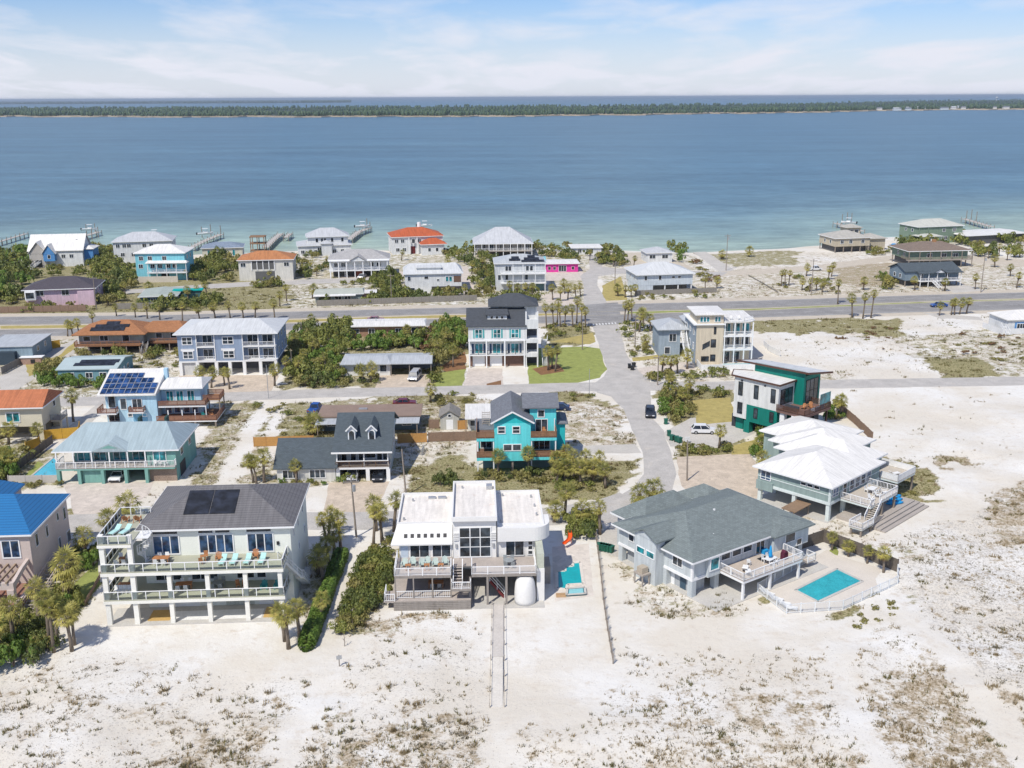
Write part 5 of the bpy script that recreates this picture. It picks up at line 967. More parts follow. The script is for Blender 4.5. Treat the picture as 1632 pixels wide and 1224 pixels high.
put('l_white', 'white lounge chair behind the solid white balcony wall', H.w(18.0, -0.6, 3.0), H.yaw + 1.2)
for k in range(3):
    u = empty('blue_kayak', H.w(12.6 + 1.1 * k, -3.6 + 0.5 * k, 0.56), H.yaw + 1.0 + 0.2 * k, 'bright blue kayak lying on the platform below the deck', 'kayak', 'blue kayaks'); MB().tube([(0, -1.5, 0.22), (0, -0.9, 0.2), (0, 0, 0.2), (0, 0.9, 0.2), (0, 1.5, 0.22)], [0.05, 0.28, 0.36, 0.28, 0.05], 10).build('hull', M_BLUEF, u, True); MB().box(-0.18, 0.18, -0.35, 0.35, 0.5, 0.57).build('cockpit', DARK, u)
u = empty('wooden_lean_to', P(1268, 822), 0.7, 'weathered brown wooden lean-to leaning beside the sage stilt house', 'shelter'); MB().bar((-2.0, 0, 1.4), (2.0, 0, 1.7), 2.4, 0.12).build('roof', mat('weathered_brown_slats', (0.25, 0.17, 0.11), 0.9, 'plank', var=0.2), u)
for x in (-1.8, 1.8):
    for y in (-0.9, 0.9): MB().box(x - 0.07, x + 0.07, y - 0.07, y + 0.07, 0, 1.45).build('post', PILE, u)

# --- teal and white modern house
Mh = House('teal_modern_house', 'angular teal and white modern house with sloping roofs and roof terrace', (0, 0), xy=(41.2, 184.6), yaw=-47.5)
def modern(h):
    Wt = mat('white_render', (0.66, 0.66, 0.63), 0.8, 'siding', var=0.04); T = mat('teal_render', (0.0, 0.175, 0.135), 0.65, 'batten', var=0.05, spec=0.4); BR = mat('brown_edge', (0.10, 0.05, 0.035), 0.6); DF = mat('dark_window_frame', (0.02, 0.022, 0.025), 0.5)
    h.prism('wall', Wt, [(0, 0), (9.5, 0), (9.5, 5.0), (0.6, 5.0), (-2.0, 3.0)], 5.4, 10.3); h.prism('wall', Wt, [(0, 0), (2.9, 0), (2.9, 5.0), (0.6, 5.0), (-2.0, 3.0)], 2.5, 5.398)
    h.prism('teal_wall', T, [(2.92, -0.05), (9.45, -0.05), (9.45, 4.9), (2.92, 4.9)], 2.2, 5.398); h.box('teal_column', T, 2.5, 3.7, -0.08, 1.2, 0, 2.2); h.wall(mat('charcoal_wall', (0.04, 0.045, 0.05), 0.7), 0.2, 9.3, 2.2, 4.8, 0, 2.198, 'lower_wall'); h.box('garage_door', T, 0.0, 1.6, 1.0, 1.4, 0.02, 2.45); h.box('garage_wall', MATS['charcoal_wall'], -1.2, 2.4, 1.41, 2.19, 0, 2.49)
    r = MB(); r.prism([(-0.35, -0.3), (9.8, -0.3), (9.8, 5.0), (0.6, 5.0), (-2.4, 3.0)], 10.32, 10.44); r.build('roof', WHITEROOF, h.e)
    r = MB(); q = [(-0.45, -0.4), (9.9, -0.4), (9.9, 4.99), (0.55, 4.99), (-2.5, 3.05)]
    for a, b in zip(q, q[1:] + q[:1]):
        if a[1] < 4.9 or b[1] < 4.9: r.bar((*a, 10.38), (*b, 10.38), 0.16, 0.3)
    r.build('roof_edge', BR, h.e)
    # tall teal volume with the long tilted roof
    h.prism('teal_wall', T, [(0.8, 5.05), (11.4, 5.05), (11.4, 10.4), (0.8, 10.4)], 2.6, 11.3); h.wall(MATS['charcoal_wall'], 1.2, 11.0, 5.6, 10.0, 0, 2.598, 'lower_wall')
    g = MB(); g.add([(0.8, 5.06, 11.3), (11.4, 5.06, 11.3), (11.4, 5.06, 12.2), (0.8, 5.06, 12.0), (0.8, 5.4, 11.3), (11.4, 5.4, 11.3), (11.4, 5.4, 12.2), (0.8, 5.4, 12.0)], [(0, 1, 2, 3), (7, 6, 5, 4), (1, 5, 6, 2), (4, 0, 3, 7)]); g.build('clerestory', T, h.e)
    r = MB(); r.add([(-2.6, 4.5, 12.0), (12.4, 4.5, 12.3), (13.2, 11.2, 11.5), (-1.8, 11.2, 11.1), (-2.6, 4.5, 11.8), (12.4, 4.5, 12.1), (13.2, 11.2, 11.3), (-1.8, 11.2, 10.9)], [(0, 1, 2, 3), (7, 6, 5, 4), (0, 4, 5, 1), (1, 5, 6, 2), (2, 6, 7, 3), (3, 7, 4, 0)]); r.build('tilted_roof', METALROOF, h.e)
    r = MB(); r.bar((-2.7, 4.42, 11.92), (12.5, 4.42, 12.22), 0.14, 0.34); r.bar((12.5, 4.4, 12.22), (13.3, 11.3, 11.4), 0.14, 0.34); r.bar((-2.7, 4.4, 11.9), (-1.9, 11.3, 11.0), 0.14, 0.34); r.build('roof_edge', BR, h.e)
    for x in (1.0, 4.4, 8.0): h.win('f', 0, x, 6.9, 0.8, 2.4, 1, 2, DF, fw=0.09)
    h.win('f', 0, 1.0, 3.4, 0.9, 2.0, 1, 2, DF, fw=0.09); h.win('f', -0.05, 4.6, 3.2, 0.7, 1.8, 1, 2, DF, fw=0.08); h.win('f', -0.05, 8.0, 3.2, 0.7, 1.8, 1, 2, DF, fw=0.08)
    h.win('r', 9.5, 0.7, 6.6, 3.6, 2.6, 3, 2, DF, fw=0.12); h.win('r', 11.4, 5.8, 6.4, 3.8, 4.0, 3, 2, DF, fw=0.12)
    for x in (1.4, 6.4): h.panel('roof_drain', 'f', 0, x, 9.5, 0.4, 0.3, DARK)
    # roof terrace
    h.deck(mat('dark_terrace_boards', (0.20, 0.12, 0.10), 0.85, 'plank'), 9.52, 15.4, -0.6, 8.0, 5.9, 0.4, name='terrace'); h.rail([(9.6, -0.55), (15.3, -0.55), (15.3, 7.9), (11.5, 7.9)], 5.9, BR, 1.05, 'board', 1.6)
    h.posts([(10.6, 0.2), (13.2, -0.2)], 0, 5.5, 0.9, WHITE, 'pier'); h.posts([(14.9, 0.2), (14.9, 7.4)], 0, 5.5, 0.3, BR); h.stairs((13.6, 1.4, 4.6), (10.8, 1.4, 0.2), 1.1, WHITE); h.box('wind_screen', TEALGLASS, 15.2, 15.25, 4.4, 7.8, 6.95, 8.9); h.wall(MATS['charcoal_wall'], 11.02, 14.5, 4.0, 5.5, 0, 5.48, 'lower_wall')
modern(Mh)
for x, y in ((12.6, 3.4), (13.8, 4.2), (12.8, 5.2)): put('a_wood', 'orange wood lounge seat on the roof terrace of the teal house', Mh.w(x, y, 5.9), Mh.yaw + x, 'orange terrace seats')
u = empty('tarped_sofa', Mh.w(11.6, 0.8, 5.9), Mh.yaw, 'dark grey cushioned sofa on the terrace of the teal modern house', 'sofa'); MB().box(-1.4, 1.4, -0.4, 0.4, 0.1, 0.45).build('seat', DARK, u); MB().box(-1.4, 1.4, 0.4, 0.6, 0.1, 0.9).build('backrest', mat('charcoal_cushion', (0.06, 0.065, 0.075), 0.8), u)
u = empty('corner_sofa', Mh.w(14.6, 4.6, 5.9), Mh.yaw - 1.57, 'pale blue cushioned sofa at the terrace corner', 'sofa'); MB().box(-1.4, 1.4, -0.4, 0.4, 0.1, 0.45).build('seat', mat('pale_blue_cushion', (0.42, 0.48, 0.58), 0.8), u); MB().box(-1.4, 1.4, 0.4, 0.6, 0.1, 0.9).build('backrest', MATS['pale_blue_cushion'], u)

# --- turquoise house
Tq = House('turquoise_house', 'turquoise gabled stilt house with brown railed wraparound decks', (760, 756), yaw=1.5)
def turquoise(h):
    S = mat('turquoise_siding', (0.13, 0.66, 0.68), 0.7, 'siding', var=0.05); S2 = mat('deep_turquoise_trim', (0.03, 0.50, 0.52), 0.7, 'siding', var=0.05); RL = mat('brown_railing', (0.27, 0.15, 0.085), 0.8, var=0.15, scale=3); R = R_GREY
    h.wall(S, 2.95, 8.9, 0.05, 11.5, 2.25, 8.75); h.wall(S, 8.92, 13.3, 3.4, 10.0, 2.25, 10.3, 'wing_wall'); h.wall(S2, 13.32, 14.9, 4.4, 9.6, 2.0, 7.2, 'side_wall'); h.wall(S2, 0.4, 2.94, 4.5, 10, 2.25, 6.2, 'side_wall')
    h.gab(R, 2.95, 8.9, 0.05, 11.5, 8.76, 1.95, S2, 'y', 0.55, fascia=None); bt = MB(); bt.bar((2.35, -0.52, 8.86), (5.92, -0.52, 10.82), 0.08, 0.24); bt.bar((5.92, -0.52, 10.82), (9.5, -0.52, 8.86), 0.08, 0.24); bt.build('bargeboard', WHITE, h.e)
    h.gab(R, 8.0, 13.4, 3.2, 10.2, 10.31, 1.5, S2, 'x', 0.35, name='wing_roof'); h.hip(R, 13.3, 15.1, 4.2, 9.8, 7.22, 0.7, 0.25, name='side_roof'); h.hip(R, -0.2, 3.0, 4.2, 10.2, 6.25, 0.5, 0.1, name='side_roof')
    h.win('f', 0.05, 3.6, 7.1, 1.05, 1.05, 1, 2, fw=0.14); h.win('f', 0.05, 6.0, 7.1, 1.05, 1.05, 1, 2, fw=0.14); h.win('f', 0.05, 4.5, 4.1, 1.25, 0.98, fw=0.12); h.win('f', 0.05, 6.0, 4.1, 1.25, 0.98, fw=0.12); h.win('f', 3.4, 10.3, 8.8, 0.95, 1.1, 1, 1, fw=0.14)
    h.win('f', 3.4, 9.9, 6.3, 1.9, 2.0, 2, 1); h.win('f', 3.4, 9.6, 3.1, 2.6, 2.0, 3, 1); h.win('f', 4.5, 0.7, 3.1, 1.8, 2.0, 2, 1)
    BD = mat('brown_porch_boards', (0.20, 0.11, 0.075), 0.85, 'plank')
    for z, x1 in ((2.95, 14.6), (6.3, 13.2)):
        h.deck(BD, 0.0, 2.94, 0.0, 9.0, z, 0.6, edge=S); h.deck(BD, 8.91, x1, 0.0, 3.39, z, 0.6, edge=S)
        h.rail([(0.05, 8.0), (0.05, 0.05), (2.9, 0.05)], z, RL, 0.95, 'board', 1.4); h.rail([(8.95, 0.05), (x1 - 0.05, 0.05), (x1 - 0.05, 3.3)], z, RL, 0.95, 'board', 1.4)
    h.posts([(0.2, 0.2), (2.8, 0.2), (9.05, 0.2), (13.0, 0.2), (0.2, 4.4)], 0, 5.7, 0.2, WHITE); h.posts([(5.9, 0.4), (0.2, 8.5), (5.9, 6), (9.0, 6), (13.1, 4.6), (14.6, 4.6), (14.6, 9.2), (13.1, 9.2), (3, 11), (8.7, 11)], 0, 2.3, 0.3, PILE, 'piling'); h.stairs((1.6, 5.5, 6.3), (1.6, 8.5, 8.2), 1.3, GREYDECK); h.box('slab', mat('shaded_slab', (0.30, 0.28, 0.25), 0.9), 1, 13.5, 3.0, 11, 0, 0.05)  # slab colour already holds the shade beneath the floor
    h.posts([(13.0, 3.2)], 6.3, 8.5, 0.14, WHITE)
turquoise(Tq)
dining_set(Tq, 11.2, 1.6, 6.3, 0, 't_small', 'c_wood', 'on the turquoise house upper deck', 2)

# --- dark shingled cape house with two dormers
Cp = House('dormer_cape_house', 'white cape house with dark slate shingles and two arched dormers', (442.5, 769), (621.5, 765.8))
def cape(h):
    S = mat('white_brick_wall', (0.64, 0.63, 0.58), 0.8, 'siding', var=0.06); B2 = mat('pale_blue_siding', (0.50, 0.58, 0.62), 0.75, 'siding')
    h.wall(S, 0, 9.4, 0, 10.5, 0, 2.35, 'wing_wall'); h.gab(R_SLATE, 0, 9.3, 0, 10.5, 2.36, 3.3, S, 'x', 0.5, name='wing_roof')
    h.wall(S, 9.6, 18.0, 3.2, 14.8, 0, 4.9); h.gab(R_SLATE, 9.45, 18.15, 0.1, 17.6, 4.9, 3.9, B2, 'x', 0.45, fascia=None); e = MB(); e.box(8.9, 18.7, -0.42, -0.34, 4.84, 5.1); e.build('fascia', WHITE, h.e)
    h.deck(GREYDECK, 9.5, 18.1, 0.0, 3.19, 2.4, 0.4, edge=WHITE); h.posts([(9.7, 0.25), (14.05, 0.25), (17.9, 0.25)], 2.4, 4.88, 0.16, WHITE); h.boxes('pier', WHITE, [(9.5, 10.1, 0.05, 0.6, 0, 1.99)]); h.boxes('pier', WHITE, [(14.3, 14.9, 0.05, 0.6, 0, 1.99)]); h.boxes('pier', WHITE, [(17.6, 18.2, 0.05, 0.6, 0, 1.99)])
    h.rail([(9.55, 0.1), (18.05, 0.1)], 2.4, mat('dark_brown_rail', (0.13, 0.08, 0.05), 0.8), 0.9, 'picket', 2.1); h.box('rail_cap', WHITE, 9.6, 18.0, 0.02, 0.2, 3.38, 3.45)
    h.win('f', 0, 0.95, 0.75, 2.4, 1.3, 3, 1, fw=0.12); h.win('f', 0, 5.3, 0.75, 2.4, 1.3, 3, 1, fw=0.12); h.wins('f', 3.2, [10.1, 11.6, 12.9, 15.9, 16.9], 2.5, 0.8, 1.9, gm=GLASS); h.win('f', 3.2, 13.9, 2.9, 1.7, 1.3)
    h.panel('carport_shade_panel', 'f', 3.2, 10.2, 0.05, 3.6, 1.9, DARK); h.panel('carport_shade_panel', 'f', 3.2, 14.6, 0.05, 2.9, 1.9, DARK)  # flat dark panels are painted shade for the inside of the carport
    h.win('r', 18.0, 6, 2.8, 1, 1.3); h.win('r', 18.0, 10, 2.8, 1, 1.3)
    for x in (11.35, 14.6):   # dormers stand on the slope: y about 3 at the sill
        zb = 6.05
        d = MB(); d.box(x, x + 1.25, 2.55, 6.6, zb, zb + 1.75); w_ = d.build('dormer', B2, h.e)
        g = MB(); g.side([(x - 0.25, zb + 1.7), (x - 0.25, zb + 1.85), (x + 0.625, zb + 2.75), (x + 1.5, zb + 1.85), (x + 1.5, zb + 1.7), (x + 0.625, zb + 2.58)], 'y', 2.3, 7.6); g.build('dormer_roof', R_SLATE, w_)
        g = MB(); g.side([(x, zb + 1.75), (x + 1.25, zb + 1.75), (x + 0.625, zb + 2.5)], 'y', 2.56, 2.8); g.build('dormer_gable', WHITE, w_)
        b = MB(); b.bar((x - 0.3, 2.26, zb + 1.72), (x + 0.625, 2.26, zb + 2.68), 0.1, 0.2); b.bar((x + 0.625, 2.26, zb + 2.68), (x + 1.55, 2.26, zb + 1.72), 0.1, 0.2); b.build('bargeboard', WHITE, w_)
        ar = [(x + 0.625 + 0.42 * cos(t), zb + 1.3 + 0.42 * sin(t)) for t in np.linspace(0, pi, 9)]
        f = MB(); f.side([(x + 0.05, zb + 0.02), (x + 1.2, zb + 0.02)] + [(x + 0.625 + 0.575 * cos(t), zb + 1.3 + 0.55 * sin(t)) for t in np.linspace(0, pi, 9)], 'y', 2.48, 2.549); f.build('arched_window', WHITE, w_)
        f = MB(); f.side([(x + 0.205, zb + 0.2), (x + 1.045, zb + 0.2)] + ar, 'y', 2.455, 2.479); f.build('pane', GLASS, w_)
cape(Cp)

# --- teal carport house, blue solar house, orange roof house on the left
Te = House('teal_veranda_house', 'sea green house with long white railed veranda over open garage bays', (95.5, 769.8), yaw=2.5)
def teal_house(h):
    S = mat('sea_green_siding', (0.20, 0.40, 0.35), 0.75, 'siding', var=0.06); R = mat('blue_grey_metal_roof', (0.36, 0.44, 0.46), 0.5, 'seam', var=0.05); BK = mat('mottled_brick', (0.33, 0.25, 0.20), 0.9, 'brick', var=0.3)
    h.wall(S, 1.8, 14.3, 2.6, 12.5, 2.7, 5.3); h.wall(S, 14.31, 18.9, 0.1, 12.5, 0, 5.6, 'end_wall'); h.wall(BK, 14.35, 18.85, 0.02, 0.095, 0, 2.5, 'brick_wall'); h.wall(mat('dark_garage', (0.05, 0.055, 0.05), 0.9), 0.3, 14.2, 5.5, 12.4, 0, 2.4, 'lower_wall')
    h.hip(R, 0, 19, 0.2, 12.7, 5.32, 2.9, 0.55, fascia=WHITE, inset=3.5); g = MB(); g.add([(5.6, -0.5, 5.36), (11.6, -0.5, 5.36), (8.6, -0.5, 6.7), (8.6, 3.6, 7.0), (5.6, 2.0, 6.2), (11.6, 2.0, 6.2)], [(0, 1, 2), (0, 2, 3, 4), (2, 1, 5, 3)]); g.build('porch_gable', R, h.e); g = MB(); g.add([(7.2, -0.52, 5.9), (10.0, -0.52, 5.9), (8.6, -0.52, 6.45)], [(0, 1, 2)]); g.build('gable_vent', S, h.e)
    for x in (11.2, 15.6): MB().box(x, x + 0.35, 6.9, 8.4, 7.6, 8.7).build('skylight_shadow_block', mat('dark_green_skylight_shadow', (0.03, 0.07, 0.06), 0.7), h.e)  # dark boxes stand in for the shadows of roof skylights, no chimneys
    h.deck(GREYDECK, 0, 18.9, -0.9, 2.59, 2.72, 0.35, edge=S); h.rail([(0.05, 2.5), (0.05, -0.85), (18.85, -0.85), (18.85, 0.05)], 2.72, WHITE, 1.05, 'picket', 1.55, 0.12); h.posts([(0.2, -0.7), (2.9, -0.7), (5.8, -0.7), (8.6, -0.7), (11.5, -0.7), (14.3, -0.7)], 2.72, 5.31, 0.18, WHITE)
    h.boxes('pier', S, [(0, 0.5, -0.85, 0, 0, 2.36)]); [h.boxes('pier', S, [(x, x + 0.5, -0.85, 0, 0, 2.36)]) for x in (3.3, 7.0, 10.7, 14.0)]; h.panel('garage_door', 'f', 5.5, 4.1, 0.05, 2.9, 2.3, S); h.box('garage_door', S, 3.9, 6.9, -0.3, -0.22, 0.05, 2.3)
    for x in (2.4, 5.0, 8.2, 11.3): h.win('f', 2.6, x, 2.9, 1.9, 1.9, 2, 1, gm=TEALGLASS)
    h.win('f', 0.1, 15.4, 3.4, 1.9, 1.6, 2, 1, gm=TEALGLASS); h.win('r', 18.9, 3.0, 3.4, 1.3, 1.3); h.win('r', 18.9, 8.0, 3.4, 1.3, 1.3); h.panel('side_bay_shade', 'r', 18.9, 2.0, 0.05, 3.2, 2.2, DARK)  # dark panel on the right side is painted shade of the open bay
teal_house(Te)
for k in range(3): put('c_white', 'white chair at the end of the sea green veranda', Te.w(15.6 + 0.9 * k, 0.0 - 0.3, 2.72), Te.yaw + k, 'white veranda chairs')
Bs = House('blue_solar_house', 'light blue house with tilted white roof full of solar panels', (192.2, 679.3), yaw=3.0)
def solar_house(h):
    S = mat('light_blue_siding', (0.42, 0.62, 0.74), 0.7, 'siding', var=0.05); S2 = mat('mid_blue_siding', (0.17, 0.38, 0.55), 0.7, 'siding', var=0.05); RL = mat('rust_brown_rail', (0.24, 0.12, 0.08), 0.8)
    h.wall(S, 0, 7.2, 0, 9.0, 0, 6.4); h.wall(S, -3.0, -0.01, 2.0, 9.0, 0, 6.2, 'side_wall'); h.wall(S, 7.25, 14.8, 3.0, 9.5, 0, 6.6, 'wing_wall')
    r = MB(); r.add([(-3.6, -0.6, 6.35), (7.3, -0.6, 6.35), (7.3, 8.2, 9.2), (-3.6, 8.2, 9.2), (-3.6, -0.6, 6.1), (7.3, -0.6, 6.1), (7.3, 9.2, 6.1), (-3.6, 9.2, 6.1)], [(0, 1, 2, 3), (7, 6, 5, 4), (0, 4, 5, 1), (1, 5, 6, 2), (2, 6, 7, 3), (3, 7, 4, 0)]); r.build('roof', WHITEROOF, h.e)
    sl = Vector((0, 8.8, 2.85)).normalized(); h.solar(SOLARB, (-3.1, -0.3, 6.45), (1, 0, 0), sl, 9, 4, 1.06, 1.75, 0.06, True, skip={(k, 3) for k in range(9) if k > 5} | {(8, 2), (7, 3)} | {(k, 0) for k in range(0)} )
    h.box('chimney_wall', S, 7.3, 8.0, 6.0, 7.0, 6.5, 9.6)
    h.hip(WHITEROOF, 7.4, 15.0, 2.4, 9.7, 6.62, 1.2, 0.45, fascia=WHITE, inset=1.0); h.deck(GREYDECK, 7.25, 16.3, 0.2, 2.99, 3.8, 0.35, edge=WHITE); h.rail([(7.4, 0.25), (16.2, 0.25), (16.2, 2.9)], 3.8, RL, 0.95, 'board', 1.6)
    h.deck(BROWNDECK, 7.25, 18.6, -1.8, 2.99, 1.4, 0.3, edge=WHITE); h.rail([(7.4, -1.7), (18.5, -1.7), (18.5, 5.0)], 1.4, RL, 0.95, 'board', 1.6); h.deck(BROWNDECK, 14.85, 18.6, 3.0, 6.0, 1.4, 0.3, edge=WHITE); h.posts([(9.6, -1.6), (12.2, -1.6), (14.6, -1.6), (16.2, 0.3)], 1.4, 3.45, 0.16, WHITE); h.posts([(8, -1.6), (11, -1.6), (14.5, -1.6), (18.3, -1.6), (18.3, 4.8)], 0, 1.1, 0.3, PILE, 'piling')
    h.deck(WHITE, -3.6, 0.0, -1.6, 1.99, 3.0, 0.25, name='balcony', edge=WHITE); h.rail([(-3.5, 1.9), (-3.5, -1.5), (-0.1, -1.5), (-0.1, -0.1)], 3.0, RL, 0.95, 'board', 1.6); h.deck(WHITE, 2.2, 5.0, -1.4, -0.01, 3.1, 0.25, name='balcony', edge=WHITE); h.rail([(2.25, -0.1), (2.25, -1.35), (4.95, -1.35), (4.95, -0.1)], 3.1, RL, 0.95, 'board', 1.4); h.rail([(-3.5, -1.5), (-0.1, -1.5)], 0.2, RL, 1.0, 'board', 1.6); h.box('ground_deck', BROWNDECK, -3.6, -0.02, -1.6, 1.98, 0.0, 0.2)
    h.win('f', 2.0, -2.4, 3.2, 1.2, 2.2); h.win('f', 0, 0.5, 3.4, 1.0, 2.0, 1, 1); h.win('f', 0, 2.7, 3.3, 1.7, 2.0, 2, 1); h.wins('f', 0, [1.7, 4.4], 1.9, 0.7, 0.6); h.panel('blue_panel', 'f', 0, 2.6, 0.1, 2.6, 2.6, S2); h.win('f', 2.0, -2.6, 0.5, 2.0, 2.0, 2, 1)
    h.wins('f', 3.0, [8.3, 10.2, 12.3], 4.0, 1.2, 1.9, 2, 1, gm=TEALGLASS); h.wins('f', 3.0, [8.0, 9.6, 11.4, 13.0], 1.6, 1.0, 1.8, gm=BLUEGLASS); h.box('roof_terrace', WOOD, 15.3, 18.6, 2.0, 6.2, 4.2, 4.35); h.rail([(15.4, 2.1), (18.5, 2.1), (18.5, 6.1), (15.4, 6.1)], 4.35, RL, 0.9, 'board', 1.5); h.posts([(18.4, 2.2), (18.4, 6.0), (15.5, 6.0)], 1.4, 4.19, 0.2, PILE)
solar_house(Bs)
put('a_teal', 'teal chair on the brown deck of the solar panel house', Bs.w(15.8, 0.2, 1.4), Bs.yaw + 1); put('a_wood', 'orange chair on the brown deck of the solar panel house', Bs.w(17.0, 0.6, 1.4), Bs.yaw + 2)
Or = House('orange_roof_house', 'beige stucco house with orange tile roof beside the yellow fence', (0, 0), xy=(-100.5, 178.6), yaw=4.0)
def orange_house(h):
    S = mat('beige_stucco', (0.62, 0.57, 0.44), 0.85, var=0.07); R = mat('orange_tile_roof', (0.52, 0.185, 0.085), 0.8, 'tile', var=0.12)
    h.wall(S, 0, 15.0, 0.4, 10.0, 2.6, 6.2); h.hip(R, 4.0, 15.1, 0.2, 10.2, 6.2, 2.1, 0.5, inset=0.6, fascia=WHITE); h.hip(R, -5.0, 4.0, 0.6, 9.6, 6.6, 2.0, 0.5, inset=0.6); h.wall(S, 0, 6.5, 0.9, 10.0, 0, 2.59, 'lower_wall'); h.wall(S, 13.8, 15, 0.5, 1.6, 0, 2.59, 'pier'); h.wall(S, 13.8, 15, 8.4, 9.6, 0, 2.59, 'pier'); h.wall(mat('shade_wall', (0.25, 0.22, 0.17), 0.9), 6.6, 13.5, 5.0, 9.9, 0, 2.58, 'lower_wall')  # recessed lower wall is the beige stucco darkened to look shaded
    h.win('f', 0.4, 8.8, 3.6, 2.2, 1.6, 2, 1, fw=0.16, gm=TEALGLASS); h.win('f', 0.4, 2.5, 3.6, 1.8, 1.5, 2, 1); h.win('r', 15, 6.2, 4.6, 1.0, 1.0); h.deck(GREYDECK, 15.02, 17.0, 4.0, 7.6, 2.6, 0.3, edge=S); h.rail([(15.1, 4.05), (16.9, 4.05), (16.9, 7.5)], 2.6, GREYMETAL, 1.0, 'picket'); h.posts([(16.8, 4.2), (16.8, 7.4)], 0, 2.3, 0.25, S)
    h.box('glass_block', WHITE, 7.6, 10.6, 0.32, 0.397, 2.7, 3.1)
orange_house(Or)
# ================================================================ houses between the streets
def rectwins(h, face, plane, xs, z, w, hh, nx=1, ny=1, **k): h.wins(face, plane, xs, z, w, hh, nx, ny, **k)
Lv = House('lavender_house', 'big lavender blue three storey house with pale metal roof over open garages', (287.7, 598.8), yaw=3.0)
def lavender(h):
    S = mat('lavender_siding', (0.27, 0.34, 0.45), 0.7, 'siding', var=0.05); V = WHITE
    h.wall(S, 0, 21.6, 1.6, 15, 3.3, 9.5); h.wall(S, 0, 4.0, 0.02, 1.59, 3.3, 9.5, 'bay_wall'); h.wall(S, 8.2, 14.2, 0.02, 1.59, 3.3, 9.5, 'bay_wall'); h.wall(mat('pale_lower_wall', (0.58, 0.58, 0.56), 0.8, 'siding'), 0.1, 3.9, 0.4, 14, 0, 3.0, 'lower_wall'); h.wall(mat('shaded_lower_wall', (0.16, 0.16, 0.17), 0.9), 4, 21, 6, 14.5, 0, 3.0, 'lower_wall')  # garage back wall has its shade put into the colour
    h.hip(METALROOF, 0, 21.6, 0, 15.2, 9.5, 1.9, 0.7, inset=5.5, fascia=WHITE); h.boxes('floor_band', V, [(-0.06, 21.66, -0.06, 15.0, 3.0, 3.29)])
    for x0, x1 in ((4.0, 8.2), (14.2, 21.6)):
        for z in (3.32, 6.55): h.box('balcony', V, x0 + 0.02, x1 - 0.02, -0.1, 1.58, z - 0.2, z); h.rail([(x0 + 0.1, -0.05), (x1 - 0.1, -0.05)], z, V, 1.0, 'picket', 2.0)
    h.posts([(4.1, 0), (8.1, 0), (14.3, 0), (17.8, 0), (21.4, 0)], 3.3, 9.48, 0.2, V); h.boxes('pier', V, [(-0.1, 0.6, -0.05, 0.7, 0, 2.99)]); [h.boxes('pier', V, [(x, x + 0.7, -0.05, 0.7, 0, 2.99)]) for x in (3.6, 7.8, 10.8, 14.0, 17.6, 21.0)]
    for z in (4.0, 7.2):
        h.win('f', 0.02, 1.1, z, 2.0, 1.5, 2, 2, fw=0.16); h.win('f', 0.02, 10.0, z, 2.2, 1.5, 2, 2, fw=0.16); h.wins('f', 1.6, [5.2], z - 0.5, 2.0, 2.1, 2, 1); h.wins('f', 1.6, [15.2, 18.5], z - 0.5, 2.2, 2.1, 2, 1); h.wins('r', 21.6, [3.5, 8, 12], z, 1.1, 1.5, 1, 2)
    h.wins('f', 0.02, [0.7, 9.6], 5.75, 2.8, 0.3, fm=WHITE, gm=WHITE, name='awning')
lavender(Lv)
def oranges(h):
    S = mat('sage_grey_siding', (0.36, 0.38, 0.33), 0.75, 'siding'); R = mat('rust_brown_roof', (0.36, 0.165, 0.075), 0.85, 'shingle', var=0.12); RL = mat('orange_brown_rail', (0.34, 0.16, 0.08), 0.8)
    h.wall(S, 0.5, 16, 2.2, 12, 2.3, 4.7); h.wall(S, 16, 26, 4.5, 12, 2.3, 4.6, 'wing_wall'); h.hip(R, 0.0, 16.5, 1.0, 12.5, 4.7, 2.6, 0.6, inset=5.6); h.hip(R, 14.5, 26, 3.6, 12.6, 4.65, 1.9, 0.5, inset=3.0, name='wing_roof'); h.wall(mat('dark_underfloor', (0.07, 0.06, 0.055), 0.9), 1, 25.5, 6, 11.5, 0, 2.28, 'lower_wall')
    h.deck(BROWNDECK, 0, 15.8, 0, 2.19, 2.3, 0.25, edge=RL); h.rail([(0.05, 2.1), (0.05, 0.05), (15.7, 0.05)], 2.3, RL, 0.95, 'picket', 1.6); h.deck(BROWNDECK, 17.5, 26, 2.4, 4.4, 2.3, 0.25, edge=RL); h.rail([(17.6, 2.45), (25.9, 2.45)], 2.3, RL, 0.95, 'picket', 1.6)
    h.posts([(0.3, 0.3), (3.3, 0.3), (6.3, 0.3), (9.3, 0.3), (12.3, 0.3), (15.5, 0.3), (19, 2.7), (22, 2.7), (25.5, 2.7)], 0, 2.05, 0.22, PILE, 'piling'); h.wins('f', 2.2, [5.6], 3.0, 1.9, 1.2, 2, 1); h.win('f', 2.2, 11.0, 2.6, 1.6, 1.8); h.wins('f', 4.5, [18.5, 22], 3.0, 1.4, 1.2); h.win('f', 2.2, 1.6, 3.0, 1.6, 1.1)
    h.stairs((16.6, 2.2, 2.3), (16.6, -0.8, 0.1), 1.2, GREYDECK, GREYMETAL); sl = Vector((0, 6.35, 2.5)).normalized()
    h.solar(SOLAR, (3.4, 1.9, 5.45), (1, 0, 0), sl, 6, 1, 1.35, 1.6, 0.03, False); h.solar(SOLAR, (4.2, 3.42, 6.03), (1, 0, 0), sl, 6, 1, 1.35, 1.3, 0.03, False); h.solar(SOLAR, (6.6, 4.68, 6.51), (1, 0, 0), sl, 2, 1, 1.6, 1.3, 0.03, False)
oranges(House('rust_roof_house', 'long rust brown roofed stilt house with black solar panels by the highway', (120, 566), yaw=3.0))
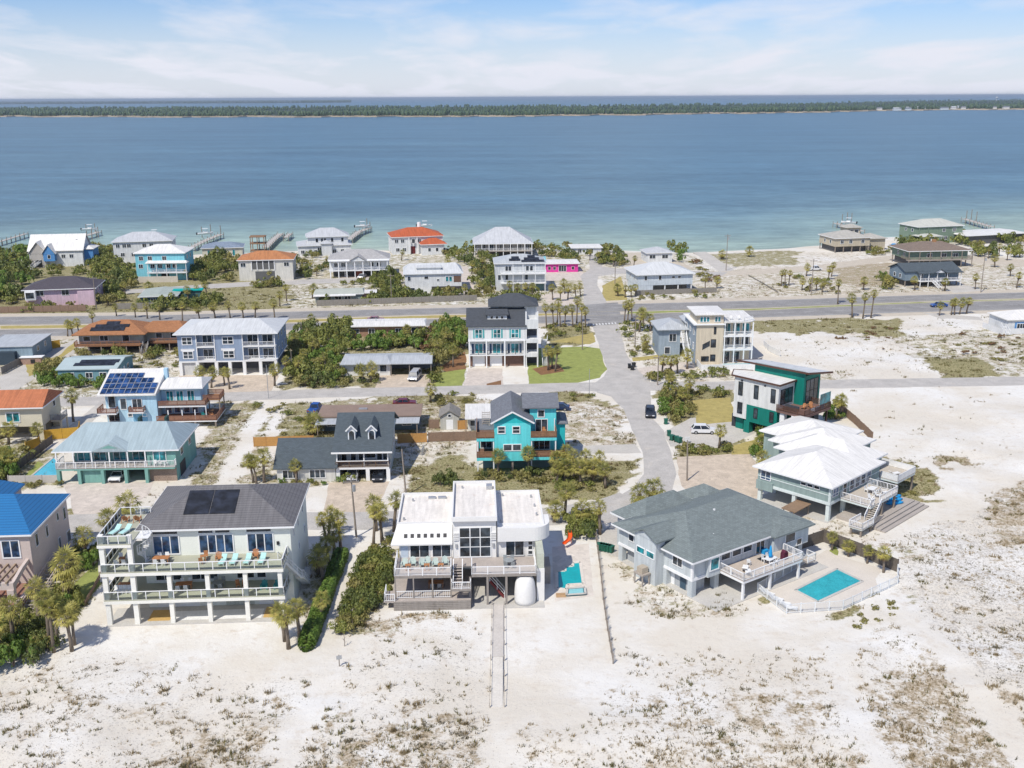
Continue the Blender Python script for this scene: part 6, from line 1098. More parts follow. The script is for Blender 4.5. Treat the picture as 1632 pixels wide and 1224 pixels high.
def lowteal(h):
    S = mat('dusty_teal_siding', (0.17, 0.32, 0.36), 0.75, 'siding'); R = mat('pale_aqua_roof', (0.40, 0.48, 0.48), 0.7, var=0.08)
    h.wall(S, 0, 12.6, 0, 12, 0, 2.7); h.gab(R, 0, 12.6, 0, 12, 2.71, 1.1, S, 'x', 0.35); sl = Vector((0, 6.3, 1.1)).normalized(); h.solar(SOLAR, (2.9, 1.4, 3.2), (1, 0, 0), sl, 7, 1, 1.25, 1.6, 0.02, False); h.solar(SOLAR, (3.8, 3.0, 3.5), (1, 0, 0), sl, 7, 1, 1.2, 1.6, 0.02, False)
    h.wins('f', 0, [2, 6, 9], 0.9, 1.4, 1.1, 2, 1); h.wins('r', 12.6, [2.5, 7.5], 1.0, 1.2, 1.0); h.panel('door', 'r', 12.6, 5.0, 0.05, 0.9, 2.0, WHITE)
lowteal(House('low_teal_house', 'low dusty teal bungalow with dark solar panels on pale aqua roof', (94, 609), yaw=3.0))
def edgeblue(h):
    S = mat('slate_blue_siding', (0.24, 0.32, 0.37), 0.75, 'siding'); h.wall(S, 0, 11, 0, 13, 0, 4.0); h.flat(GALV, -0.3, 11.3, -0.3, 13.3, 4.01, 0.15, GALV); h.wall(mat('navy_wall', (0.04, 0.06, 0.08), 0.8), 0, 7.4, -1.5, -0.02, 0, 3.0, 'front_wall'); h.win('r', 11, 3, 2.2, 1.2, 1.1); h.win('r', 11, 8, 2.2, 1.2, 1.1)
    h.box('outdoor_kitchen', mat('pink_brick', (0.42, 0.28, 0.22), 0.9, 'brick'), 8.6, 13.2, -1.6, -0.4, 0, 1.6); h.box('kitchen_top', WHITE, 8.4, 13.6, -1.8, 0.4, 1.61, 1.75); h.panel('kitchen_opening', 'f', -1.6, 10.9, 0.3, 1.0, 0.9, DARK)
edgeblue(House('slate_blue_house', 'flat roofed slate blue house with brick outdoor kitchen by the yellow fence', (0, 0), xy=(-124.0, 236.5), yaw=5.0))
def lowwhite(h):
    S = mat('tan_brick', (0.36, 0.22, 0.15), 0.9, 'brick', var=0.15); h.wall(S, 0, 20.5, 0, 8, 0, 2.7); h.hip(WHITEROOF, 0, 20.5, -0.5, 8.3, 2.71, 0.6, 0.4, inset=0.5); h.wins('f', 0, [2, 6, 13], 0.9, 1.5, 1.1, 2, 1); h.win('f', 0, 17.2, 0.5, 1.6, 1.7); h.posts([(20.2, -0.6)], 0, 2.7, 0.2, WHITE); MB().tube([(7.7, 4, 3.0), (7.7, 4, 4.2)], [0.12, 0.12], 6).build('flue', GREYMETAL, h.e)
lowwhite(House('low_brick_house', 'low tan brick house with flat white roof beside the highway', (551, 537), yaw=3.0))
def carport(h):
    S = mat('white_block_wall', (0.68, 0.68, 0.66), 0.8, var=0.06); h.wall(S, 0, 10.6, 0.4, 8.6, 0, 2.75); h.wall(mat('carport_back', (0.20, 0.20, 0.20), 0.9), 10.62, 20, 6.5, 8.6, 0, 2.7, 'back_wall'); h.hip(GALV, 0, 10.5, -0.3, 9.0, 2.76, 0.9, 0.4, inset=1.2, axis='x'); h.hip(GALV, 10.9, 20, -0.6, 9.2, 2.8, 0.85, 0.1, inset=0.1, axis='x', name='carport_roof')
    h.posts([(10.9, -0.4), (15.0, -0.4), (19.8, -0.4), (19.8, 4)], 0, 2.79, 0.16, PILE); h.win('f', 0.4, 8.4, 0.9, 1.4, 1.5); h.win('f', 0.4, 2.5, 0.9, 2, 1.2, 2, 1); h.panel('wall_panel', 'f', 6.5, 12, 0.8, 1.8, 1.4, mat('teal_panel', (0.12, 0.24, 0.26), 0.7))
carport(House('carport_house', 'white block house with grey ribbed roof and open carport', (546, 600), yaw=1.8))
Tw = House('tall_white_house', 'tall white house with dark hipped roof, blue shutters and corner stair tower', (747.2, 586.5), yaw=1.5)
def tallwhite(h):
    S = mat('bright_white_siding', (0.72, 0.73, 0.72), 0.7, 'siding', var=0.04); SH = mat('navy_shutter', (0.03, 0.07, 0.14), 0.6); AQ = mat('aqua_shutter', (0.10, 0.38, 0.38), 0.6); BR = mat('red_brown_brick', (0.20, 0.12, 0.09), 0.9, 'brick', var=0.2)
    h.wall(S, 0, 13, 0.3, 15, 6.5, 9.75); h.wall(S, 0, 13, 1.6, 15, 0, 6.49, 'lower_wall'); h.wall(BR, 0.05, 12.95, 1.5, 1.59, 0, 2.95, 'brick_wall'); h.box('floor_band', WHITE, -0.05, 13.05, 0.05, 1.5, 6.2, 6.49); h.box('porch', WHITE, -0.05, 13.05, 0.05, 1.49, 2.8, 3.06); h.rail([(0.1, 0.12), (12.9, 0.12)], 3.06, DARK, 1.0, 'picket', 2.1); h.posts([(0.2, 0.15), (4.1, 0.15), (8.3, 0.15), (12.8, 0.15)], 0, 6.2, 0.28, WHITE, 'column')
    r = MB(); r.add([(-0.5, -0.2, 9.78), (13.3, -0.2, 9.78), (13.3, 7.5, 12.6), (-0.5, 7.5, 12.6), (-0.5, -0.2, 9.6), (13.3, -0.2, 9.6), (13.3, 15.2, 9.6), (-0.5, 15.2, 9.6)], [(0, 1, 2, 3), (7, 6, 5, 4), (0, 4, 5, 1), (1, 5, 6, 2), (2, 6, 7, 3), (3, 7, 4, 0)]); r.build('roof', R_DARK, h.e)
    h.wall(S, 5.2, 15.8, 7.6, 14.8, 9.75, 13.0, 'upper_wall'); h.hip(R_DARK, 5.0, 16.0, 6.6, 15.0, 13.0, 2.4, 0.4, inset=4.4, name='upper_roof'); h.wall(S, 4.4, 8.9, 2.6, 6, 10.4, 11.8, 'dormer'); h.hip(R_DARK, 4.2, 9.1, 2.4, 7.4, 11.8, 1.0, 0.25, inset=0.3, name='dormer_roof', axis='x'); h.wins('f', 2.6, [5.1, 6.3, 7.5], 10.95, 0.6, 0.6)
    h.wins('f', 0.3, [1.6, 5.8, 9.9], 7.0, 1.5, 1.9, 2, 2, fw=0.14, gm=TEALGLASS)
    for x in (1.1, 3.25, 5.3, 7.45, 9.4, 11.55): h.panel('shutter', 'f', 0.3, x, 6.95, 0.4, 2.0, AQ)
    for x in (1.5, 5.6, 9.8): h.win('f', 1.6, x, 3.1, 1.7, 2.2, 2, 1, gm=TEALGLASS); [h.panel('shutter', 'f', 1.6, xx, 3.1, 0.45, 2.2, SH) for xx in (x - 0.75, x + 1.95)]
    for x in (0.9, 4.9): h.panel('garage_door', 'f', 1.49, x, 0.05, 2.8, 2.5, WHITE)
    # open stair tower
    for z in (3.3, 6.6, 9.9): h.box('tower_floor', S, 13.05, 16.0, 0.2, 7.5, z - 0.9, z)
    h.posts([(13.2, 0.4), (15.85, 0.4), (15.85, 7.3), (13.2, 7.3)], 0, 12.99, 0.3, WHITE); h.box('tower_shade_sheet', mat('shaded_tower', (0.10, 0.10, 0.11), 0.9), 13.1, 15.9, 4.0, 4.2, 0, 9); h.box('tower_parapet', S, 13.05, 16.0, 0.2, 0.4, 9.9, 11.2)  # near-black sheet puts the shade inside the tower into colour
    h.stairs((17.6, 1.0, 6.4), (17.6, 7.0, 3.4), 1.1, WHITE, WHITE); h.stairs((17.6, 7.0, 3.3), (17.6, 0.6, 0.2), 1.1, WHITE, WHITE)
tallwhite(Tw)
Tn = House('tan_balcony_house', 'tan four level house with stacked white balconies and small front pool', (1107.8, 582), yaw=2.0)
def tan(h):
    S = mat('tan_siding', (0.62, 0.54, 0.41), 0.75, 'siding', var=0.05); GB = mat('grey_blue_siding', (0.30, 0.36, 0.41), 0.75, 'siding')
    h.wall(S, 0, 6.3, 0, 13, 0, 9.5); h.wall(S, 6.32, 13.2, 2.6, 13, 0, 9.9, 'rear_wall'); h.wall(GB, -0.06, -0.01, 0.1, 12.9, 0.1, 9.4, 'side_cladding'); h.wall(WHITE, -0.8, 6.4, -0.5, 12, 9.51, 9.75, 'eave'); h.wall(S, 0.2, 6.2, 0.2, 9, 9.76, 11.8, 'penthouse'); h.hip(WHITEROOF, 0, 6.4, 0, 9.4, 11.8, 0.5, 0.5, inset=2, name='penthouse_roof')
    for z in (3.7, 6.9): h.box('balcony', WHITE, 6.32, 13.3, 0.05, 2.58, z - 0.35, z); h.rail([(6.5, 0.15), (13.2, 0.15), (13.2, 2.4)], z, WHITE, 0.95, 'picket', 2.2)
    cv = [(6.32, 0.0), (11.0, 0.0)] + [(11.0 + 3.0 * sin(a), 3.0 - 3.0 * cos(a)) for a in np.linspace(0.2, pi / 2, 7)] + [(14.0, 13.2), (6.32, 13.2)]
    h.prism('roof', WHITEROOF, cv, 9.91, 10.15); h.rail([(6.6, 0.3), (11.0, 0.3), (13.4, 2.0)], 10.15, WHITE, 0.9, 'picket', 1.6, name='roof_railing')
    h.posts([(6.6, 0.2), (8.9, 0.2), (11.2, 0.2), (13.1, 0.2)], 0, 9.9, 0.26, WHITE); h.wins('f', 2.6, [6.9, 9.1, 11.3], 7.0, 1.5, 2.2, 2, 1, gm=TEALGLASS); h.wins('f', 2.6, [6.9, 9.1, 11.3], 3.8, 1.5, 2.2, 2, 1); h.wins('f', 2.6, [6.9, 9.2], 0.2, 1.6, 2.3, 2, 1)
    h.wins('f', 0.2, [0.8, 1.55, 2.3], 10.2, 0.55, 1.1, gm=TEALGLASS); h.wins('f', 0.2, [4.2, 4.9], 10.2, 0.55, 1.1, gm=TEALGLASS); h.win('f', 0, 4.1, 7.4, 0.35, 1.5, fm=DARK); h.win('f', 0, 3.5, 4.3, 1.0, 1.7, fm=DARK); h.win('f', 0, 3.5, 1.0, 1.0, 1.4, fm=DARK); h.win('f', 0, 1.4, 1.0, 1.6, 1.0, fm=DARK)
    g = MB(); g.add([(1.5, -0.03, 3.6), (3.2, -0.03, 4.5), (3.2, -0.03, 5.8), (1.5, -0.03, 4.9)], [(0, 1, 2, 3)]); g.build('stair_opening', GLASS, h.e); h.wins('l', -0.06, [2, 6, 10], 6.8, 1.0, 1.4); h.wins('l', -0.06, [2, 6, 10], 3.4, 1.0, 1.4)
    h.stairs((-1.2, 0.5, 0.1), (-1.2, 6.5, 3.5), 1.2, WHITE, WHITE); h.stairs((-1.2, 9.5, 6.6), (-1.2, 6.5, 3.6), 1.2, WHITE, WHITE); h.box('stair_landing', WHITE, -1.8, -0.1, 9.5, 11.5, 6.4, 6.6)
    h.wall(GB, -7, -1.9, 9, 18, 0, 6.5, 'wing_wall'); h.hip(GALV, -7.2, 0.0, 8.5, 18.2, 6.5, 1.8, 0.4, name='wing_roof'); h.hip(GALV, 0, 9, 11, 19, 7.5, 1.9, 0.4, name='rear_roof'); h.win('f', 9, -4.5, 3.6, 1.6, 1.8, 2, 1); h.win('f', 9, -5.5, 0.6, 1.2, 1.6)
    # front pool court
    h.box('pool_coping', CONC, 5.6, 14.2, -4.8, -0.6, 0.0, 0.5); h.box('pool_water', mat('pool_water', (0.16, 0.62, 0.68), 0.08, spec=0.6, var=0.1), 6.2, 13.6, -4.2, -1.2, 0.51, 0.54)
    for a, b in (((0.3, -0.4), (0.3, -5.4)), ((0.3, -5.4), (14.6, -5.4)), ((14.6, -5.4), (14.6, -0.4))): m_ = MB(); m_.bar((*a, 0.75), (*b, 0.75), 0.1, 1.5); m_.build('court_fence', M_WHT, h.e)
tan(Tn)
for k in range(2): put('a_white', 'white adirondack chair on the roof terrace of the tan house', Tn.w(8.4 + 1.8 * k, 2.2, 10.15), Tn.yaw, 'white roof terrace chairs')
def brownlow(h):
    R = mat('brown_flat_roof', (0.26, 0.19, 0.15), 0.9, var=0.15); S = mat('slate_trailer_wall', (0.16, 0.22, 0.27), 0.8, 'siding'); h.wall(S, 0, 18.6, 1.2, 8, 0, 2.6); h.box('roof', R, -0.4, 19.0, 1.0, 8.6, 2.61, 2.85); h.box('porch_roof', GALV, -0.2, 18.8, -2.6, 0.98, 2.35, 2.5); h.posts([(0.2, -2.4), (5, -2.4), (14, -2.4), (18.4, -2.4)], 0, 2.34, 0.15, PILE); h.wins('f', 1.2, [1.5, 15.5], 0.9, 1.6, 1.1, 2, 1); h.box('roof_vent', GREYMETAL, 7, 8.6, 5, 5.6, 2.86, 3.1)
brownlow(House('brown_roof_trailer', 'low slate blue house with flat brown roof behind the cape house', (508, 690), yaw=2.0))
def shed(h):
    S = mat('grey_shed_siding', (0.48, 0.47, 0.42), 0.8, 'siding'); h.wall(S, 0, 3.5, 0, 4.5, 0, 2.4); h.gab(shingle('taupe_shingles', (0.27, 0.25, 0.22)), 0, 3.5, 0, 4.5, 2.41, 1.3, S, 'y', 0.3); h.panel('door', 'f', 0, 1.1, 0.05, 1.3, 1.9, WHITE); h.win('f', 0, 1.5, 2.5, 0.5, 0.5)
shed(House('garden_shed', 'small grey gabled shed beside the picket fence', (702, 685), yaw=2.0, cat='shed'))
def whitecar(h):
    S = mat('off_white_wall', (0.60, 0.60, 0.57), 0.8, 'siding'); h.wall(S, 0.3, 4.6, 1.5, 9, 0, 2.5); h.box('roof', WHITEROOF, -0.2, 5.4, -0.2, 9.6, 2.62, 2.8); h.box('roof', WHITEROOF, 5.45, 17.5, 6.8, 10.5, 3.0, 3.18); h.posts([(0, 0), (5.1, 0), (17.2, 7), (17.2, 10.2), (11, 10.2)], 0, 2.6, 0.14, PILE); h.panel('door', 'f', 1.5, 2.2, 0.05, 1.0, 2.0, mat('brown_door', (0.15, 0.09, 0.06), 0.7)); h.win('f', 1.5, 0.8, 0.9, 1.0, 1.0)
whitecar(House('white_carport', 'white flat roofed carport behind the turquoise house', (743, 690), yaw=2.0, cat='carport'))

# ================================================================ houses beyond the highway, along the bay
def simple(name, label, a, b, D, z1, h, S, R, base=0.0, over=0.5, gable=None, inset=None, wins=(), yaw=None, winw=1.3, winh=1.3, group=None, **k):
    hh = House(name, label, a, b, yaw, group=group); hh.D = D
    hh.wall(S, 0, hh.W, 0, D, base, z1)
    if gable: hh.gab(R, 0, hh.W, 0, D, z1 + 0.01, h, S, gable, over)
    else: hh.hip(R, 0, hh.W, 0, D, z1 + 0.01, h, over, inset=inset, fascia=WHITE)
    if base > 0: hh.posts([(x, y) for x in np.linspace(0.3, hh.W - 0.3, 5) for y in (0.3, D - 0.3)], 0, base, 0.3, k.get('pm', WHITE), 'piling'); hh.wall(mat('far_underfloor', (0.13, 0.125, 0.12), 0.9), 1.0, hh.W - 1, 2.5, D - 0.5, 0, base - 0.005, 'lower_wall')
    for z, xs in wins: hh.wins('f', 0, [x * hh.W for x in xs], z, winw, winh, 2 if winw > 1.2 else 1, 1)
    hh.wins('r', hh.W, [D * 0.25, D * 0.6], z1 - 2.2, 1.1, 1.2); hh.wins('l', 0, [D * 0.25, D * 0.6], z1 - 2.2, 1.1, 1.2)
    return hh
PW = mat('far_white_siding', (0.68, 0.69, 0.68), 0.75, 'siding'); CY = mat('cyan_siding', (0.22, 0.56, 0.64), 0.7, 'siding'); BL = mat('bay_blue_siding', (0.10, 0.28, 0.56), 0.7, 'siding'); TANF = mat('bay_tan_siding', (0.50, 0.44, 0.33), 0.8, 'siding'); PK = mat('lilac_pink_siding', (0.62, 0.46, 0.53), 0.8, 'siding'); GRN = mat('bay_green_siding', (0.20, 0.27, 0.20), 0.8, 'siding'); OR2 = mat('bay_orange_roof', (0.50, 0.215, 0.09), 0.8, 'tile'); RED = mat('red_tile_roof', (0.52, 0.125, 0.05), 0.75, 'tile'); LG = mat('light_grey_roof', (0.50, 0.51, 0.52), 0.6, 'seam')
h = simple('white_gable_house', 'white steep roofed bay house with bright blue gables', (49, 426), (134, 424), 12, 5.8, 5.4, PW, WHITEROOF, gable='x', wins=((3.2, (0.6, 0.75)),))
h.gab(WHITEROOF, 0.6, 6.6, -1.8, 6, 5.2, 4.2, mat('warm_grey_siding', (0.44, 0.41, 0.37), 0.8), 'y', 0.4, name='cross_gable'); h.wall(MATS['warm_grey_siding'], 0.7, 6.5, -1.7, -0.02, 0, 5.2, 'front_wall'); h.gab(WHITEROOF, 5.4, 9.8, -2.4, 5, 5.0, 3.4, BL, 'y', 0.35, name='cross_gable'); h.wall(BL, 5.6, 9.6, -2.3, -0.03, 2.4, 5.0, 'blue_bay'); h.wall(BL, h.W + 0.02, h.W + 3.2, 2, 10, 0, 6.0, 'blue_wing'); h.hip(WHITEROOF, h.W - 0.5, h.W + 3.4, 1.8, 10.2, 6.0, 1.2, 0.3, name='wing_roof'); h.win('f', -2.3, 7.2, 3.4, 0.9, 1.3); h.panel('arch_shade_panel', 'f', -1.7, 2.4, 0.2, 2.4, 2.6, DARK); h.stairs((4.0, -2.0, 2.2), (1.5, -6.0, 0.1), 1.6, M_WHT, M_WHT)  # flat dark panel is painted shade for the porch arch
MB().prism([(16.4 + 0.5 * cos(t), 4.0 + 0.5 * sin(t)) for t in np.linspace(0, 2 * pi, 9)[:-1]], 9.0, 9.6).build('round_skylight', GREYMETAL, h.e)
h = simple('grey_hip_house', 'pale three storey bay house with broad grey hip roof behind the cyan house', (183, 420), (276, 417), 13, 8.0, 3.0, PW, LG, wins=((5.9, (0.05, 0.16, 0.24, 0.5, 0.62)), (2.6, (0.12, 0.3))))
h = simple('cyan_house', 'bright cyan house with white hip roof and columned porch', (219, 447), (297, 446), 12, 9.2, 2.4, CY, WHITEROOF, wins=((6.9, (0.08, 0.26, 0.55)), (4.2, (0.06, 0.3, 0.45, 0.62, 0.75))))
h.hip(WHITEROOF, 0.25 * h.W, h.W + 1, -2.2, 0.5, 6.1, 0.8, 0.3, name='porch_roof', inset=0.5, axis='x'); h.box('porch', WHITE, 0.25 * h.W, h.W + 1, -2.2, -0.02, 2.7, 3.0); h.rail([(0.27 * h.W, -2.1), (h.W + 0.9, -2.1)], 3.0, WHITE, 0.9, 'picket'); h.posts([(0.27 * h.W, -2.1), (0.45 * h.W, -2.1), (0.65 * h.W, -2.1), (0.85 * h.W, -2.1), (h.W + 0.8, -2.1)], 0, 6.1, 0.2, WHITE); h.panel('garage_door', 'f', 0, 0.5 * h.W, 0.05, 2.6, 2.3, DARK); h.wall(mat('pale_garden_wall', (0.55, 0.50, 0.42), 0.9), -9, h.W * 0.9, -4.5, -4.2, 0, 2.0, 'garden_wall')
h = simple('low_pale_house', 'low pale house with blue grey roof beside the wooden frame tower', (323, 411), (387, 409), 10, 3.6, 1.9, mat('pale_cream_siding', (0.60, 0.58, 0.48), 0.8, 'siding'), mat('blue_grey_shingles', (0.22, 0.27, 0.34), 0.85, 'shingle'), wins=()); h.wins('f', 0, [2, 4.5, 8, 11.5], 0.6, 0.9, 2.2, gm=TEALGLASS)
h = simple('orange_hip_house', 'cream house with tan orange hip roof and open porch beyond the highway', (382, 448), (468, 446), 12, 7.0, 2.4, mat('cream_block', (0.64, 0.62, 0.55), 0.8, 'siding'), OR2, wins=((4.8, (0.04, 0.84)),), winw=1.6)
h.box('porch_shade_block', mat('shaded_porch', (0.12, 0.12, 0.115), 0.9), 0.24 * h.W, 0.66 * h.W, -0.03, 0.3, 3.9, 6.7); h.posts([(x * h.W, -0.1) for x in (0.24, 0.34, 0.45, 0.56, 0.66)], 3.6, 7.0, 0.25, WHITE); h.box('porch_shade_block', MATS['shaded_porch'], 0.3 * h.W, 0.66 * h.W, -0.03, 0.3, 0.1, 3.2)  # solid dark blocks carry the porch shade as colour, no real recess
u = House('wooden_frame_tower', 'unfinished brown timber frame tower rising behind the orange hip house', (401, 413), yaw=3, cat='tower'); FW = mat('raw_timber', (0.28, 0.17, 0.10), 0.85)
u.posts([(x, y) for x in (0, 2.6, 5.2) for y in (0, 4)], 0, 8.6, 0.28, FW); [u.box('floor_beam', FW, -0.3, 5.5, -0.3, 4.3, z, z + 0.3) for z in (3.0, 5.8, 8.4)]; u.boxes('rafter', FW, [(-0.3, 5.5, 2.0, 2.2, 8.72, 8.9)])
h = simple('white_villa', 'white bay villa with several stepped pale grey hip roofs', (476, 408), (560, 405), 13, 3.8, 2.0, PW, LG, wins=((0.8, (0.05, 0.3, 0.65, 0.8)),))
h.wall(PW, 4, h.W - 1.0, 2, 12, 3.8, 7.0, 'upper_wall'); h.hip(LG, 4, h.W - 1.0, 2, 12, 7.0, 3.0, 0.7, name='upper_roof', fascia=WHITE); h.wins('f', 2, [7, 9, 10.2, 13, 17], 4.9, 0.9, 1.5); h.win('f', -0.0, 7.5, 0.3, 2.4, 2.8, 3, 1); h.wall(PW, 9, 13, -1.5, -0.02, 0, 4.6, 'entry_bay'); h.hip(LG, 9, 13, -1.6, 3, 4.6, 1.2, 0.4, name='entry_roof')
h = simple('columned_grey_house', 'white columned house with grey hip roof and small front pediment', (526, 442), (620, 440), 12, 6.0, 2.8, PW, mat('warm_grey_shingle', (0.40, 0.39, 0.38), 0.85, 'shingle'), wins=((3.6, (0.08, 0.2, 0.68, 0.8)),), base=2.6)
h.box('porch', WHITE, 0, h.W, -2.4, -0.02, 2.4, 2.6); h.posts([(x * h.W, -2.2) for x in np.linspace(0.02, 0.98, 8)], 0, 6.0, 0.3, WHITE, 'column'); h.gab(MATS['warm_grey_shingle'], 0.36 * h.W, 0.62 * h.W, -2.6, 3.5, 5.9, 1.7, PW, 'y', 0.3, name='pediment_roof'); h.rail([(0.1, -2.3), (h.W - 0.1, -2.3)], 2.6, WHITE, 0.9, 'picket'); h.box('porch_roof', WHITE, -0.2, h.W + 0.2, -2.6, -0.3, 5.82, 6.0); h.panel('brick_entry', 'f', -0.0, 0.45 * h.W, 0.1, 2.6, 2.3, mat('red_brick_entry', (0.28, 0.09, 0.06), 0.9, 'brick'), 0.3)
h = simple('red_roof_house', 'white villa with vivid red orange tile roofs at the water', (626, 406), (706, 403), 14, 6.8, 3.0, PW, RED, wins=((4.6, (0.05, 0.17, 0.5, 0.7)), (1.2, (0.07, 0.2))))
h.wall(PW, 0.55 * h.W, h.W - 0.2, -5, -0.02, 0, 4.2, 'front_wing'); h.hip(RED, 0.55 * h.W, h.W + 0.3, -5, 1.5, 4.2, 2.2, 0.6, name='wing_roof', fascia=WHITE); h.posts([(0.32 * h.W, -1.2), (0.48 * h.W, -1.2)], 0, 6.6, 0.35, WHITE, 'column'); h.panel('entry_door', 'f', 0, 0.36 * h.W, 0.1, 1.8, 3.0, mat('dark_red_door', (0.12, 0.02, 0.02), 0.6)); MB().tube([(12, 9, 9), (12, 9, 11.5)], [0.9, 0.7], 8).build('cupola', WHITE, h.e); h.wins('f', -5, [13.5, 16.5, 19.5], 1.5, 1.0, 1.3); h.win('f', -1.0, 0.38 * h.W, 4.5, 1.2, 1.6)
h = simple('white_metal_gable_house', 'plain white house with broad pale metal roof near the highway fence', (646, 467), (736, 465), 14, 6.0, 2.4, PW, METALROOF, inset=2.0, wins=((3.9, (0.05,)),), winw=0.9)
h.win('f', 0, 6.2, 4.4, 1.2, 0.8); h.win('f', 0, 10.2, 3.7, 0.6, 0.6); h.wins('f', 0, [13.0, 14.1], 3.5, 0.8, 1.5, gm=TEALGLASS); h.box('side_porch', mat('brown_screen', (0.16, 0.10, 0.07), 0.9), 15.5, h.W - 0.2, -0.06, -0.01, 3.2, 5.2); h.win('f', 0, 0.8, 0.4, 2.2, 1.2); h.box('dormer', PW, 4, 11.5, 2, 5, 6.5, 7.6); h.hip(METALROOF, 3.8, 11.7, 1.8, 7, 7.6, 0.5, 0.2, inset=0.4, name='dormer_roof', axis='x'); h.box('lattice', mat('dark_lattice', (0.06, 0.055, 0.05), 0.9), 8.4, h.W, -0.1, -0.02, 0.2, 1.9)
h = simple('stilt_pavilion_house', 'square stilt house with large light grey hip roof at the shore', (760, 410), (844, 409), 15, 5.2, 5.6, mat('taupe_siding', (0.40, 0.37, 0.32), 0.8, 'siding'), LG, base=2.6, over=1.4, wins=(), pm=PILE)
h.box('porch', GREYDECK, -1, h.W + 1, -1.6, -0.02, 2.3, 2.6); h.posts([(x, -1.4) for x in np.linspace(-0.8, h.W + 0.8, 9)], 0, 5.2, 0.25, WHITE); h.rail([(-0.9, -1.5), (h.W + 0.9, -1.5)], 2.6, WHITE, 1.0, 'picket'); h.wins('f', 0, [2, 5, 9, 12.5, 16, 19], 3.0, 1.4, 2.0, 2, 1)
h = simple('stepped_solar_house', 'grey white house with stepped dark solar panels and two long balconies', (790, 464), (868, 463), 12, 8.8, 2.3, mat('pale_grey_bay_siding', (0.55, 0.57, 0.58), 0.75, 'siding'), GALV, wins=((6.4, (0.2, 0.26, 0.62, 0.7)), (3.6, (0.05, 0.2, 0.6))), winw=0.9, winh=1.6)
for z in (2.9, 5.9): h.box('balcony', WHITE, 0.1 * h.W, h.W + 0.4, -2.2, -0.02, z - 0.25, z); h.rail([(0.1 * h.W, -2.1), (h.W + 0.3, -2.1), (h.W + 0.3, 0)], z, WHITE, 0.95, 'picket')
h.posts([(x * h.W, -2.0) for x in (0.35, 0.55, 0.8, 1.0)], 0, 8.8, 0.2, WHITE); sl = Vector((0, 6.5, 2.3)).normalized(); h.solar(SOLAR, (4.4, 1.0, 9.5), (1, 0, 0), sl, 3, 1, 1.2, 1.5, 0.02, False); h.solar(SOLAR, (5.2, 2.5, 10.0), (1, 0, 0), sl, 2, 1, 1.2, 1.5, 0.02, False); h.solar(SOLAR, (8.3, 0.2, 9.25), (1, 0, 0), sl, 6, 1, 1.2, 1.4, 0.02, False); h.solar(SOLAR, (9.2, 1.7, 9.75), (1, 0, 0), sl, 4, 1, 1.2, 1.5, 0.02, False); h.solar(SOLAR, (10.4, 3.2, 10.3), (1, 0, 0), sl, 2, 1, 1.2, 1.4, 0.02, False)
h.wall(mat('teal_garage', (0.12, 0.2, 0.22), 0.8), 0.78 * h.W, h.W - 0.2, -0.06, -0.01, 0.05, 2.2, 'garage_door')
h = simple('hot_pink_house', 'hot pink cottage with flat white roof', (870, 434), (921, 433), 9, 3.0, 0.5, mat('hot_pink_wall', (0.66, 0.05, 0.32), 0.75), WHITEROOF, over=0.6, inset=0.6, wins=(), yaw=3); h.win('f', 0, 4.6, 0.3, 2.6, 2.0, 3, 1); h.wins('f', 0, [0.8, 2.6, 9.2], 0.9, 0.9, 1.0, fm=mat('pale_pink_trim', (0.75, 0.45, 0.55), 0.7)); h.box('chimney', CY, -0.6, 0.4, 5, 6, 3.2, 4.8)
h = simple('white_flat_house', 'low white flat roofed building half hidden by bay shrubs', (912, 406), (956, 404), 10, 2.6, 0.4, PW, WHITEROOF, inset=0.5, wins=((0.8, (0.2, 0.6)),), yaw=3)
h = simple('white_stilt_house', 'white stilt house with pale hip roof behind the grey picket fence', (1016, 468), (1103, 465), 14, 5.9, 3.0, mat('blue_white_siding', (0.58, 0.63, 0.66), 0.75, 'siding'), METALROOF, base=2.5, over=0.7, wins=((4.2, (0.12, 0.38)),), winw=0.8); h.wins('f', 0, [0.62 * h.W, 0.73 * h.W], 4.6, 0.9, 0.6); h.wall(MATS['blue_white_siding'], 0.1, 5, 0.02, 12, 0, 2.45, 'lower_wall')
h = simple('small_grey_house', 'small house with grey hip roof behind the white stilt house', (1031, 419), (1071, 418), 9, 3.6, 1.8, PW, LG, wins=((1.6, (0.1, 0.6)),), winw=2.2)
h = simple('tan_bay_house', 'tan double roofed bay house with lattice base beside the parked truck', (1330, 403), (1385, 401), 13, 5.6, 2.5, TANF, mat('putty_roof', (0.44, 0.42, 0.37), 0.7, 'seam'), base=2.4, wins=((3.6, (0.15, 0.4, 0.75)),), pm=PILE)
h.wall(TANF, h.W + 0.02, h.W + 8.5, 3, 12, 0, 4.6, 'wing_wall'); h.hip(MATS['putty_roof'], h.W - 0.3, h.W + 8.8, 2.8, 12.2, 4.6, 1.8, 0.5, name='wing_roof'); h.wall(TANF, 9, 15, 8, 13, 5.6, 8.6, 'cupola_wall'); h.hip(MATS['putty_roof'], 9, 15, 8, 13, 8.6, 1.4, 0.7, name='cupola_roof'); h.wins('f', 8, [10, 12.5], 6.6, 1.6, 1.2)
h = simple('green_bay_house', 'dark green two storey bay house with pale roof', (1461, 389), (1532, 386), 13, 7.0, 2.6, GRN, mat('cream_roof', (0.52, 0.52, 0.46), 0.7, 'seam'), wins=((4.8, (0.55, 0.78)), (1.5, (0.6,)))); h.hip(MATS['cream_roof'], -1, 9, -4, 2, 3.4, 1.0, 0.4, name='porch_roof'); h.posts([(-0.8, -3.8), (4, -3.8), (8.8, -3.8)], 0, 3.4, 0.3, WHITE); h.posts([(0.4, -0.3), (4.5, -0.3)], 3.6, 7, 0.3, GRN)
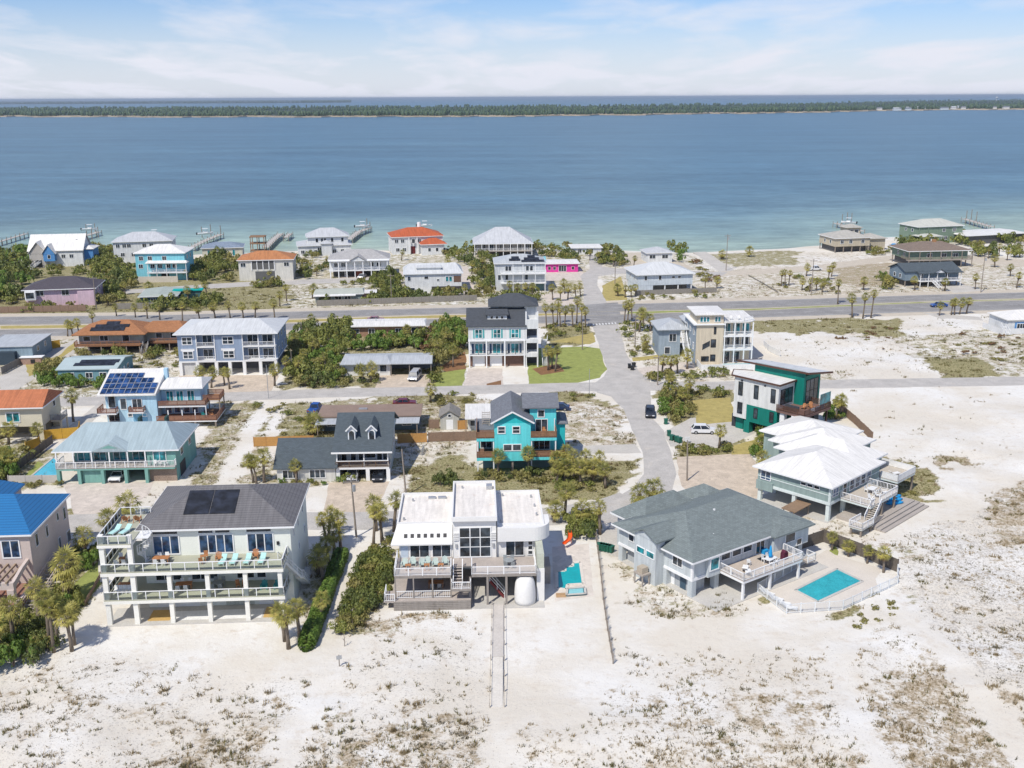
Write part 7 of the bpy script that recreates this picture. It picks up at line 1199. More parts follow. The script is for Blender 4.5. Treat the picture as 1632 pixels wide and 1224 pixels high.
h = simple('long_white_roof_shed', 'long low open shed with flat white metal roof near the dock', (1540, 390), (1632, 385), 15, 3.6, 0.5, mat('dark_shed_wall', (0.10, 0.10, 0.10), 0.9), WHITEROOF, inset=0.5, over=0.8, wins=(), group=None)
h = simple('brown_stilt_house', 'tall stilt house with brown hip roof and wraparound screened porch', (1448, 426), (1540, 424), 14, 5.8, 2.6, GRN, mat('brown_shingles', (0.22, 0.17, 0.135), 0.85, 'shingle'), base=2.8, over=1.2, wins=((3.5, (0.3, 0.55, 0.75)),), winw=1.8, pm=PILE); h.box('porch', GREYDECK, -1.2, h.W + 1.2, -1.8, -0.02, 2.5, 2.8); h.rail([(-1.1, 4), (-1.1, -1.7), (h.W + 1.1, -1.7), (h.W + 1.1, 4)], 2.8, PILE, 0.95, 'picket'); h.posts([(x, -1.6) for x in np.linspace(-1, h.W + 1, 7)], 0, 5.8, 0.22, PILE); h.box('chimney', WOOD, h.W * 0.52, h.W * 0.58, 6, 7, 8, 9)
h = simple('blue_grey_gable_house', 'blue grey gabled house with white porch and long front stair', (1441, 457), (1526, 454), 10, 4.8, 2.0, mat('blue_grey_bay_siding', (0.20, 0.26, 0.31), 0.8, 'siding'), R_SLATE, gable='x', base=2.0, wins=(), pm=PILE)
h.box('porch', WHITE, 4, h.W - 0.3, -2.4, -0.02, 1.8, 2.0); h.rail([(4.1, -2.3), (h.W - 0.4, -2.3)], 2.0, WHITE, 0.95, 'picket'); h.posts([(4.2, -2.2), (7, -2.2), (10, -2.2), (13.5, -2.2), (h.W - 0.5, -2.2)], 0, 4.6, 0.2, WHITE); h.gab(R_SLATE, 8.6, 12.6, -2.6, 3, 4.6, 1.2, WHITE, 'y', 0.3, name='porch_gable'); h.hip(R_SLATE, 4, h.W, -2.5, 0.5, 4.5, 0.5, 0.2, inset=0.2, name='porch_roof', axis='x'); h.stairs((8.6, -2.4, 2.0), (9.6, -5.2, 0.1), 1.4, WHITE, WHITE); h.wins('f', 0, [5.0, 14.2], 2.6, 1.2, 1.4)
h = simple('lilac_house', 'lilac pink house with dark plum hip roof behind the brown highway fence', (43, 489), (152, 485), 13, 5.0, 2.9, PK, shingle('plum_shingles', (0.085, 0.075, 0.088)), wins=((3.2, (0.16, 0.53)),), over=0.8, winw=2.0, winh=1.5); h.box('screen_porch', WHITE, 0.2, 3.2, -1.6, -0.02, 2.2, 4.9); h.win('f', -1.6, 0.5, 2.7, 2.3, 1.8); h.wall(PK, h.W - 4.5, h.W + 0.2, -1.4, -0.02, 0, 4.4, 'garage_wall')
h = simple('low_green_roof_house', 'low house with faded green flat roof and teal tarps', (224, 487), (282, 485), 13, 2.6, 0.8, mat('dark_green_wall', (0.07, 0.14, 0.14), 0.8), mat('faded_green_roof', (0.36, 0.40, 0.36), 0.8, var=0.12), inset=0.6, wins=((0.8, (0.3, 0.6)),)); h.box('tarp_roof', mat('teal_tarp', (0.0, 0.36, 0.33), 0.6), h.W - 2, h.W + 7, 6, 9.4, 2.9, 3.2); h.wall(MATS['dark_green_wall'], h.W, h.W + 6.5, 6.4, 9, 0, 2.9, 'annex_wall')
h = simple('low_white_roof_house', 'low bungalow with pale green roof and white front awning', (503, 483), (578, 481), 9, 2.5, 0.9, mat('teal_grey_wall', (0.22, 0.27, 0.28), 0.8), mat('faded_sage_roof', (0.42, 0.44, 0.38), 0.8, var=0.12), inset=0.5, wins=((0.7, (0.2, 0.42, 0.62)),), winw=1.8); h.box('awning', WHITEROOF, -0.5, h.W * 0.86, -2.2, -0.4, 2.3, 2.45); h.wall(mat('salmon_wall', (0.46, 0.28, 0.22), 0.85), h.W + 0.02, h.W + 4, 1, 6, 0, 2.4, 'annex_wall'); h.box('annex_roof', WHITEROOF, h.W - 0.3, h.W + 4.4, 0.6, 6.4, 2.42, 2.6)
h = House('blue_trim_house', 'white and blue house behind the white board fence by the highway', (1604, 532), yaw=5.0)
h.wall(PW, 0, 12, 0, 9, 0, 3.6); h.wall(BL, 2, 12, -0.06, -0.01, 0.4, 3.0, 'blue_wall'); h.hip(WHITEROOF, 0, 12, 0, 9, 3.61, 1.8, 0.5); h.win('f', -0.06, 2.6, 0.9, 2.2, 1.7, 3, 1); h.stairs((-0.6, 1, 1.8), (-0.6, -1.8, 0.1), 1.2, WHITE, WHITE)
# ================================================================ fences, pools, vehicles, poles, piers
F_GOLD = mat('golden_cedar_pickets', (0.50, 0.27, 0.09), 0.85, 'picket', var=0.15); F_YEL = mat('yellow_cedar_pickets', (0.58, 0.34, 0.05), 0.85, 'picket', var=0.15); F_BRN = mat('weathered_brown_pickets', (0.25, 0.17, 0.12), 0.9, 'picket', var=0.2); F_GRY = mat('weathered_grey_pickets', (0.26, 0.24, 0.21), 0.9, 'picket', var=0.22); F_DRK = mat('dark_weathered_pickets', (0.14, 0.12, 0.10), 0.9, 'picket', var=0.25); F_WHT = mat('white_vinyl_boards', (0.72, 0.72, 0.71), 0.6, 'picket', var=0.05)
def fence(name, label, pix, hgt, m, step=2.4, style='board', cat='fence', world=None):
    pts = world or [tuple(P(*q)[:2]) for q in pix]; e = empty(name, (*pts[0], 0), 0, label, cat); o = Vector((*pts[0], 0)); rs = random.Random(len(label)); meshes = {}
    pm = MB().box(-0.06, 0.06, -0.06, 0.06, 0, hgt + 0.08).mesh('post', m)
    for a, b in zip(pts[:-1], pts[1:]):
        L = hypot(b[0] - a[0], b[1] - a[1]); n = max(1, round(L / step)); w = L / n; ang = atan2(b[1] - a[1], b[0] - a[0])
        key = round(w, 3)
        if key not in meshes:
            mb = MB(); g = w - 0.14
            if style == 'board':
                mb.box(0.07, w - 0.07, -0.02, 0.02, 0.06, hgt); mb.box(0.07, w - 0.07, 0.022, 0.07, hgt * 0.25, hgt * 0.25 + 0.09); mb.box(0.07, w - 0.07, 0.022, 0.07, hgt * 0.8, hgt * 0.8 + 0.09)
            elif style == 'bars':
                mb.box(0.06, w - 0.06, -0.025, 0.025, hgt - 0.06, hgt); mb.box(0.06, w - 0.06, -0.02, 0.02, 0.1, 0.16)
                for k in range(1, int(w / 0.16)): mb.box(k * 0.16 - 0.015, k * 0.16 + 0.015, -0.015, 0.015, 0.1, hgt)
            elif style == 'sand':
                for k in range(int(w / 0.14)): x = k * 0.14 + rs.random() * 0.05; t = rs.uniform(-0.08, 0.08); mb.bar((x, 0, -0.1), (x + t, rs.uniform(-0.1, 0.1), hgt * rs.uniform(0.6, 1.05)), 0.04, 0.015)
                mb.bar((0, 0, hgt * 0.7), (w, 0, hgt * 0.6), 0.02); mb.bar((0, 0, hgt * 0.25), (w, 0, hgt * 0.25), 0.02)
            meshes[key] = mb.mesh('panel', m)
        for k in range(n):
            x, y = a[0] + (b[0] - a[0]) * k / n, a[1] + (b[1] - a[1]) * k / n; link('post', pm, e, (x - o.x, y - o.y, 0)); q = link('panel', meshes[key], e, (x - o.x, y - o.y, 0), ang); q.rotation_euler = (rs.uniform(-0.015, 0.015), 0, ang)
    link('post', pm, e, (pts[-1][0] - o.x, pts[-1][1] - o.y, 0)); return e
fence('cedar_fence', 'golden cedar fence left of the dormer cape house', [(405, 712), (443, 711), (500, 709)], 1.8, F_GOLD); fence('cedar_fence', 'short golden cedar fence between the cape house and the weathered fence', [(634, 707), (680, 705)], 1.8, F_GOLD)
fence('picket_fence', 'weathered brown fence running up to the turquoise house', [(683, 704.5), (762, 702)], 1.8, F_BRN); fence('picket_fence', 'brown fence beside the small grey shed', [(684, 683), (700, 683)], 1.8, F_BRN); fence('cedar_fence', 'tan board fence between the grey shed and white carport', [(730, 685), (744, 684)], 1.8, F_GOLD)
fence('yellow_fence', 'bright yellow cedar fence beside the orange roofed house', [(72, 702), (126, 697), (128, 688)], 2.0, F_YEL); fence('yellow_fence', 'short yellow fence behind the left swimming pool', [(42, 720), (64, 712)], 1.8, F_YEL); fence('yellow_fence', 'yellow fence at the back of the small green lawn near the highway', [(41, 561), (96, 554)], 2.0, F_YEL)
fence('picket_fence', 'dark fence along the left swimming pool', [(22, 755), (84, 707)], 1.6, F_DRK); fence('garden_wall', 'low pale concrete wall in front of the left swimming pool', [(14, 770), (94, 769)], 1.3, mat('pale_block_wall', (0.48, 0.45, 0.41), 0.9, var=0.1), 3.0, cat='wall')
fence('highway_fence', 'brown board fence below the lilac house along the highway', [(-60, 501), (0, 499), (137, 496)], 1.9, F_BRN); fence('highway_fence', 'grey fence along the highway below the faded green roof', [(186, 493), (226, 492), (262, 491)], 1.8, F_GRY); fence('highway_fence', 'long weathered grey fence along the highway below the low bungalow', [(505, 488), (620, 484), (760, 479)], 1.8, F_GRY); fence('highway_fence', 'grey picket fence in front of the white stilt house', [(1012, 471), (1142, 466)], 1.6, F_GRY)
fence('garden_wall', 'grey board wall around the slate blue house yard', [(3, 597), (48, 573), (46, 566)], 1.7, F_GRY, cat='wall'); fence('picket_fence', 'dark weathered fence behind the palms of the fenced pool', [(1277, 876), (1312, 864), (1372, 887), (1430, 913)], 1.9, F_DRK); fence('picket_fence', 'dark brown fence running from the teal modern house to the white roofs', [(1338, 656), (1362, 676), (1390, 703)], 1.7, F_BRN)
fence('pool_fence', 'white metal picket fence around the right swimming pool', [(1286, 897), (1207, 944), (1253, 978), (1343, 972), (1430, 932), (1430, 914)], 1.25, mat('white_metal_rail', (0.72, 0.74, 0.74), 0.5), 1.9, 'bars'); fence('picket_fence', 'pale slat fence right of the tan balcony house', [(1217, 551), (1226, 560), (1243, 568)], 1.4, F_WHT)
fence('white_fence', 'white board fence around the blue trimmed house yard', [(1566, 523), (1596, 534), (1640, 532), (1700, 530)], 1.6, F_WHT); fence('sand_fence', 'ragged wooden sand fence running down to the dune', [(950, 861), (956, 905), (961, 956), (968, 1005), (977, 1058)], 1.2, PILE, 2.2, 'sand'); fence('rail_fence', 'low timber edging beside the green strip by the cream house', [(136, 966), (161, 920)], 0.7, F_BRN); fence('rail_fence', 'dark fence across the side yard between the blue and cream houses', [(112, 905), (150, 902)], 1.2, F_DRK)
fence('rail_fence', 'low timber rail crossing the open sand lot beyond the highway', [(1193, 440), (1215, 452), (1240, 467)], 0.45, F_GRY); fence('rail_fence', 'fine wire fence on the sandy plot beside the cape house', [(640, 719), (672, 726), (676, 718)], 1.1, GREYMETAL, 1.8, 'bars')
# ---------------------------------------------------------------- pools
POOLW = mat('turquoise_pool_water', (0.04, 0.38, 0.41), 0.06, spec=0.5, var=0.25, scale=1.2, bump=0.25); POOLB = mat('bright_pool_water', (0.08, 0.48, 0.64), 0.06, spec=0.5, var=0.2, bump=0.2)
def pool(label, pix, water, z=0.05, coping=None, cw=0.35):
    w = [tuple(P(*q)[:2]) for q in pix]; o = w[0]; e = empty('swimming_pool', (*o, 0), 0, label, 'pool'); l = [(x - o[0], y - o[1]) for x, y in w]
    MB().prism(l, 0.01, z).build('water', water, e); n = len(l)
    for i in range(n): c = MB(); c.bar((*l[i], z), (*l[(i + 1) % n], z), cw, 0.12); c.build('coping', coping or CONC, e)
    return e
patch('pool_terrace', [(1209, 944), (1254, 976), (1342, 970), (1428, 931), (1428, 915), (1400, 905), (1330, 884), (1318, 876), (1290, 893)], 0.03, mat('pool_terrace_paving', (0.62, 0.565, 0.49), 0.9, var=0.08), 0.0)
pool('rectangular turquoise pool inside the white picket fence', [(1267, 941), (1334, 907), (1375, 927), (1304, 960)], POOLW)
patch('pool_terrace', [(880, 872), (938, 866), (946, 950), (884, 958)], 0.015, mat('sandstone_paving', (0.64, 0.58, 0.51), 0.9, 'paver', var=0.06), 0.15)
e = pool('small L shaped teal pool beside the white modern house', [(887.5, 938), (903, 940), (904.5, 932.5), (930, 931), (925, 896.5), (912.6, 897.7), (912.6, 903), (900.4, 903.5), (900.4, 910.5), (887, 911)], mat('teal_pool_water', (0.0, 0.36, 0.38), 0.06, spec=0.5, var=0.15, bump=0.2), cw=0.4, coping=mat('pale_coping', (0.66, 0.61, 0.54), 0.85))
def spa():
    w = [tuple(P(*q)[:2]) for q in [(904, 941), (932, 939), (933, 949), (903, 951)]]; o = w[0]; e = empty('raised_spa', (*o, 0), 0, 'raised pale spa basin at the end of the L shaped pool', 'spa'); l = [(x - o[0], y - o[1]) for x, y in w]
    MB().prism(l, 0.0, 0.26).build('basin', mat('dark_teal_tile', (0.02, 0.14, 0.17), 0.3), e); c = [(sum(p[0] for p in l) / 4, sum(p[1] for p in l) / 4)] ; k = [(c[0][0] + (x - c[0][0]) * 0.78, c[0][1] + (y - c[0][1]) * 0.7) for x, y in l]; MB().prism(k, 0.261, 0.28).build('water', mat('pale_spa_water', (0.25, 0.55, 0.56), 0.08, spec=0.5), e)
    n = 4
    for i in range(n): b = MB(); b.bar((*l[i], 0.29), (*l[(i + 1) % n], 0.29), 0.3, 0.08); b.build('coping', CONC, e)
spa()
e = empty('pool_steps', P(894, 950), 0.05, 'small tan wooden steps beside the raised spa', 'steps'); [MB().box(-0.6, 0.6, -0.4 + 0.35 * k, -0.05 + 0.35 * k, 0, 0.15 + 0.15 * k).build('tread', mat('tan_step_wood', (0.45, 0.30, 0.17), 0.8), e) for k in range(2)]
pool('bright blue pool beside the sea green veranda house', [(49, 760), (92, 759), (92, 735), (86, 729)], POOLB)
def slide():
    e = empty('pool_slide', P(906, 868), -0.3, 'orange curved playground slide behind the teal pool', 'slide'); OR = mat('orange_plastic', (0.72, 0.10, 0.015), 0.4); t = MB(); pts = [(0, 0.9 - 0.5 * k + 0, 2.0 - 0.3 * k + (0.02 * k * k)) for k in range(7)]; pts = [(0.35 * sin(k * 0.7), y, z) for k, (x, y, z) in enumerate(pts)]
    for (x0, y0, z0), (x1, y1, z1) in zip(pts[:-1], pts[1:]):
        t.add([(x0 - 0.3, y0, z0), (x0 + 0.3, y0, z0), (x1 + 0.3, y1, z1), (x1 - 0.3, y1, z1), (x0 - 0.38, y0, z0 + 0.3), (x1 - 0.38, y1, z1 + 0.3), (x0 + 0.38, y0, z0 + 0.3), (x1 + 0.38, y1, z1 + 0.3)], [(0, 1, 2, 3), (0, 3, 5, 4), (1, 6, 7, 2)])
    t.build('chute', OR, e); [MB().bar((x, 1.0, 0), (x, 0.9, 2.5), 0.08).build('ladder_rail', OR, e) for x in (-0.3, 0.3)]; [MB().bar((-0.3, 0.98 - 0.01 * k, 0.4 * k + 0.3), (0.3, 0.98 - 0.01 * k, 0.4 * k + 0.3), 0.06).build('rung', OR, e) for k in range(5)]
slide()
bpy.data.objects['pool_slide'].scale = (0.75, 0.75, 0.75)
for k, (x, y) in enumerate(((1222, 948), (1236, 957), (1247, 964), (1258, 971))): put('l_white', 'white lounge chair beside the rectangular pool', P(x, y, 0.03), 0.9 + 0.1 * k, 'white poolside loungers')
# ---------------------------------------------------------------- vehicles
TYRE = mat('tyre_rubber', (0.02, 0.02, 0.02), 0.85); RIM = mat('alloy_rim', (0.45, 0.45, 0.46), 0.3, metal=0.7); LAMP = mat('headlight_glass', (0.70, 0.72, 0.75), 0.1); TAIL = mat('tail_light_red', (0.35, 0.01, 0.01), 0.3)
def car(label, loc, rz, col, body='suv', cat='car', group=None):
    e = empty('parked_car', loc, rz, label, cat, group); L, Wd = (4.7, 1.85) if body != 'van' else (5.2, 1.95); hb, ht = {'suv': (1.0, 1.68), 'sedan': (0.9, 1.42), 'van': (1.15, 1.95), 'pickup': (1.0, 1.75)}[body]
    paint = mat('car_paint_' + col, {'white': (0.72, 0.72, 0.72), 'black': (0.018, 0.022, 0.03), 'silver': (0.45, 0.46, 0.48), 'blue': (0.02, 0.08, 0.30), 'navy': (0.02, 0.035, 0.09), 'maroon': (0.14, 0.015, 0.02), 'rose': (0.35, 0.16, 0.16)}[col], 0.25, spec=0.6, var=0.03); h = L / 2
    prof = [(-h, 0.35), (h, 0.35), (h, 0.62), (h - 0.12, 0.80), (h - 1.15, hb), (-h + 0.08, hb), (-h, 0.8)]
    b = MB(); n = len(prof)
    for s_ in (0,):
        vs = [(x, -Wd / 2, z) for x, z in prof] + [(x, Wd / 2, z) for x, z in prof]; b.add(vs, [tuple(range(n)), tuple(range(2 * n - 1, n - 1, -1))] + [((i + 1) % n, i, n + i, n + (i + 1) % n) for i in range(n)])
    b.build('body', paint, e)
    cab = {'suv': (-h + 0.15, -h + 0.65, 0.35, h - 1.15), 'sedan': (-h + 0.55, -h + 1.3, 0.45, h - 1.35), 'van': (-h + 0.05, -h + 0.2, 1.35, h - 0.75), 'pickup': (-0.7, -0.5, 0.8, 1.35)}[body]; x0, x1, x2, x3 = cab; wi = Wd / 2 - 0.05; wt = Wd / 2 - 0.25
    g = MB(); g.add([(x0, -wi, hb), (x3, -wi, hb), (x3, wi, hb), (x0, wi, hb), (x1, -wt, ht - 0.05), (x2, -wt, ht - 0.05), (x2, wt, ht - 0.05), (x1, wt, ht - 0.05)], [(0, 1, 5, 4), (1, 2, 6, 5), (2, 3, 7, 6), (3, 0, 4, 7), (4, 5, 6, 7)]); g.build('windows', glassmat('car_glass', (0.012, 0.016, 0.022)), e)
    r = MB(); r.box(x1 - 0.08, x2 + 0.06, -wt - 0.03, wt + 0.03, ht - 0.07, ht); 
    for sx in (-1, 1): r.bar((x3 + 0.02, sx * wi, hb), (x2, sx * wt, ht - 0.03), 0.09); r.bar((x0, sx * wi, hb), (x1, sx * wt, ht - 0.03), 0.12); r.bar(((x1 + x2) / 2, sx * (wt + 0.0), ht - 0.05), ((x0 + x3) / 2, sx * wi, hb), 0.09)
    r.build('roof', paint, e)
    w = MB(); w.tube([(0, -0.11, 0), (0, 0.11, 0)], [0.34, 0.34], 16); wm = w.mesh('wheel', TYRE); q = MB(); q.tube([(0, -0.115, 0), (0, 0.115, 0)], [0.2, 0.2], 12); qm = q.mesh('rim', RIM)
    for x in (-h + 0.9, h - 0.9):
        for y in (-Wd / 2 + 0.08, Wd / 2 - 0.08): o = link('wheel', wm, e, (x, y, 0.34)); link('rim', qm, o)
    hl = MB().box(-0.03, 0.03, -0.2, 0.2, -0.08, 0.08).mesh('headlight', LAMP); tl = MB().box(-0.03, 0.03, -0.15, 0.15, -0.12, 0.12).mesh('tail_light', TAIL)
    for s_ in (-1, 1): link('headlight', hl, e, (h + 0.005, s_ * 0.62, 0.68)); link('tail_light', tl, e, (-h - 0.005, s_ * 0.7, 0.78))
    MB().box(h - 0.02, h + 0.06, -0.8, 0.8, 0.36, 0.52).build('bumper', DARK, e); return e
D2 = radians
car('white sport utility vehicle on the pale driveway by the lawn', P(1121, 690), D2(-4), 'white', 'suv'); car('black car driving down the curved side road', P(1036, 662), D2(-97), 'black', 'suv'); car('silver van parked in front of the open carport', P(661, 604), D2(-98), 'silver', 'van', 'van'); car('small silver car on the paving before the columned grey house', P(577, 443), D2(-100), 'silver', 'sedan'); car('dark car in the shade beside the columned grey house', P(601, 441), D2(-90), 'black', 'suv'); car('navy car parked behind the turquoise house', P(889, 653), D2(175), 'navy', 'sedan'); car('blue car travelling on the near highway lanes', P(1496, 489), D2(184), 'blue', 'sedan'); car('dull rose car on the highway behind the low brick house', P(599, 512), D2(2), 'rose', 'sedan'); car('white pickup in the scrub beyond the highway', P(1299, 431), D2(10), 'white', 'pickup', 'pickup'); car('white car beside the tan bay house', P(1428, 402), D2(-100), 'white', 'sedan'); car('maroon car behind the brown roofed trailer', P(645, 646), D2(5), 'maroon', 'sedan'); car('blue pickup at the end of the brown roofed trailer', P(503, 656), D2(80), 'blue', 'pickup', 'pickup'); car('white car inside a garage bay of the sea green house', Te.w(8.9, 1.6), Te.yaw - pi / 2, 'white', 'sedan'); car('dark car under the dormer cape house', Cp.w(16.2, 1.2, 0), Cp.yaw - pi / 2, 'black', 'sedan'); car('silver car under the left bay of the dormer cape house', Cp.w(12.0, 1.4, 0), Cp.yaw - pi / 2, 'silver', 'suv')
e = empty('covered_boat', P(1424, 397), 1.4, 'blue tarpaulin covered boat beside the tan bay house', 'boat'); MB().tube([(-3, 0, 1.0), (-2.6, 0, 1.0), (0, 0, 1.1), (2, 0, 1.1), (3.2, 0, 1.3)], [0.3, 1.2, 1.3, 1.0, 0.1], 10).build('tarp', M_BLUEF, e, True); MB().box(-2.5, 2, -0.6, 0.6, 0, 0.5).build('trailer', DARK, e)
def bin_(label, loc, col, rz=0.0, group=None):
    e = empty('trash_bin', loc, rz, label, 'bin', group); b = MB(); b.add([(-0.28, -0.3, 0.08), (0.28, -0.3, 0.08), (0.28, 0.3, 0.08), (-0.28, 0.3, 0.08), (-0.34, -0.38, 1.0), (0.34, -0.38, 1.0), (0.34, 0.38, 1.0), (-0.34, 0.38, 1.0)], [(3, 2, 1, 0), (4, 5, 6, 7), (0, 1, 5, 4), (1, 2, 6, 5), (2, 3, 7, 6), (3, 0, 4, 7)]); b.build('body', col, e); MB().box(-0.36, 0.36, -0.42, 0.4, 1.0, 1.08).build('lid', col, e); [MB().tube([(x, 0.3, 0.12), (x + 0.08, 0.3, 0.12)], [0.12, 0.12], 10).build('wheel', TYRE, e) for x in (-0.34, 0.26)]
GB_ = mat('dark_green_plastic', (0.02, 0.12, 0.08), 0.5); BB_ = mat('black_plastic', (0.025, 0.027, 0.03), 0.5)
for k, (x, y) in enumerate(((1003, 587), (1008, 590), (1010, 585))): bin_('black wheeled bin at the edge of the side road', P(x, y), BB_, k, 'black bins by the side road')
bin_('dark green wheeled bin alone on the kerb near the olive bed', P(1061, 676), GB_)
for k, (x, y) in enumerate(((1066, 695), (1071, 702), (1078, 704), (1083, 706))): bin_('dark green wheeled bin by the white vehicle driveway', P(x, y), GB_, k * 0.7, 'green bins by the driveway')
for k in range(5): bin_('dark green wheeled bin beside the grey green roof house', P(956 + k * 4.4, 877 + k * 0.9), GB_, 0.2 * k, 'green bins by the pale path')
e = empty('sign_box', P(1095, 706), 0.3, 'small white yard sign box in the shrub bed', 'sign'); MB().box(-0.5, 0.5, -0.08, 0.08, 0.3, 1.1).build('board', M_WHT, e); [MB().box(x - 0.04, x + 0.04, -0.04, 0.04, 0, 0.3).build('leg', PILE, e) for x in (-0.4, 0.4)]
e = empty('trail_sign', P(541, 1062), 0.3, 'small grey dune notice on a post beside the sandy path', 'sign'); MB().box(-0.05, 0.05, -0.05, 0.05, 0, 1.4).build('post', PILE, e); MB().box(-0.3, 0.3, -0.08, -0.052, 0.9, 1.35).build('board', GREYMETAL, e)
e = empty('dead_snag', P(549, 1030), 0, 'thin dead plant stalk at the head of the sandy path', 'plant'); MB().tube([(0, 0, 0), (0.05, 0, 0.7), (0.0, 0.05, 1.6)], [0.05, 0.04, 0.02], 6).build('stem', PILE, e); [MB().tube([(0, 0, 0.4 + 0.2 * k), (0.3 * cos(k * 2), 0.3 * sin(k * 2), 0.7 + 0.2 * k)], [0.03, 0.01], 5).build('twig', PILE, e) for k in range(5)]
# ---------------------------------------------------------------- poles
def pole(label, base, hgt, arm=True, xfm=False, lean=0.0, r=0.15, m=None, cat='pole', name='utility_pole', group=None):
    e = empty(name, P(*base), 0.06, label, cat, group); MB().tube([(0, 0, 0), (lean * 0.5, 0, hgt * 0.5), (lean, 0, hgt)], [r, r * 0.85, r * 0.65], 10).build('shaft', m or PILE, e)
    if arm: MB().box(lean - 1.1, lean + 1.1, -0.2, -0.08, hgt - 0.7, hgt - 0.55).build('crossarm', PILE, e); [MB().tube([(lean + x, -0.14, hgt - 0.55), (lean + x, -0.14, hgt - 0.35)], [0.05, 0.04], 6).build('insulator', GREYMETAL, e) for x in (-1.0, 0, 1.0)]
    if xfm: MB().tube([(lean + 0.35, -0.15, hgt - 2.0), (lean + 0.35, -0.15, hgt - 1.1)], [0.24, 0.24], 10).build('transformer', GREYMETAL, e)
pole('leaning timber utility pole with transformer before the dormer cape house', (568, 856), 9.0, True, True, -0.35); pole('timber utility pole beside the cape house sandy yard', (647, 789), 7.6, False, False, -0.4); pole('timber utility pole beside the tan paved apron', (1095, 766), 6.9, False, False, -0.2)
pole('thin street lamp pole at the lawn corner', (939, 629), 5.6, False, r=0.07, m=GREYMETAL); pole('timber utility pole beside the palm row at the side road', (1048, 614), 6.8, True); pole('timber pole on the green beside the highway crossing', (928, 557), 6.6, False); pole('timber utility pole at the corner planting by the highway', (1012, 553), 8.2, True); pole('timber utility pole on the sandy point near the shore', (1157, 431), 13.0, True, True); pole('timber utility pole beside the white pickup', (1293, 468), 11.0, True); pole('timber utility pole below the brown stilt house', (1563, 466), 12.0, True, True); pole('timber utility pole beside the lilac house', (154, 493), 10.0, True); pole('timber utility pole behind the long grey highway fence', (624, 480), 8.5, True); pole('thin metal pole at the street edge below the lavender house', (428, 635), 7.2, False, r=0.08, m=GREYMETAL); pole('thin timber pole in the garden right of the lavender house', (466, 597), 6.0, False, r=0.1); pole('timber utility pole on the plot behind the pink cottage drive', (980, 452), 7.5, True)
# ---------------------------------------------------------------- boardwalk
e = empty('boardwalk', P(794, 965), 0.0, 'narrow grey boardwalk running from the white house onto the sand', 'boardwalk'); a = Vector(P(794, 965)); b = Vector(P(792, 1128)); d = b - a
MB().bar((0, 0, 0.14), tuple(d * 0.55 + Vector((0, 0, 0.05))), 1.3, 0.08).build('deck', mat('grey_walk_boards', (0.56, 0.52, 0.47), 0.9, 'plank', var=0.12), e); MB().bar(tuple(d * 0.552 + Vector((0, 0, 0.04))), tuple(d + Vector((0, 0, 0.02))), 1.2, 0.08).build('sanded_deck', mat('sand_covered_boards', (0.66, 0.62, 0.55), 0.95, 'plank', var=0.12), e); n = 7; pmm = MB().box(-0.06, 0.06, -0.06, 0.06, -0.3, 0.6).mesh('post', mat('pale_rope_post', (0.45, 0.41, 0.36), 0.9))
for k in range(n + 1): [link('post', pmm, e, tuple(d * (k / n) + Vector((s_ * 0.75, 0, 0)))) for s_ in (-1, 1)]
for s_ in (-1, 1): MB().bar((s_ * 0.75, 0, 0.56), tuple(d + Vector((s_ * 0.75, 0, 0.56))), 0.03).build('rope', PILE, e)
# ---------------------------------------------------------------- piers and boats
def pier(label, pts, wd=1.8, z=1.0):
    w = [Vector((*P(*q, 0)[:2], 0)) for q in pts]; e = empty('pier', w[0], 0, label, 'pier'); o = w[0]
    for a, b in zip(w[:-1], w[1:]):
        m_ = MB(); m_.bar(tuple(a - o + Vector((0, 0, z))), tuple(b - o + Vector((0, 0, z))), wd, 0.2); m_.build('walkway', mat('pier_boards', (0.46, 0.43, 0.39), 0.9, 'plank'), e); L = (b - a).length; n = max(2, int(L / 4)); sd = Vector((-(b - a).y, (b - a).x, 0)).normalized() * (wd / 2); pm = MB().tube([(0, 0, -3), (0, 0, z + 0.9)], [0.16, 0.14], 8).mesh('piling', PILE)
        for k in range(n + 1): [link('piling', pm, e, tuple(a - o + (b - a) * (k / n) + sd * s_)) for s_ in (-1, 1)]
    return e
def boat(label, px, rz=0.0, z=1.6, L=7.0):
    p = P(*px); e = empty('motor_boat', (p[0], p[1], z), rz, label, 'boat'); h = MB(); st = [(-L / 2, 1.15, 0.0), (-L * 0.1, 1.25, 0.0), (L * 0.25, 1.0, 0.1), (L / 2, 0.06, 0.35)]; o = []
    for x, w, k in st: o.append([(x, -w, 0.9 + k), (x, -w * 0.6, 0.1 + k), (x, w * 0.6, 0.1 + k), (x, w, 0.9 + k)])
    vs = sum(o, []); fs = []
    for i in range(3): fs += [(i * 4 + j, i * 4 + j + 1, i * 4 + 5 + j, i * 4 + 4 + j) for j in range(3)] + [(i * 4 + 3, i * 4, i * 4 + 4, i * 4 + 7)]
    fs.append((3, 2, 1, 0)); h.add(vs, [f[::-1] for f in fs]); h.build('hull', M_WHT, e); MB().box(-0.8, 0.9, -0.7, 0.7, 0.85, 1.5).build('console', M_WHT, e); MB().box(-1.2, 1.2, -0.95, 0.95, 2.7, 2.8).build('canopy', M_WHT, e); pm = MB().box(-0.04, 0.04, -0.04, 0.04, 1.0, 2.7).mesh('canopy_post', GREYMETAL)
    for x in (-1.0, 1.0): [link('canopy_post', pm, e, (x, y, 0)) for y in (-0.8, 0.8)]
    MB().box(-L / 2 - 0.5, -L / 2, -0.25, 0.25, 0.2, 1.3).build('outboard_motor', DARK, e); return e
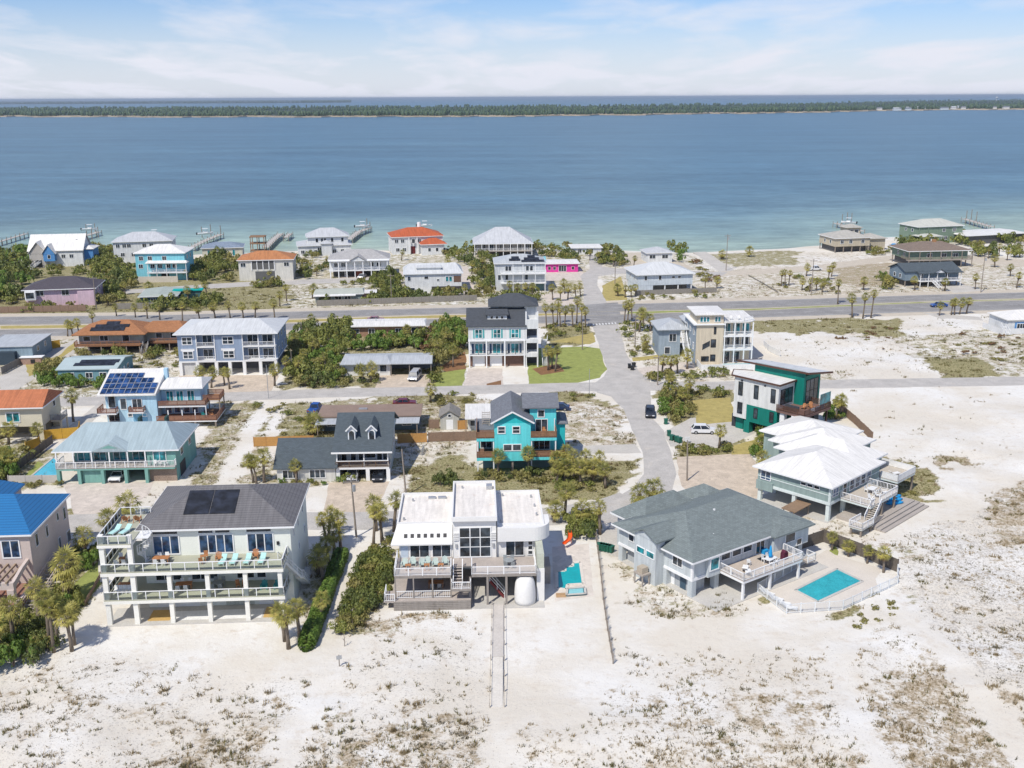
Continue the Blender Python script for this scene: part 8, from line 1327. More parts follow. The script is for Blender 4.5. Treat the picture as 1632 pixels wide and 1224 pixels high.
pier('long pale pier reaching past the left shrubs', [(-60, 402), (0, 389), (42, 376)]); pier('low boardwalk pier left of the white gabled house', [(-40, 425), (10, 410), (62, 394)], 1.6); pier('pier with boat lift behind the white gabled house', [(118, 395), (134, 380), (158, 373)], 2.6); pier('diagonal white pier behind the low pale house', [(306, 398), (330, 386), (352, 377)], 2.6); pier('pale pier beside the wooden frame tower', [(424, 398), (436, 386), (448, 376)], 2.8); pier('short detached dock right of the wooden frame tower', [(456, 382), (463, 376)], 2.2); pier('pier with swim platform behind the white villa', [(557, 385), (572, 373), (588, 367)], 2.8); pier('angled pier off the sandy point by the tan bay house', [(1374, 372), (1356, 366), (1331, 359)], 2.2); pier('pier behind the green bay house', [(1580, 365), (1556, 358), (1536, 352)], 2.6)
boat('white motor boat on a lift behind the white gabled house', (144, 373), 0.2); boat('white boat moored at the diagonal pier', (328, 380), 0.5); boat('white boat behind the red roofed villa', (677, 370), 0.1, 2.4); boat('white boat on the pier by the sandy point', (1352, 362), 2.6); boat('white boat behind the grey hip roofed house', (247, 382), 0.1); boat('white boat at the swim platform pier', (578, 368), 0.4)
for lab, pts in (('cluster of mooring pilings at the boat lift behind the gabled house', [(138, 372), (152, 370), (157, 376), (147, 379)]), ('mooring pilings around the diagonal pier end', [(322, 376), (336, 372), (352, 374)]), ('mooring pilings beside the swim platform', [(585, 362), (590, 368)]), ('tall pilings at the sandy point pier', [(1342, 355), (1350, 352), (1357, 353)]), ('tall pilings at the green house pier', [(1540, 349), (1548, 347), (1556, 351)])):
    o = P(*pts[0]); e = empty('mooring_pilings', o, 0, lab, 'pilings')
    for q in pts: p = P(*q); MB().tube([(p[0] - o[0], p[1] - o[1], -3), (p[0] - o[0], p[1] - o[1], 4.2)], [0.22, 0.18], 8).build('piling', PILE, e)
# water tower and pale buildings on the far island shore
e = empty('water_tower', (*P(1588, 162)[:2], 0), 0, 'tiny white water tower on the right end of the far shore', 'water tower'); MB().tube([(0, 0, 0), (0, 0, 34)], [3, 2.5], 10).build('column', M_WHT, e); MB().tube([(0, 0, 30), (0, 0, 35), (0, 0, 40), (0, 0, 43)], [3, 10, 10, 3], 14).build('tank', M_WHT, e, True)
rs = random.Random(4)
for k in range(22):
    x = rs.uniform(1390, 1632); y = np.interp(x, [1390, 1632], [178.0, 174.2]) - rs.uniform(0.2, 2.5); p = P(x, y); w = rs.uniform(14, 34); e = empty('far_shore_house', (p[0], p[1], 2), 0.1, 'tiny pale house in the row on the far shore', 'house', 'houses on the far shore'); MB().box(-w / 2, w / 2, -6, 6, 0, 8).build('wall', PW, e)
    r = MB(); r.side([(-7, 8), (7, 8), (0, 12)], 'x', -w / 2 - 1, w / 2 + 1); r.build('roof', LG if k % 2 else R_GREY, e)
# ================================================================ vegetation
L_PALM = leafmat('palm_frond', (0.14, 0.165, 0.04), (0.66, 0.58, 0.17), 0.38); L_PALMD = leafmat('dead_palm_frond', (0.16, 0.105, 0.05), (0.30, 0.20, 0.10), 0.15); L_TRUNK = mat('palm_trunk_bark', (0.21, 0.17, 0.13), 0.95, var=0.35, scale=5, bump=0.8)
L_BUSH = leafmat('shrub_leaf', (0.085, 0.115, 0.026), (0.36, 0.365, 0.095), 0.25); L_DARK = leafmat('dark_evergreen_leaf', (0.055, 0.085, 0.024), (0.21, 0.235, 0.065), 0.2); L_YEL = leafmat('olive_scrub_leaf', (0.15, 0.145, 0.042), (0.43, 0.38, 0.13), 0.25); L_BRT = leafmat('bright_shrub_leaf', (0.075, 0.145, 0.024), (0.25, 0.35, 0.07), 0.3); L_RED = leafmat('dry_russet_leaf', (0.14, 0.075, 0.035), (0.28, 0.17, 0.08), 0.2)
def fan_crown(seed, n=44, size=1.0, droop=0.9, dead=False):
    rs = np.random.default_rng(seed); V = []; F = []
    for i in range(n):
        az = i * 2.39996 + rs.normal() * 0.15; t = (i + 0.5) / n
        el = (1.35 - 2.1 * t ** 0.85) if not dead else rs.uniform(-1.35, -0.85); el += rs.normal() * 0.12
        pl = size * rs.uniform(0.55, 0.85); fl = size * rs.uniform(0.62, 0.9)
        d = np.array([cos(az) * cos(el), sin(az) * cos(el), sin(el)]); s = np.array([-sin(az), cos(az), 0]); up = np.cross(d, s); up = -up if up[2] < 0 else up
        p0 = d * 0.05 * size; p1 = p0 + d * pl; o = len(V)
        V += [p0 - s * 0.02, p0 + s * 0.02, p1 + s * 0.02, p1 - s * 0.02]; F.append((o, o + 1, o + 2, o + 3))
        k = 9; base = len(V); V.append(p1)
        for j in range(k):
            a = (j / (k - 1) - 0.5) * 2.5; L = fl * (1 - 0.22 * abs(a)) * rs.uniform(0.85, 1.1)
            q = p1 + (d * cos(a) + s * sin(a)) * L + up * (0.10 * size * (1 if j % 2 else -1)) * 0.6 + np.array([0, 0, -droop * 0.34 * L * (0.4 + abs(a))]); m = p1 + (q - p1) * 0.55 + up * 0.06 * size + np.array([0, 0, 0.06 * L])
            w = 0.062 * fl; e = s * cos(a) - d * sin(a)
            b = len(V); V += [m - e * w, m + e * w, q]; F.append((base, b, b + 2, b + 1))
    return np.array(V), np.array(F)
PALMS = []
def make_palm(seed, hgt, cr):
    rs = np.random.default_rng(seed); e = empty('sabal_palm', (0, 0, -60)); bx, by = rs.normal(0, 0.18, 2)
    pts = [(0, 0, -0.1), (bx * 0.2, by * 0.2, hgt * 0.33), (bx * 0.6, by * 0.6, hgt * 0.66), (bx, by, hgt), (bx, by, hgt + 0.25)]; t = MB(); t.tube(pts, [0.24, 0.19, 0.18, 0.22, 0.10], 9); t.build('trunk', L_TRUNK, e, True)
    V, F = fan_crown(seed, 40, cr, 1.0); o = link('crown', npmesh('crown', V, F, L_PALM), e, (bx, by, hgt + 0.15)); V, F = fan_crown(seed + 50, 12, cr * 0.85, 0.9, True); link('dead_fronds', npmesh('dead_fronds', V, F, L_PALMD), e, (bx, by, hgt + 0.05)); return e
for k, (hgt, cr) in enumerate(((4.0, 0.98), (4.0, 0.88), (4.0, 1.06), (2.0, 1.1), (2.0, 0.95), (6.0, 1.0))): PALMS.append((hgt, make_palm(100 + k, hgt, cr)))
prs = random.Random(3)
def palm(base, hgt, label, group, wide=1.0):
    c = [p for p in PALMS if p[0] == (2.0 if hgt < 2.7 else 6.0 if hgt > 5.4 else 4.0)]; ph, pr = prs.choice(c); s = prs.uniform(0.88, 1.15) * wide ** 0.75
    o = copy_tree(pr, None, P(*base), prs.uniform(0, 6.28)); o.scale = (s, s, hgt / ph)
    for ch in KID[-3:]:
        if ch.name.startswith(('crown', 'dead')): ch.scale = (1, 1, s * ph / hgt)
    o.rotation_euler[0] = prs.uniform(-0.04, 0.04); o.rotation_euler[1] = prs.uniform(-0.04, 0.04); tag(o, label, 'palm tree', group); return o
def palms(label, L, wide=1.0):
    for b in L: palm(b[:2], b[2], label, ' '.join(label.split()[:9]), b[3] if len(b) > 3 else wide)
palms('sabal palm in the cluster on the sand between the blue and cream houses', [(115, 1038, 4.4), (119, 1028, 4.0), (86, 1040, 5.5), (92, 1028, 5.0), (80, 1030, 6.0)]); palms('broad sabal palm in the garden below the pink beige wall', [(110, 960, 3.0), (104, 955, 4.6, 1.6), (62, 1000, 4.6, 1.2)]); palms('sabal palm in the dense shrubs below the pergola', [(22, 1025, 4.6, 1.55), (4, 1045, 3.6, 1.4)])
palms('dark sabal palm beside the corner tower of the cream house', [(138, 886, 3.0, 1.35)]); palms('squat sabal palm on the sand behind the cream house roof deck', [(204, 824, 2.2, 1.4), (172, 846, 1.8, 1.3)]); palms('sabal palm at the front right corner of the cream house', [(454, 1022, 3.5), (460, 1034, 4.2), (478, 1018, 4.0)]); palms('sabal palm rising beside the long clipped hedge', [(512, 990, 2.8), (516, 930, 3.6, 1.2), (525, 900, 3.0), (507, 915, 2.4)]); palms('sabal palm on the sandy verge right of the cream house', [(519, 857, 3.0), (524, 855, 3.2), (543, 873, 4.2), (533, 880, 2.6)])
palms('sabal palm in the clump left of the white modern house', [(595, 872, 5.0, 1.2), (609, 864, 4.4, 1.15), (628, 847, 4.6, 1.2), (600, 846, 4.0, 1.15)]); palms('tall sabal palm behind the orange slide', [(900, 828, 4.6, 1.15)]); palms('short sabal palm between the white modern house and the lower street', [(883, 832, 2.0, 1.15)]); palms('sabal palm in the shrubs beside the orange slide', [(925, 834, 2.2, 1.05)]); palms('slender sabal palm in front of the pale path by the green bins', [(956, 852, 4.0, 1.1)]); palms('low round sabal palm behind the grey green roof', [(1018, 808, 2.0, 1.5), (1041, 800, 2.3, 1.35)])
palms('sabal palm standing before the turquoise house front wall', [(794, 758, 3.6, 1.1), (842, 757, 3.8, 1.1)]); palms('sabal palm in the thicket right of the turquoise house', [(885, 757, 3.0), (905, 754, 3.6), (915, 764, 4.0), (935, 756, 3.0), (955, 752, 2.4), (965, 778, 3.0), (900, 768, 2.6), (925, 772, 3.0), (945, 768, 2.6), (888, 770, 2.4)])
palms('sabal palm in the olive bed right of the side road junction', [(1078, 642, 3.4), (1095, 634, 3.4), (1090, 646, 2.6)]); palms('slim sabal palm beside the white vehicle driveway', [(1146, 714, 3.2)]); palms('sabal palm beside the brown fence of the teal modern house', [(1332, 668, 3.4), (1339, 666, 3.4)]); palms('palm beside the rear door of the sage stilt house', [(1210, 722, 1.9, 1.1), (1214, 748, 2.0, 1.2)]); palms('short palm along the dark fence of the fenced pool', [(1326, 877, 1.9, 0.6), (1352, 887, 1.4, 0.55), (1382, 898, 1.9, 0.6), (1408, 913, 2.6, 0.65)])
palms('sabal palm at the corner of the orange roofed house', [(117, 672, 5.0, 1.2)]); palms('sabal palm in front of the orange roofed house', [(14, 708, 2.8, 1.3), (63, 706, 2.8, 1.3)]); palms('bushy palm in the yard beside the left pool', [(22, 752, 2.6, 1.7), (8, 745, 2.2, 1.5)]); palms('sabal palm in front of the lavender house garages', [(318, 612, 2.6, 1.1), (337, 618, 3.2, 1.2), (358, 614, 3.0), (366, 620, 3.6)]); palms('sabal palm left of the cape house wing', [(404, 769, 3.6), (409, 771, 3.7), (421, 769, 4.4)]); palms('sabal palm in front of the cape house wing windows', [(473, 771, 2.9, 1.1)]); palms('wide round palm behind the golden cedar fence', [(495, 693, 2.2, 1.9)]); palms('sabal palm on the street verge left of the pink drive', [(686, 641, 2.8, 1.2)])
palms('sabal palm at the street edge right of the lavender house', [(438, 615, 3.6, 1.2), (477, 604, 4.0, 1.1)]); palms('sabal palm in front of the carport house', [(579, 611, 3.0, 1.1), (591, 609, 3.0, 1.2)]); palms('shaggy palm in front of the low brick house', [(652, 548, 3.8, 1.15)]); palms('tall palm beside the highway right of the lavender house', [(495, 531, 4.0)]); palms('sabal palm on the empty plot beyond the highway', [(457, 480, 4.2), (446, 488, 3.4), (498, 476, 3.0, 1.2)])
palms('sabal palm in the row on the left highway median', [(108, 536, 3.2), (116, 536, 3.0), (126, 533, 3.2), (148, 520, 3.0), (186, 504, 2.8), (216, 506, 3.2), (235, 508, 3.6), (255, 510, 4.0), (291, 513, 4.4), (318, 509, 3.0), (343, 507, 3.4), (367, 507, 3.8), (388, 507, 3.4), (407, 507, 3.6), (438, 509, 4.6)])
palms('tall sabal palm in the grove at the highway corner', [(871, 522, 5.4), (882, 522, 5.4), (893, 521, 5.0), (900, 521, 4.6), (913, 521, 5.0), (927, 521, 5.6), (933, 522, 4.6), (888, 517, 6.0), (919, 515, 6.2)]); palms('sabal palm in the grove across the highway by the solar house', [(881, 478, 3.8, 1.1), (893, 480, 3.4), (905, 477, 3.6, 1.1), (918, 475, 3.4), (925, 472, 3.2), (900, 468, 3.4)]); palms('sabal palm on the corner planting right of the crossing', [(995, 514, 5.0), (1000, 514, 4.4), (1019, 529, 4.8, 1.5), (1037, 528, 3.6, 1.15), (1007, 509, 4.6), (1026, 522, 4.2)]); palms('low palm in the sandy bed by the tan house', [(1028, 554, 1.9, 1.2), (1052, 557, 1.7, 1.1)])
palms('sabal palm in the short row beside the side road', [(1055, 596, 3.2), (1068, 597, 3.2), (1080, 595, 3.2)]); palms('bushy palm at the corner of the tan house', [(1095, 588, 3.2, 1.3), (1072, 622, 3.0, 1.2)]); palms('palm beside the round drive below the white stilt house', [(985, 472, 2.4, 1.4), (996, 474, 2.8), (1006, 474, 2.8), (1013, 472, 2.6)]); palms('sabal palm in front of the stepped solar house', [(813, 470, 3.4), (825, 473, 3.2), (848, 474, 3.6), (838, 470, 2.8)])
palms('palm on the lawn island by the tall white house', [(874, 590, 4.6, 1.1), (885, 592, 5.0, 1.1), (880, 586, 3.6)]); palms('palm right of the white stilt house', [(1124, 462, 3.6), (1142, 460, 2.6)]); palms('sabal palm in the sandy lot beyond the highway', [(1245, 456, 4.2), (1251, 457, 4.6), (1257, 455, 4.0), (1285, 440, 3.0), (1278, 463, 3.0), (1290, 465, 3.2), (1301, 463, 3.0), (1325, 441, 4.0, 1.2), (1320, 446, 3.6), (1310, 466, 3.2), (1414, 461, 3.4), (1376, 462, 3.0, 1.3)])
palms('tall slim palm on the right highway verge', [(1335, 485, 6.4), (1358, 506, 5.4), (1375, 508, 6.2), (1388, 507, 7.0)]); palms('palm at the roadside behind the blue car', [(1497, 503, 2.9), (1516, 502, 3.4), (1521, 502, 3.6), (1529, 501, 3.4), (1540, 500, 3.6)]); palms('palm in front of the blue grey gabled house', [(1458, 462, 3.2), (1506, 464, 2.9)]); palms('palm on the plot right of the blue grey gabled house', [(1554, 461, 3.8), (1620, 459, 4.0, 1.2), (1585, 426, 3.4, 1.3), (1610, 440, 3.0)]); palms('wide low palm on the grass by the shore', [(1193, 409, 2.4, 1.8), (1150, 413, 2.0, 1.5)])
palms('palm among the shrubs of the bay front gardens', [(150, 440, 3.4), (170, 430, 3.2), (300, 415, 3.6), (425, 440, 3.2), (432, 446, 3.0), (445, 440, 3.2), (470, 432, 3.2), (480, 440, 3.0), (495, 432, 3.2), (505, 440, 3.0), (600, 455, 3.4), (612, 470, 3.6), (640, 415, 3.2), (730, 415, 3.2), (720, 445, 3.2), (745, 400, 3.0), (940, 415, 3.2), (955, 420, 3.4), (968, 415, 3.2), (978, 425, 3.4), (1010, 425, 3.0), (200, 470, 3.2), (240, 470, 2.8, 1.3), (300, 480, 3.4), (315, 476, 3.4), (330, 470, 3.2), (130, 478, 3.2), (122, 472, 2.8), (80, 476, 2.6), (100, 474, 2.8)])
palms('slender palm in the planting between the red villa and the stepped solar house', [(715, 430, 3.4), (728, 452, 3.2), (752, 436, 3.6), (770, 428, 3.2), (778, 452, 3.4), (765, 468, 3.0), (742, 474, 3.2)]); palms('palm in the leafy garden right of the lavender house', [(470, 560, 3.6), (485, 585, 3.4), (500, 570, 3.8), (520, 590, 3.2), (455, 600, 3.4)]); palms('palm rising from the thicket beside the tall white house', [(700, 575, 4.2), (712, 560, 4.6), (722, 585, 4.0), (708, 540, 4.4)]); palms('palm near the green bay house woods', [(1560, 405, 3.6), (1575, 412, 3.4), (1592, 408, 3.8), (1605, 415, 3.4), (1625, 410, 3.6), (1490, 395, 3.2)])
# ---------------------------------------------------------------- shrubs
def leafball(seed, n, lobes, leaf=0.16, flat=0.8):
    rs = np.random.default_rng(seed); lobes += 4; c = rs.normal(0, 0.48, (lobes, 3)) * (1, 1, 0.6); c[:, 2] = np.abs(c[:, 2]) * 0.9 + 0.32; r = rs.uniform(0.20, 0.55, lobes)
    k = rs.integers(0, lobes, n); d = rs.normal(size=(n, 3)); d /= np.linalg.norm(d, axis=1)[:, None]; d[:, 2] = np.where(d[:, 2] < -0.25, -d[:, 2], d[:, 2]); p = c[k] + d * r[k][:, None] * rs.uniform(0.72, 1.06, n)[:, None]
    p[:, 2] = np.maximum(p[:, 2] * flat, 0.03); u = np.cross(d, rs.normal(size=(n, 3))); u /= np.linalg.norm(u, axis=1)[:, None] + 1e-9; w = np.cross(d, u) + d * rs.uniform(-0.5, 0.5, n)[:, None]; L = leaf * rs.uniform(0.6, 1.4, n)[:, None]
    V = np.stack([p - u * L * 0.5, p + w * L * 0.35 + d * L * 0.25, p + u * L * 0.6, p - w * L * 0.35 + d * L * 0.12], 1).reshape(-1, 3); return V, np.arange(4 * n).reshape(-1, 4)
BUSH = {}
for key, m, leaf in (('b', L_BUSH, 0.17), ('d', L_DARK, 0.16), ('y', L_YEL, 0.15), ('g', L_BRT, 0.17), ('r', L_RED, 0.14)):
    BUSH[key] = []
    for k in range(3):
        e = empty('shrub', (0, 0, -60)); V, F = leafball(300 + k + ord(key), 900, 7 + k, leaf); link('foliage', npmesh('foliage', V, F, m), e); t = MB()
        for j in range(4): a = j * 1.6 + k; t.tube([(0, 0, -0.1), (0.15 * cos(a), 0.15 * sin(a), 0.3), (0.4 * cos(a), 0.4 * sin(a), 0.7)], [0.06, 0.045, 0.015], 5)
        t.build('stem', L_TRUNK, e); BUSH[key].append(e)
SHRUBS = []
def shrub(key, base, w, hh, label, group, xy=None):
    SHRUBS.append((key, xy if xy is not None else tuple(P(*base)), w, hh, label, group))
def place_shrubs(limit=285):
    """the largest in view are things of their own, the small rest is one mass of scrub"""
    out = []
    for s_ in SHRUBS:
        x, y, _ = s_[1]; px, py = toPix(np.array([x]), np.array([y]), 0.5)
        if -20 < px[0] < 1652 and py[0] < 1240: out.append((s_[2] * (s_[3] + 0.4 * s_[2]) / y ** 2, s_))
    out.sort(key=lambda q: -q[0]); far = {}
    for k, (_, (key, xy, w, hh, label, group)) in enumerate(out):
        rz = prs.uniform(0, 6.28); sc = (w / 2, w / 2 * prs.uniform(0.85, 1.15), hh)
        if k < limit: o = copy_tree(prs.choice(BUSH[key]), None, xy, rz, sc); tag(o, label, 'shrub', group)
        else:
            V, F = LOW[key][k % 3]; c, n = cos(rz), sin(rz); q = V * np.array(sc); q = np.stack([q[:, 0] * c - q[:, 1] * n + xy[0], q[:, 0] * n + q[:, 1] * c + xy[1], q[:, 2]], 1); far.setdefault(key, []).append(q)
    V = []; F = []; M = []; n = 0
    keys = list(far)
    for i, key in enumerate(keys):
        for q in far[key]: V.append(q); f = np.arange(len(q)).reshape(-1, 4) + n; F.append(f); M.append(np.full(len(f), i, np.int32)); n += len(q)
    me = npmesh('low_scrub', np.concatenate(V), np.concatenate(F), None)
    for key in keys: me.materials.append(BUSHM[key])
    me.polygons.foreach_set('material_index', np.concatenate(M)); tag(link('low_scrub', me), 'small low scrub spread through the gardens and verges', 'scrub', kind='stuff')
BUSHM = {'b': L_BUSH, 'd': L_DARK, 'y': L_YEL, 'g': L_BRT, 'r': L_RED}
LOW = {k: [leafball(500 + j + ord(k), 330, 6 + j, 0.24) for j in range(3)] for k in BUSHM}
BLOCK = [np.array(p) for p in FOOT + PATCHES]; BB = [(p[:, 0].min(), p[:, 0].max(), p[:, 1].min(), p[:, 1].max()) for p in BLOCK]
def blocked(X, Y):
    r = np.zeros(X.shape, bool)
    for p, (a, b, c, d) in zip(BLOCK, BB):
        m = (X > a) & (X < b) & (Y > c) & (Y < d)
        if m.any(): r[m] |= inpoly(X[m], Y[m], [tuple(q) for q in p])
    return r
def thicket(label, poly, n, keys, wmin, wmax, hf=0.75, pad=0.0):
    rs = np.random.default_rng(n + len(label)); w = np.array([P(*q)[:2] for q in poly]); x0, y0 = w.min(0); x1, y1 = w.max(0); pts = []
    X = rs.uniform(x0, x1, 1500); Y = rs.uniform(y0, y1, 1500); k = inpoly(X, Y, [tuple(q) for q in w]); X, Y = X[k], Y[k]; k = ~blocked(X, Y); X, Y = X[k], Y[k]
    for x, y in zip(X, Y):
        if len(pts) >= n: break
        s = rs.uniform(wmin, wmax)
        if any(hypot(x - a, y - b) < 0.27 * (s + c) for a, b, c in pts): continue
        pts.append((x, y, s)); shrub(keys[int(rs.integers(len(keys)))], None, s, s * hf * rs.uniform(0.75, 1.2), label, ' '.join(label.split()[:9]), (x, y, 0))
T = thicket
T('leafy shrub in the thicket between the lavender house and the carport house', [(462, 530), (560, 525), (545, 612), (500, 618), (455, 612)], 46, 'bbydg', 3.0, 5.5); T('bright green shrub behind the carport house', [(555, 552), (680, 545), (680, 556), (550, 560)], 12, 'ggb', 4.0, 6.0, 0.8); T('tree-like shrub left of the tall white house', [(690, 520), (740, 510), (742, 590), (690, 590)], 30, 'bbggy', 3.0, 5.0, 1.0); T('shrub on the highway edge below the low brick house', [(500, 520), (555, 515), (555, 545), (500, 545)], 9, 'bdb', 3.5, 6.0, 0.9); T('russet shrub beside the tall white house thicket', [(668, 540), (695, 530), (700, 555), (675, 560)], 4, 'r', 3, 4.5)
T('low shrub in the carport house front bed', [(500, 605), (600, 602), (600, 618), (480, 622)], 12, 'byd', 1.2, 2.4); T('shrub in the garden bed beside the carport drive', [(682, 590), (705, 585), (700, 612), (685, 614)], 5, 'by', 1.6, 2.8)
T('dense evergreen shrub left of the lilac house', [(-60, 405), (60, 405), (60, 440), (40, 492), (-60, 495)], 64, 'bbdg', 4.0, 7.5, 0.85); T('shrub in the band between the lilac house and the cyan house', [(140, 400), (190, 405), (215, 450), (180, 490), (140, 485), (150, 430)], 50, 'bbdy', 3.5, 6.5, 0.85); T('shrub hedge in front of the white gabled house', [(60, 430), (135, 428), (135, 438), (60, 442)], 9, 'bby', 2.5, 4.0); T('shrub below the lilac house windows', [(45, 488), (135, 486), (135, 496), (45, 498)], 9, 'byb', 2.0, 3.6)
T('shrub beside the faded green roof', [(225, 488), (350, 478), (350, 492), (230, 498)], 20, 'bbd', 2.6, 4.6, 0.8); T('shrub between the cyan house and the orange hip house', [(300, 420), (380, 412), (380, 455), (330, 460), (300, 450)], 36, 'bbdy', 3.0, 5.6, 0.85); T('shrub in front of the orange hip house porch', [(385, 450), (455, 448), (455, 458), (385, 460)], 8, 'byb', 2.4, 4.0); T('shrub between the orange hip and columned houses', [(465, 410), (525, 405), (525, 450), (470, 455)], 22, 'byd', 2.2, 4.2); T('shrub below the columned house', [(530, 448), (620, 446), (620, 454), (530, 456)], 6, 'by', 2.0, 3.6)
T('shrub behind the long grey highway fence', [(500, 476), (640, 470), (760, 468), (760, 477), (640, 482), (505, 486)], 34, 'bbyd', 2.0, 4.2, 0.8); T('bushy shrub left of the plain white metal roofed house', [(600, 440), (645, 435), (645, 478), (600, 480)], 20, 'bbd', 3.0, 5.0, 1.0); T('shrub in the gardens between the red roofed villa and stilt pavilion', [(700, 400), (760, 398), (800, 420), (790, 475), (750, 475), (735, 430)], 42, 'bbyd', 2.8, 5.2, 0.85); T('shrub along the highway below the stepped solar house', [(750, 470), (860, 470), (860, 488), (750, 490)], 16, 'byb', 2.2, 4.2); T('shrub behind the hot pink cottage', [(850, 395), (985, 396), (985, 420), (925, 425), (850, 408)], 34, 'bbdy', 2.8, 5.0, 0.8); T('shrub in the wild plot left of the white stilt house', [(955, 408), (1012, 405), (1010, 430), (965, 432)], 12, 'bdy', 2.6, 4.4); T('green tree-like shrub behind the small grey house', [(1068, 398), (1090, 398), (1095, 425), (1075, 425)], 5, 'gb', 3.0, 4.2, 0.95); T('scrub on the slope right of the white stilt house', [(1090, 402), (1125, 425), (1150, 450), (1110, 460), (1108, 425)], 12, 'yyr', 1.8, 3.4, 0.6)
T('low shrub along the grey picket fence', [(1012, 472), (1142, 468), (1142, 478), (1012, 480)], 14, 'yby', 1.0, 2.2); T('scrub in the highway corner planting', [(985, 515), (1060, 512), (1060, 530), (1000, 540), (985, 530)], 12, 'yb', 1.2, 2.6); T('shrub in the corner planting beneath the highway palm grove', [(862, 520), (935, 520), (945, 540), (870, 548)], 14, 'yby', 1.2, 2.6); T('low shrub in the sandy bed of the tan house', [(1005, 560), (1095, 555), (1098, 566), (1005, 574)], 12, 'yb', 1.2, 2.2); T('shrub in the bed below the row of side road palms', [(1018, 598), (1105, 596), (1105, 608), (1035, 610)], 14, 'yby', 1.4, 2.8); T('shrub beside the tan house white court', [(1105, 592), (1160, 592), (1160, 602), (1105, 604)], 8, 'yb', 1.2, 2.2)
T('yucca-like shrub in the bed right of the side road', [(1037, 620), (1100, 622), (1100, 660), (1075, 680), (1058, 664)], 28, 'bybg', 1.4, 2.8, 0.8); T('shrub along the street edge by the teal modern house', [(1100, 622), (1162, 622), (1162, 634), (1104, 636)], 10, 'yb', 1.2, 2.2); T('low shrub in the bed below the white vehicle', [(1075, 712), (1165, 712), (1165, 726), (1080, 728)], 14, 'yby', 1.2, 2.2, 0.6); T('shrub around the shaded end of the teal modern house', [(1200, 690), (1216, 690), (1216, 760), (1203, 765)], 6, 'bg', 1.4, 2.4, 0.9); T('yellowish shrub beside the teal modern terrace', [(1315, 655), (1338, 648), (1338, 665), (1318, 672)], 6, 'yg', 1.6, 3.0)
T('green shrub behind the low teal bungalow', [(60, 590), (170, 600), (165, 622), (70, 618)], 16, 'gbg', 2.0, 3.8, 0.8); T('shrub beside the rust brown roofed house', [(118, 568), (160, 565), (290, 535), (290, 570), (230, 576)], 14, 'bdy', 2.0, 3.8, 0.8); T('shrub on the highway edge behind the rust brown roof', [(105, 520), (180, 510), (280, 512), (280, 520), (120, 535)], 14, 'byb', 1.6, 3.2); T('scrub on the sandy ground between low teal and lavender houses', [(200, 570), (285, 560), (285, 610), (210, 610)], 14, 'yyb', 1.2, 2.6, 0.6); T('large round shrub at the lane beside the low teal bungalow', [(58, 590), (92, 585), (92, 606), (62, 610)], 5, 'yb', 3.0, 4.4, 0.9)
T('shrub in the yard left of the swimming pool', [(-40, 715), (45, 715), (40, 765), (-40, 775)], 14, 'byg', 2.0, 4.0, 0.9); T('small shrub on the strip behind the blue roof', [(18, 772), (95, 771), (95, 777), (18, 778)], 7, 'y', 0.7, 1.3); T('shrub in the round bed on the pink drive', [(118, 798), (158, 796), (158, 808), (122, 812)], 8, 'byg', 1.2, 2.2, 0.8); T('green shrub behind the cream house tower', [(120, 890), (158, 880), (160, 905), (130, 915)], 7, 'gbd', 1.8, 3.0, 0.9); T('dense green shrub in the dune garden below the pergola', [(-60, 985), (60, 985), (95, 1010), (70, 1055), (0, 1070), (-60, 1075)], 40, 'bdgby', 1.8, 3.4, 0.85); T('shrub in the strip beside the pink beige wall', [(84, 950), (118, 940), (130, 965), (95, 985)], 9, 'gyb', 1.4, 2.6, 0.9)
T('dune scrub in the green bank left of the white modern house', [(585, 885), (625, 880), (622, 920), (612, 955), (590, 975), (560, 1005), (538, 1015), (548, 965), (565, 920)], 70, 'bbydd', 1.3, 2.4, 0.85); T('shrub under the palm clump left of the white modern house', [(575, 855), (640, 850), (630, 880), (580, 885)], 4, 'yb', 1.0, 1.8, 0.6)
T('evergreen shrub in the bed beside the orange slide', [(910, 830), (950, 835), (952, 860), (915, 858)], 12, 'bdb', 2.0, 3.2, 0.85); T('scrub in the thicket right of the turquoise house', [(860, 748), (1010, 745), (985, 785), (870, 790)], 14, 'yyb', 1.2, 2.4, 0.6); T('scrub around the posts of the turquoise house', [(755, 757), (870, 757), (870, 772), (750, 772)], 14, 'yyd', 1.2, 2.2, 0.7); T('dark green shrub behind the white modern house', [(700, 768), (730, 766), (730, 784), (700, 784)], 4, 'd', 1.8, 2.6, 1.0); T('shrub at the cape house wing corner', [(545, 768), (560, 766), (562, 778), (548, 780)], 3, 'gb', 1.4, 2.2); T('russet shrub at the edge of the cape house drive', [(568, 775), (575, 774), (576, 782), (568, 783)], 1, 'r', 1.6, 1.8); T('small shrub along the cape house wing wall', [(445, 770), (535, 769), (535, 774), (445, 775)], 8, 'gyb', 0.8, 1.5)
T('scrub on the lot beside the sand lane', [(400, 645), (510, 640), (510, 700), (410, 705)], 16, 'yyb', 1.0, 2.0, 0.55); T('low scrub behind the turquoise house', [(660, 628), (880, 626), (960, 632), (960, 640), (700, 650)], 22, 'yyb', 0.9, 1.8, 0.6); T('scrub at the rim of the pool terrace', [(1330, 990), (1420, 960), (1430, 980), (1370, 1005)], 8, 'yyy', 0.7, 1.4, 0.5); T('scrub on the slope right of the white stepped roofs', [(1400, 735), (1465, 745), (1490, 775), (1440, 805), (1410, 795)], 14, 'yyy', 0.7, 1.5, 0.4)
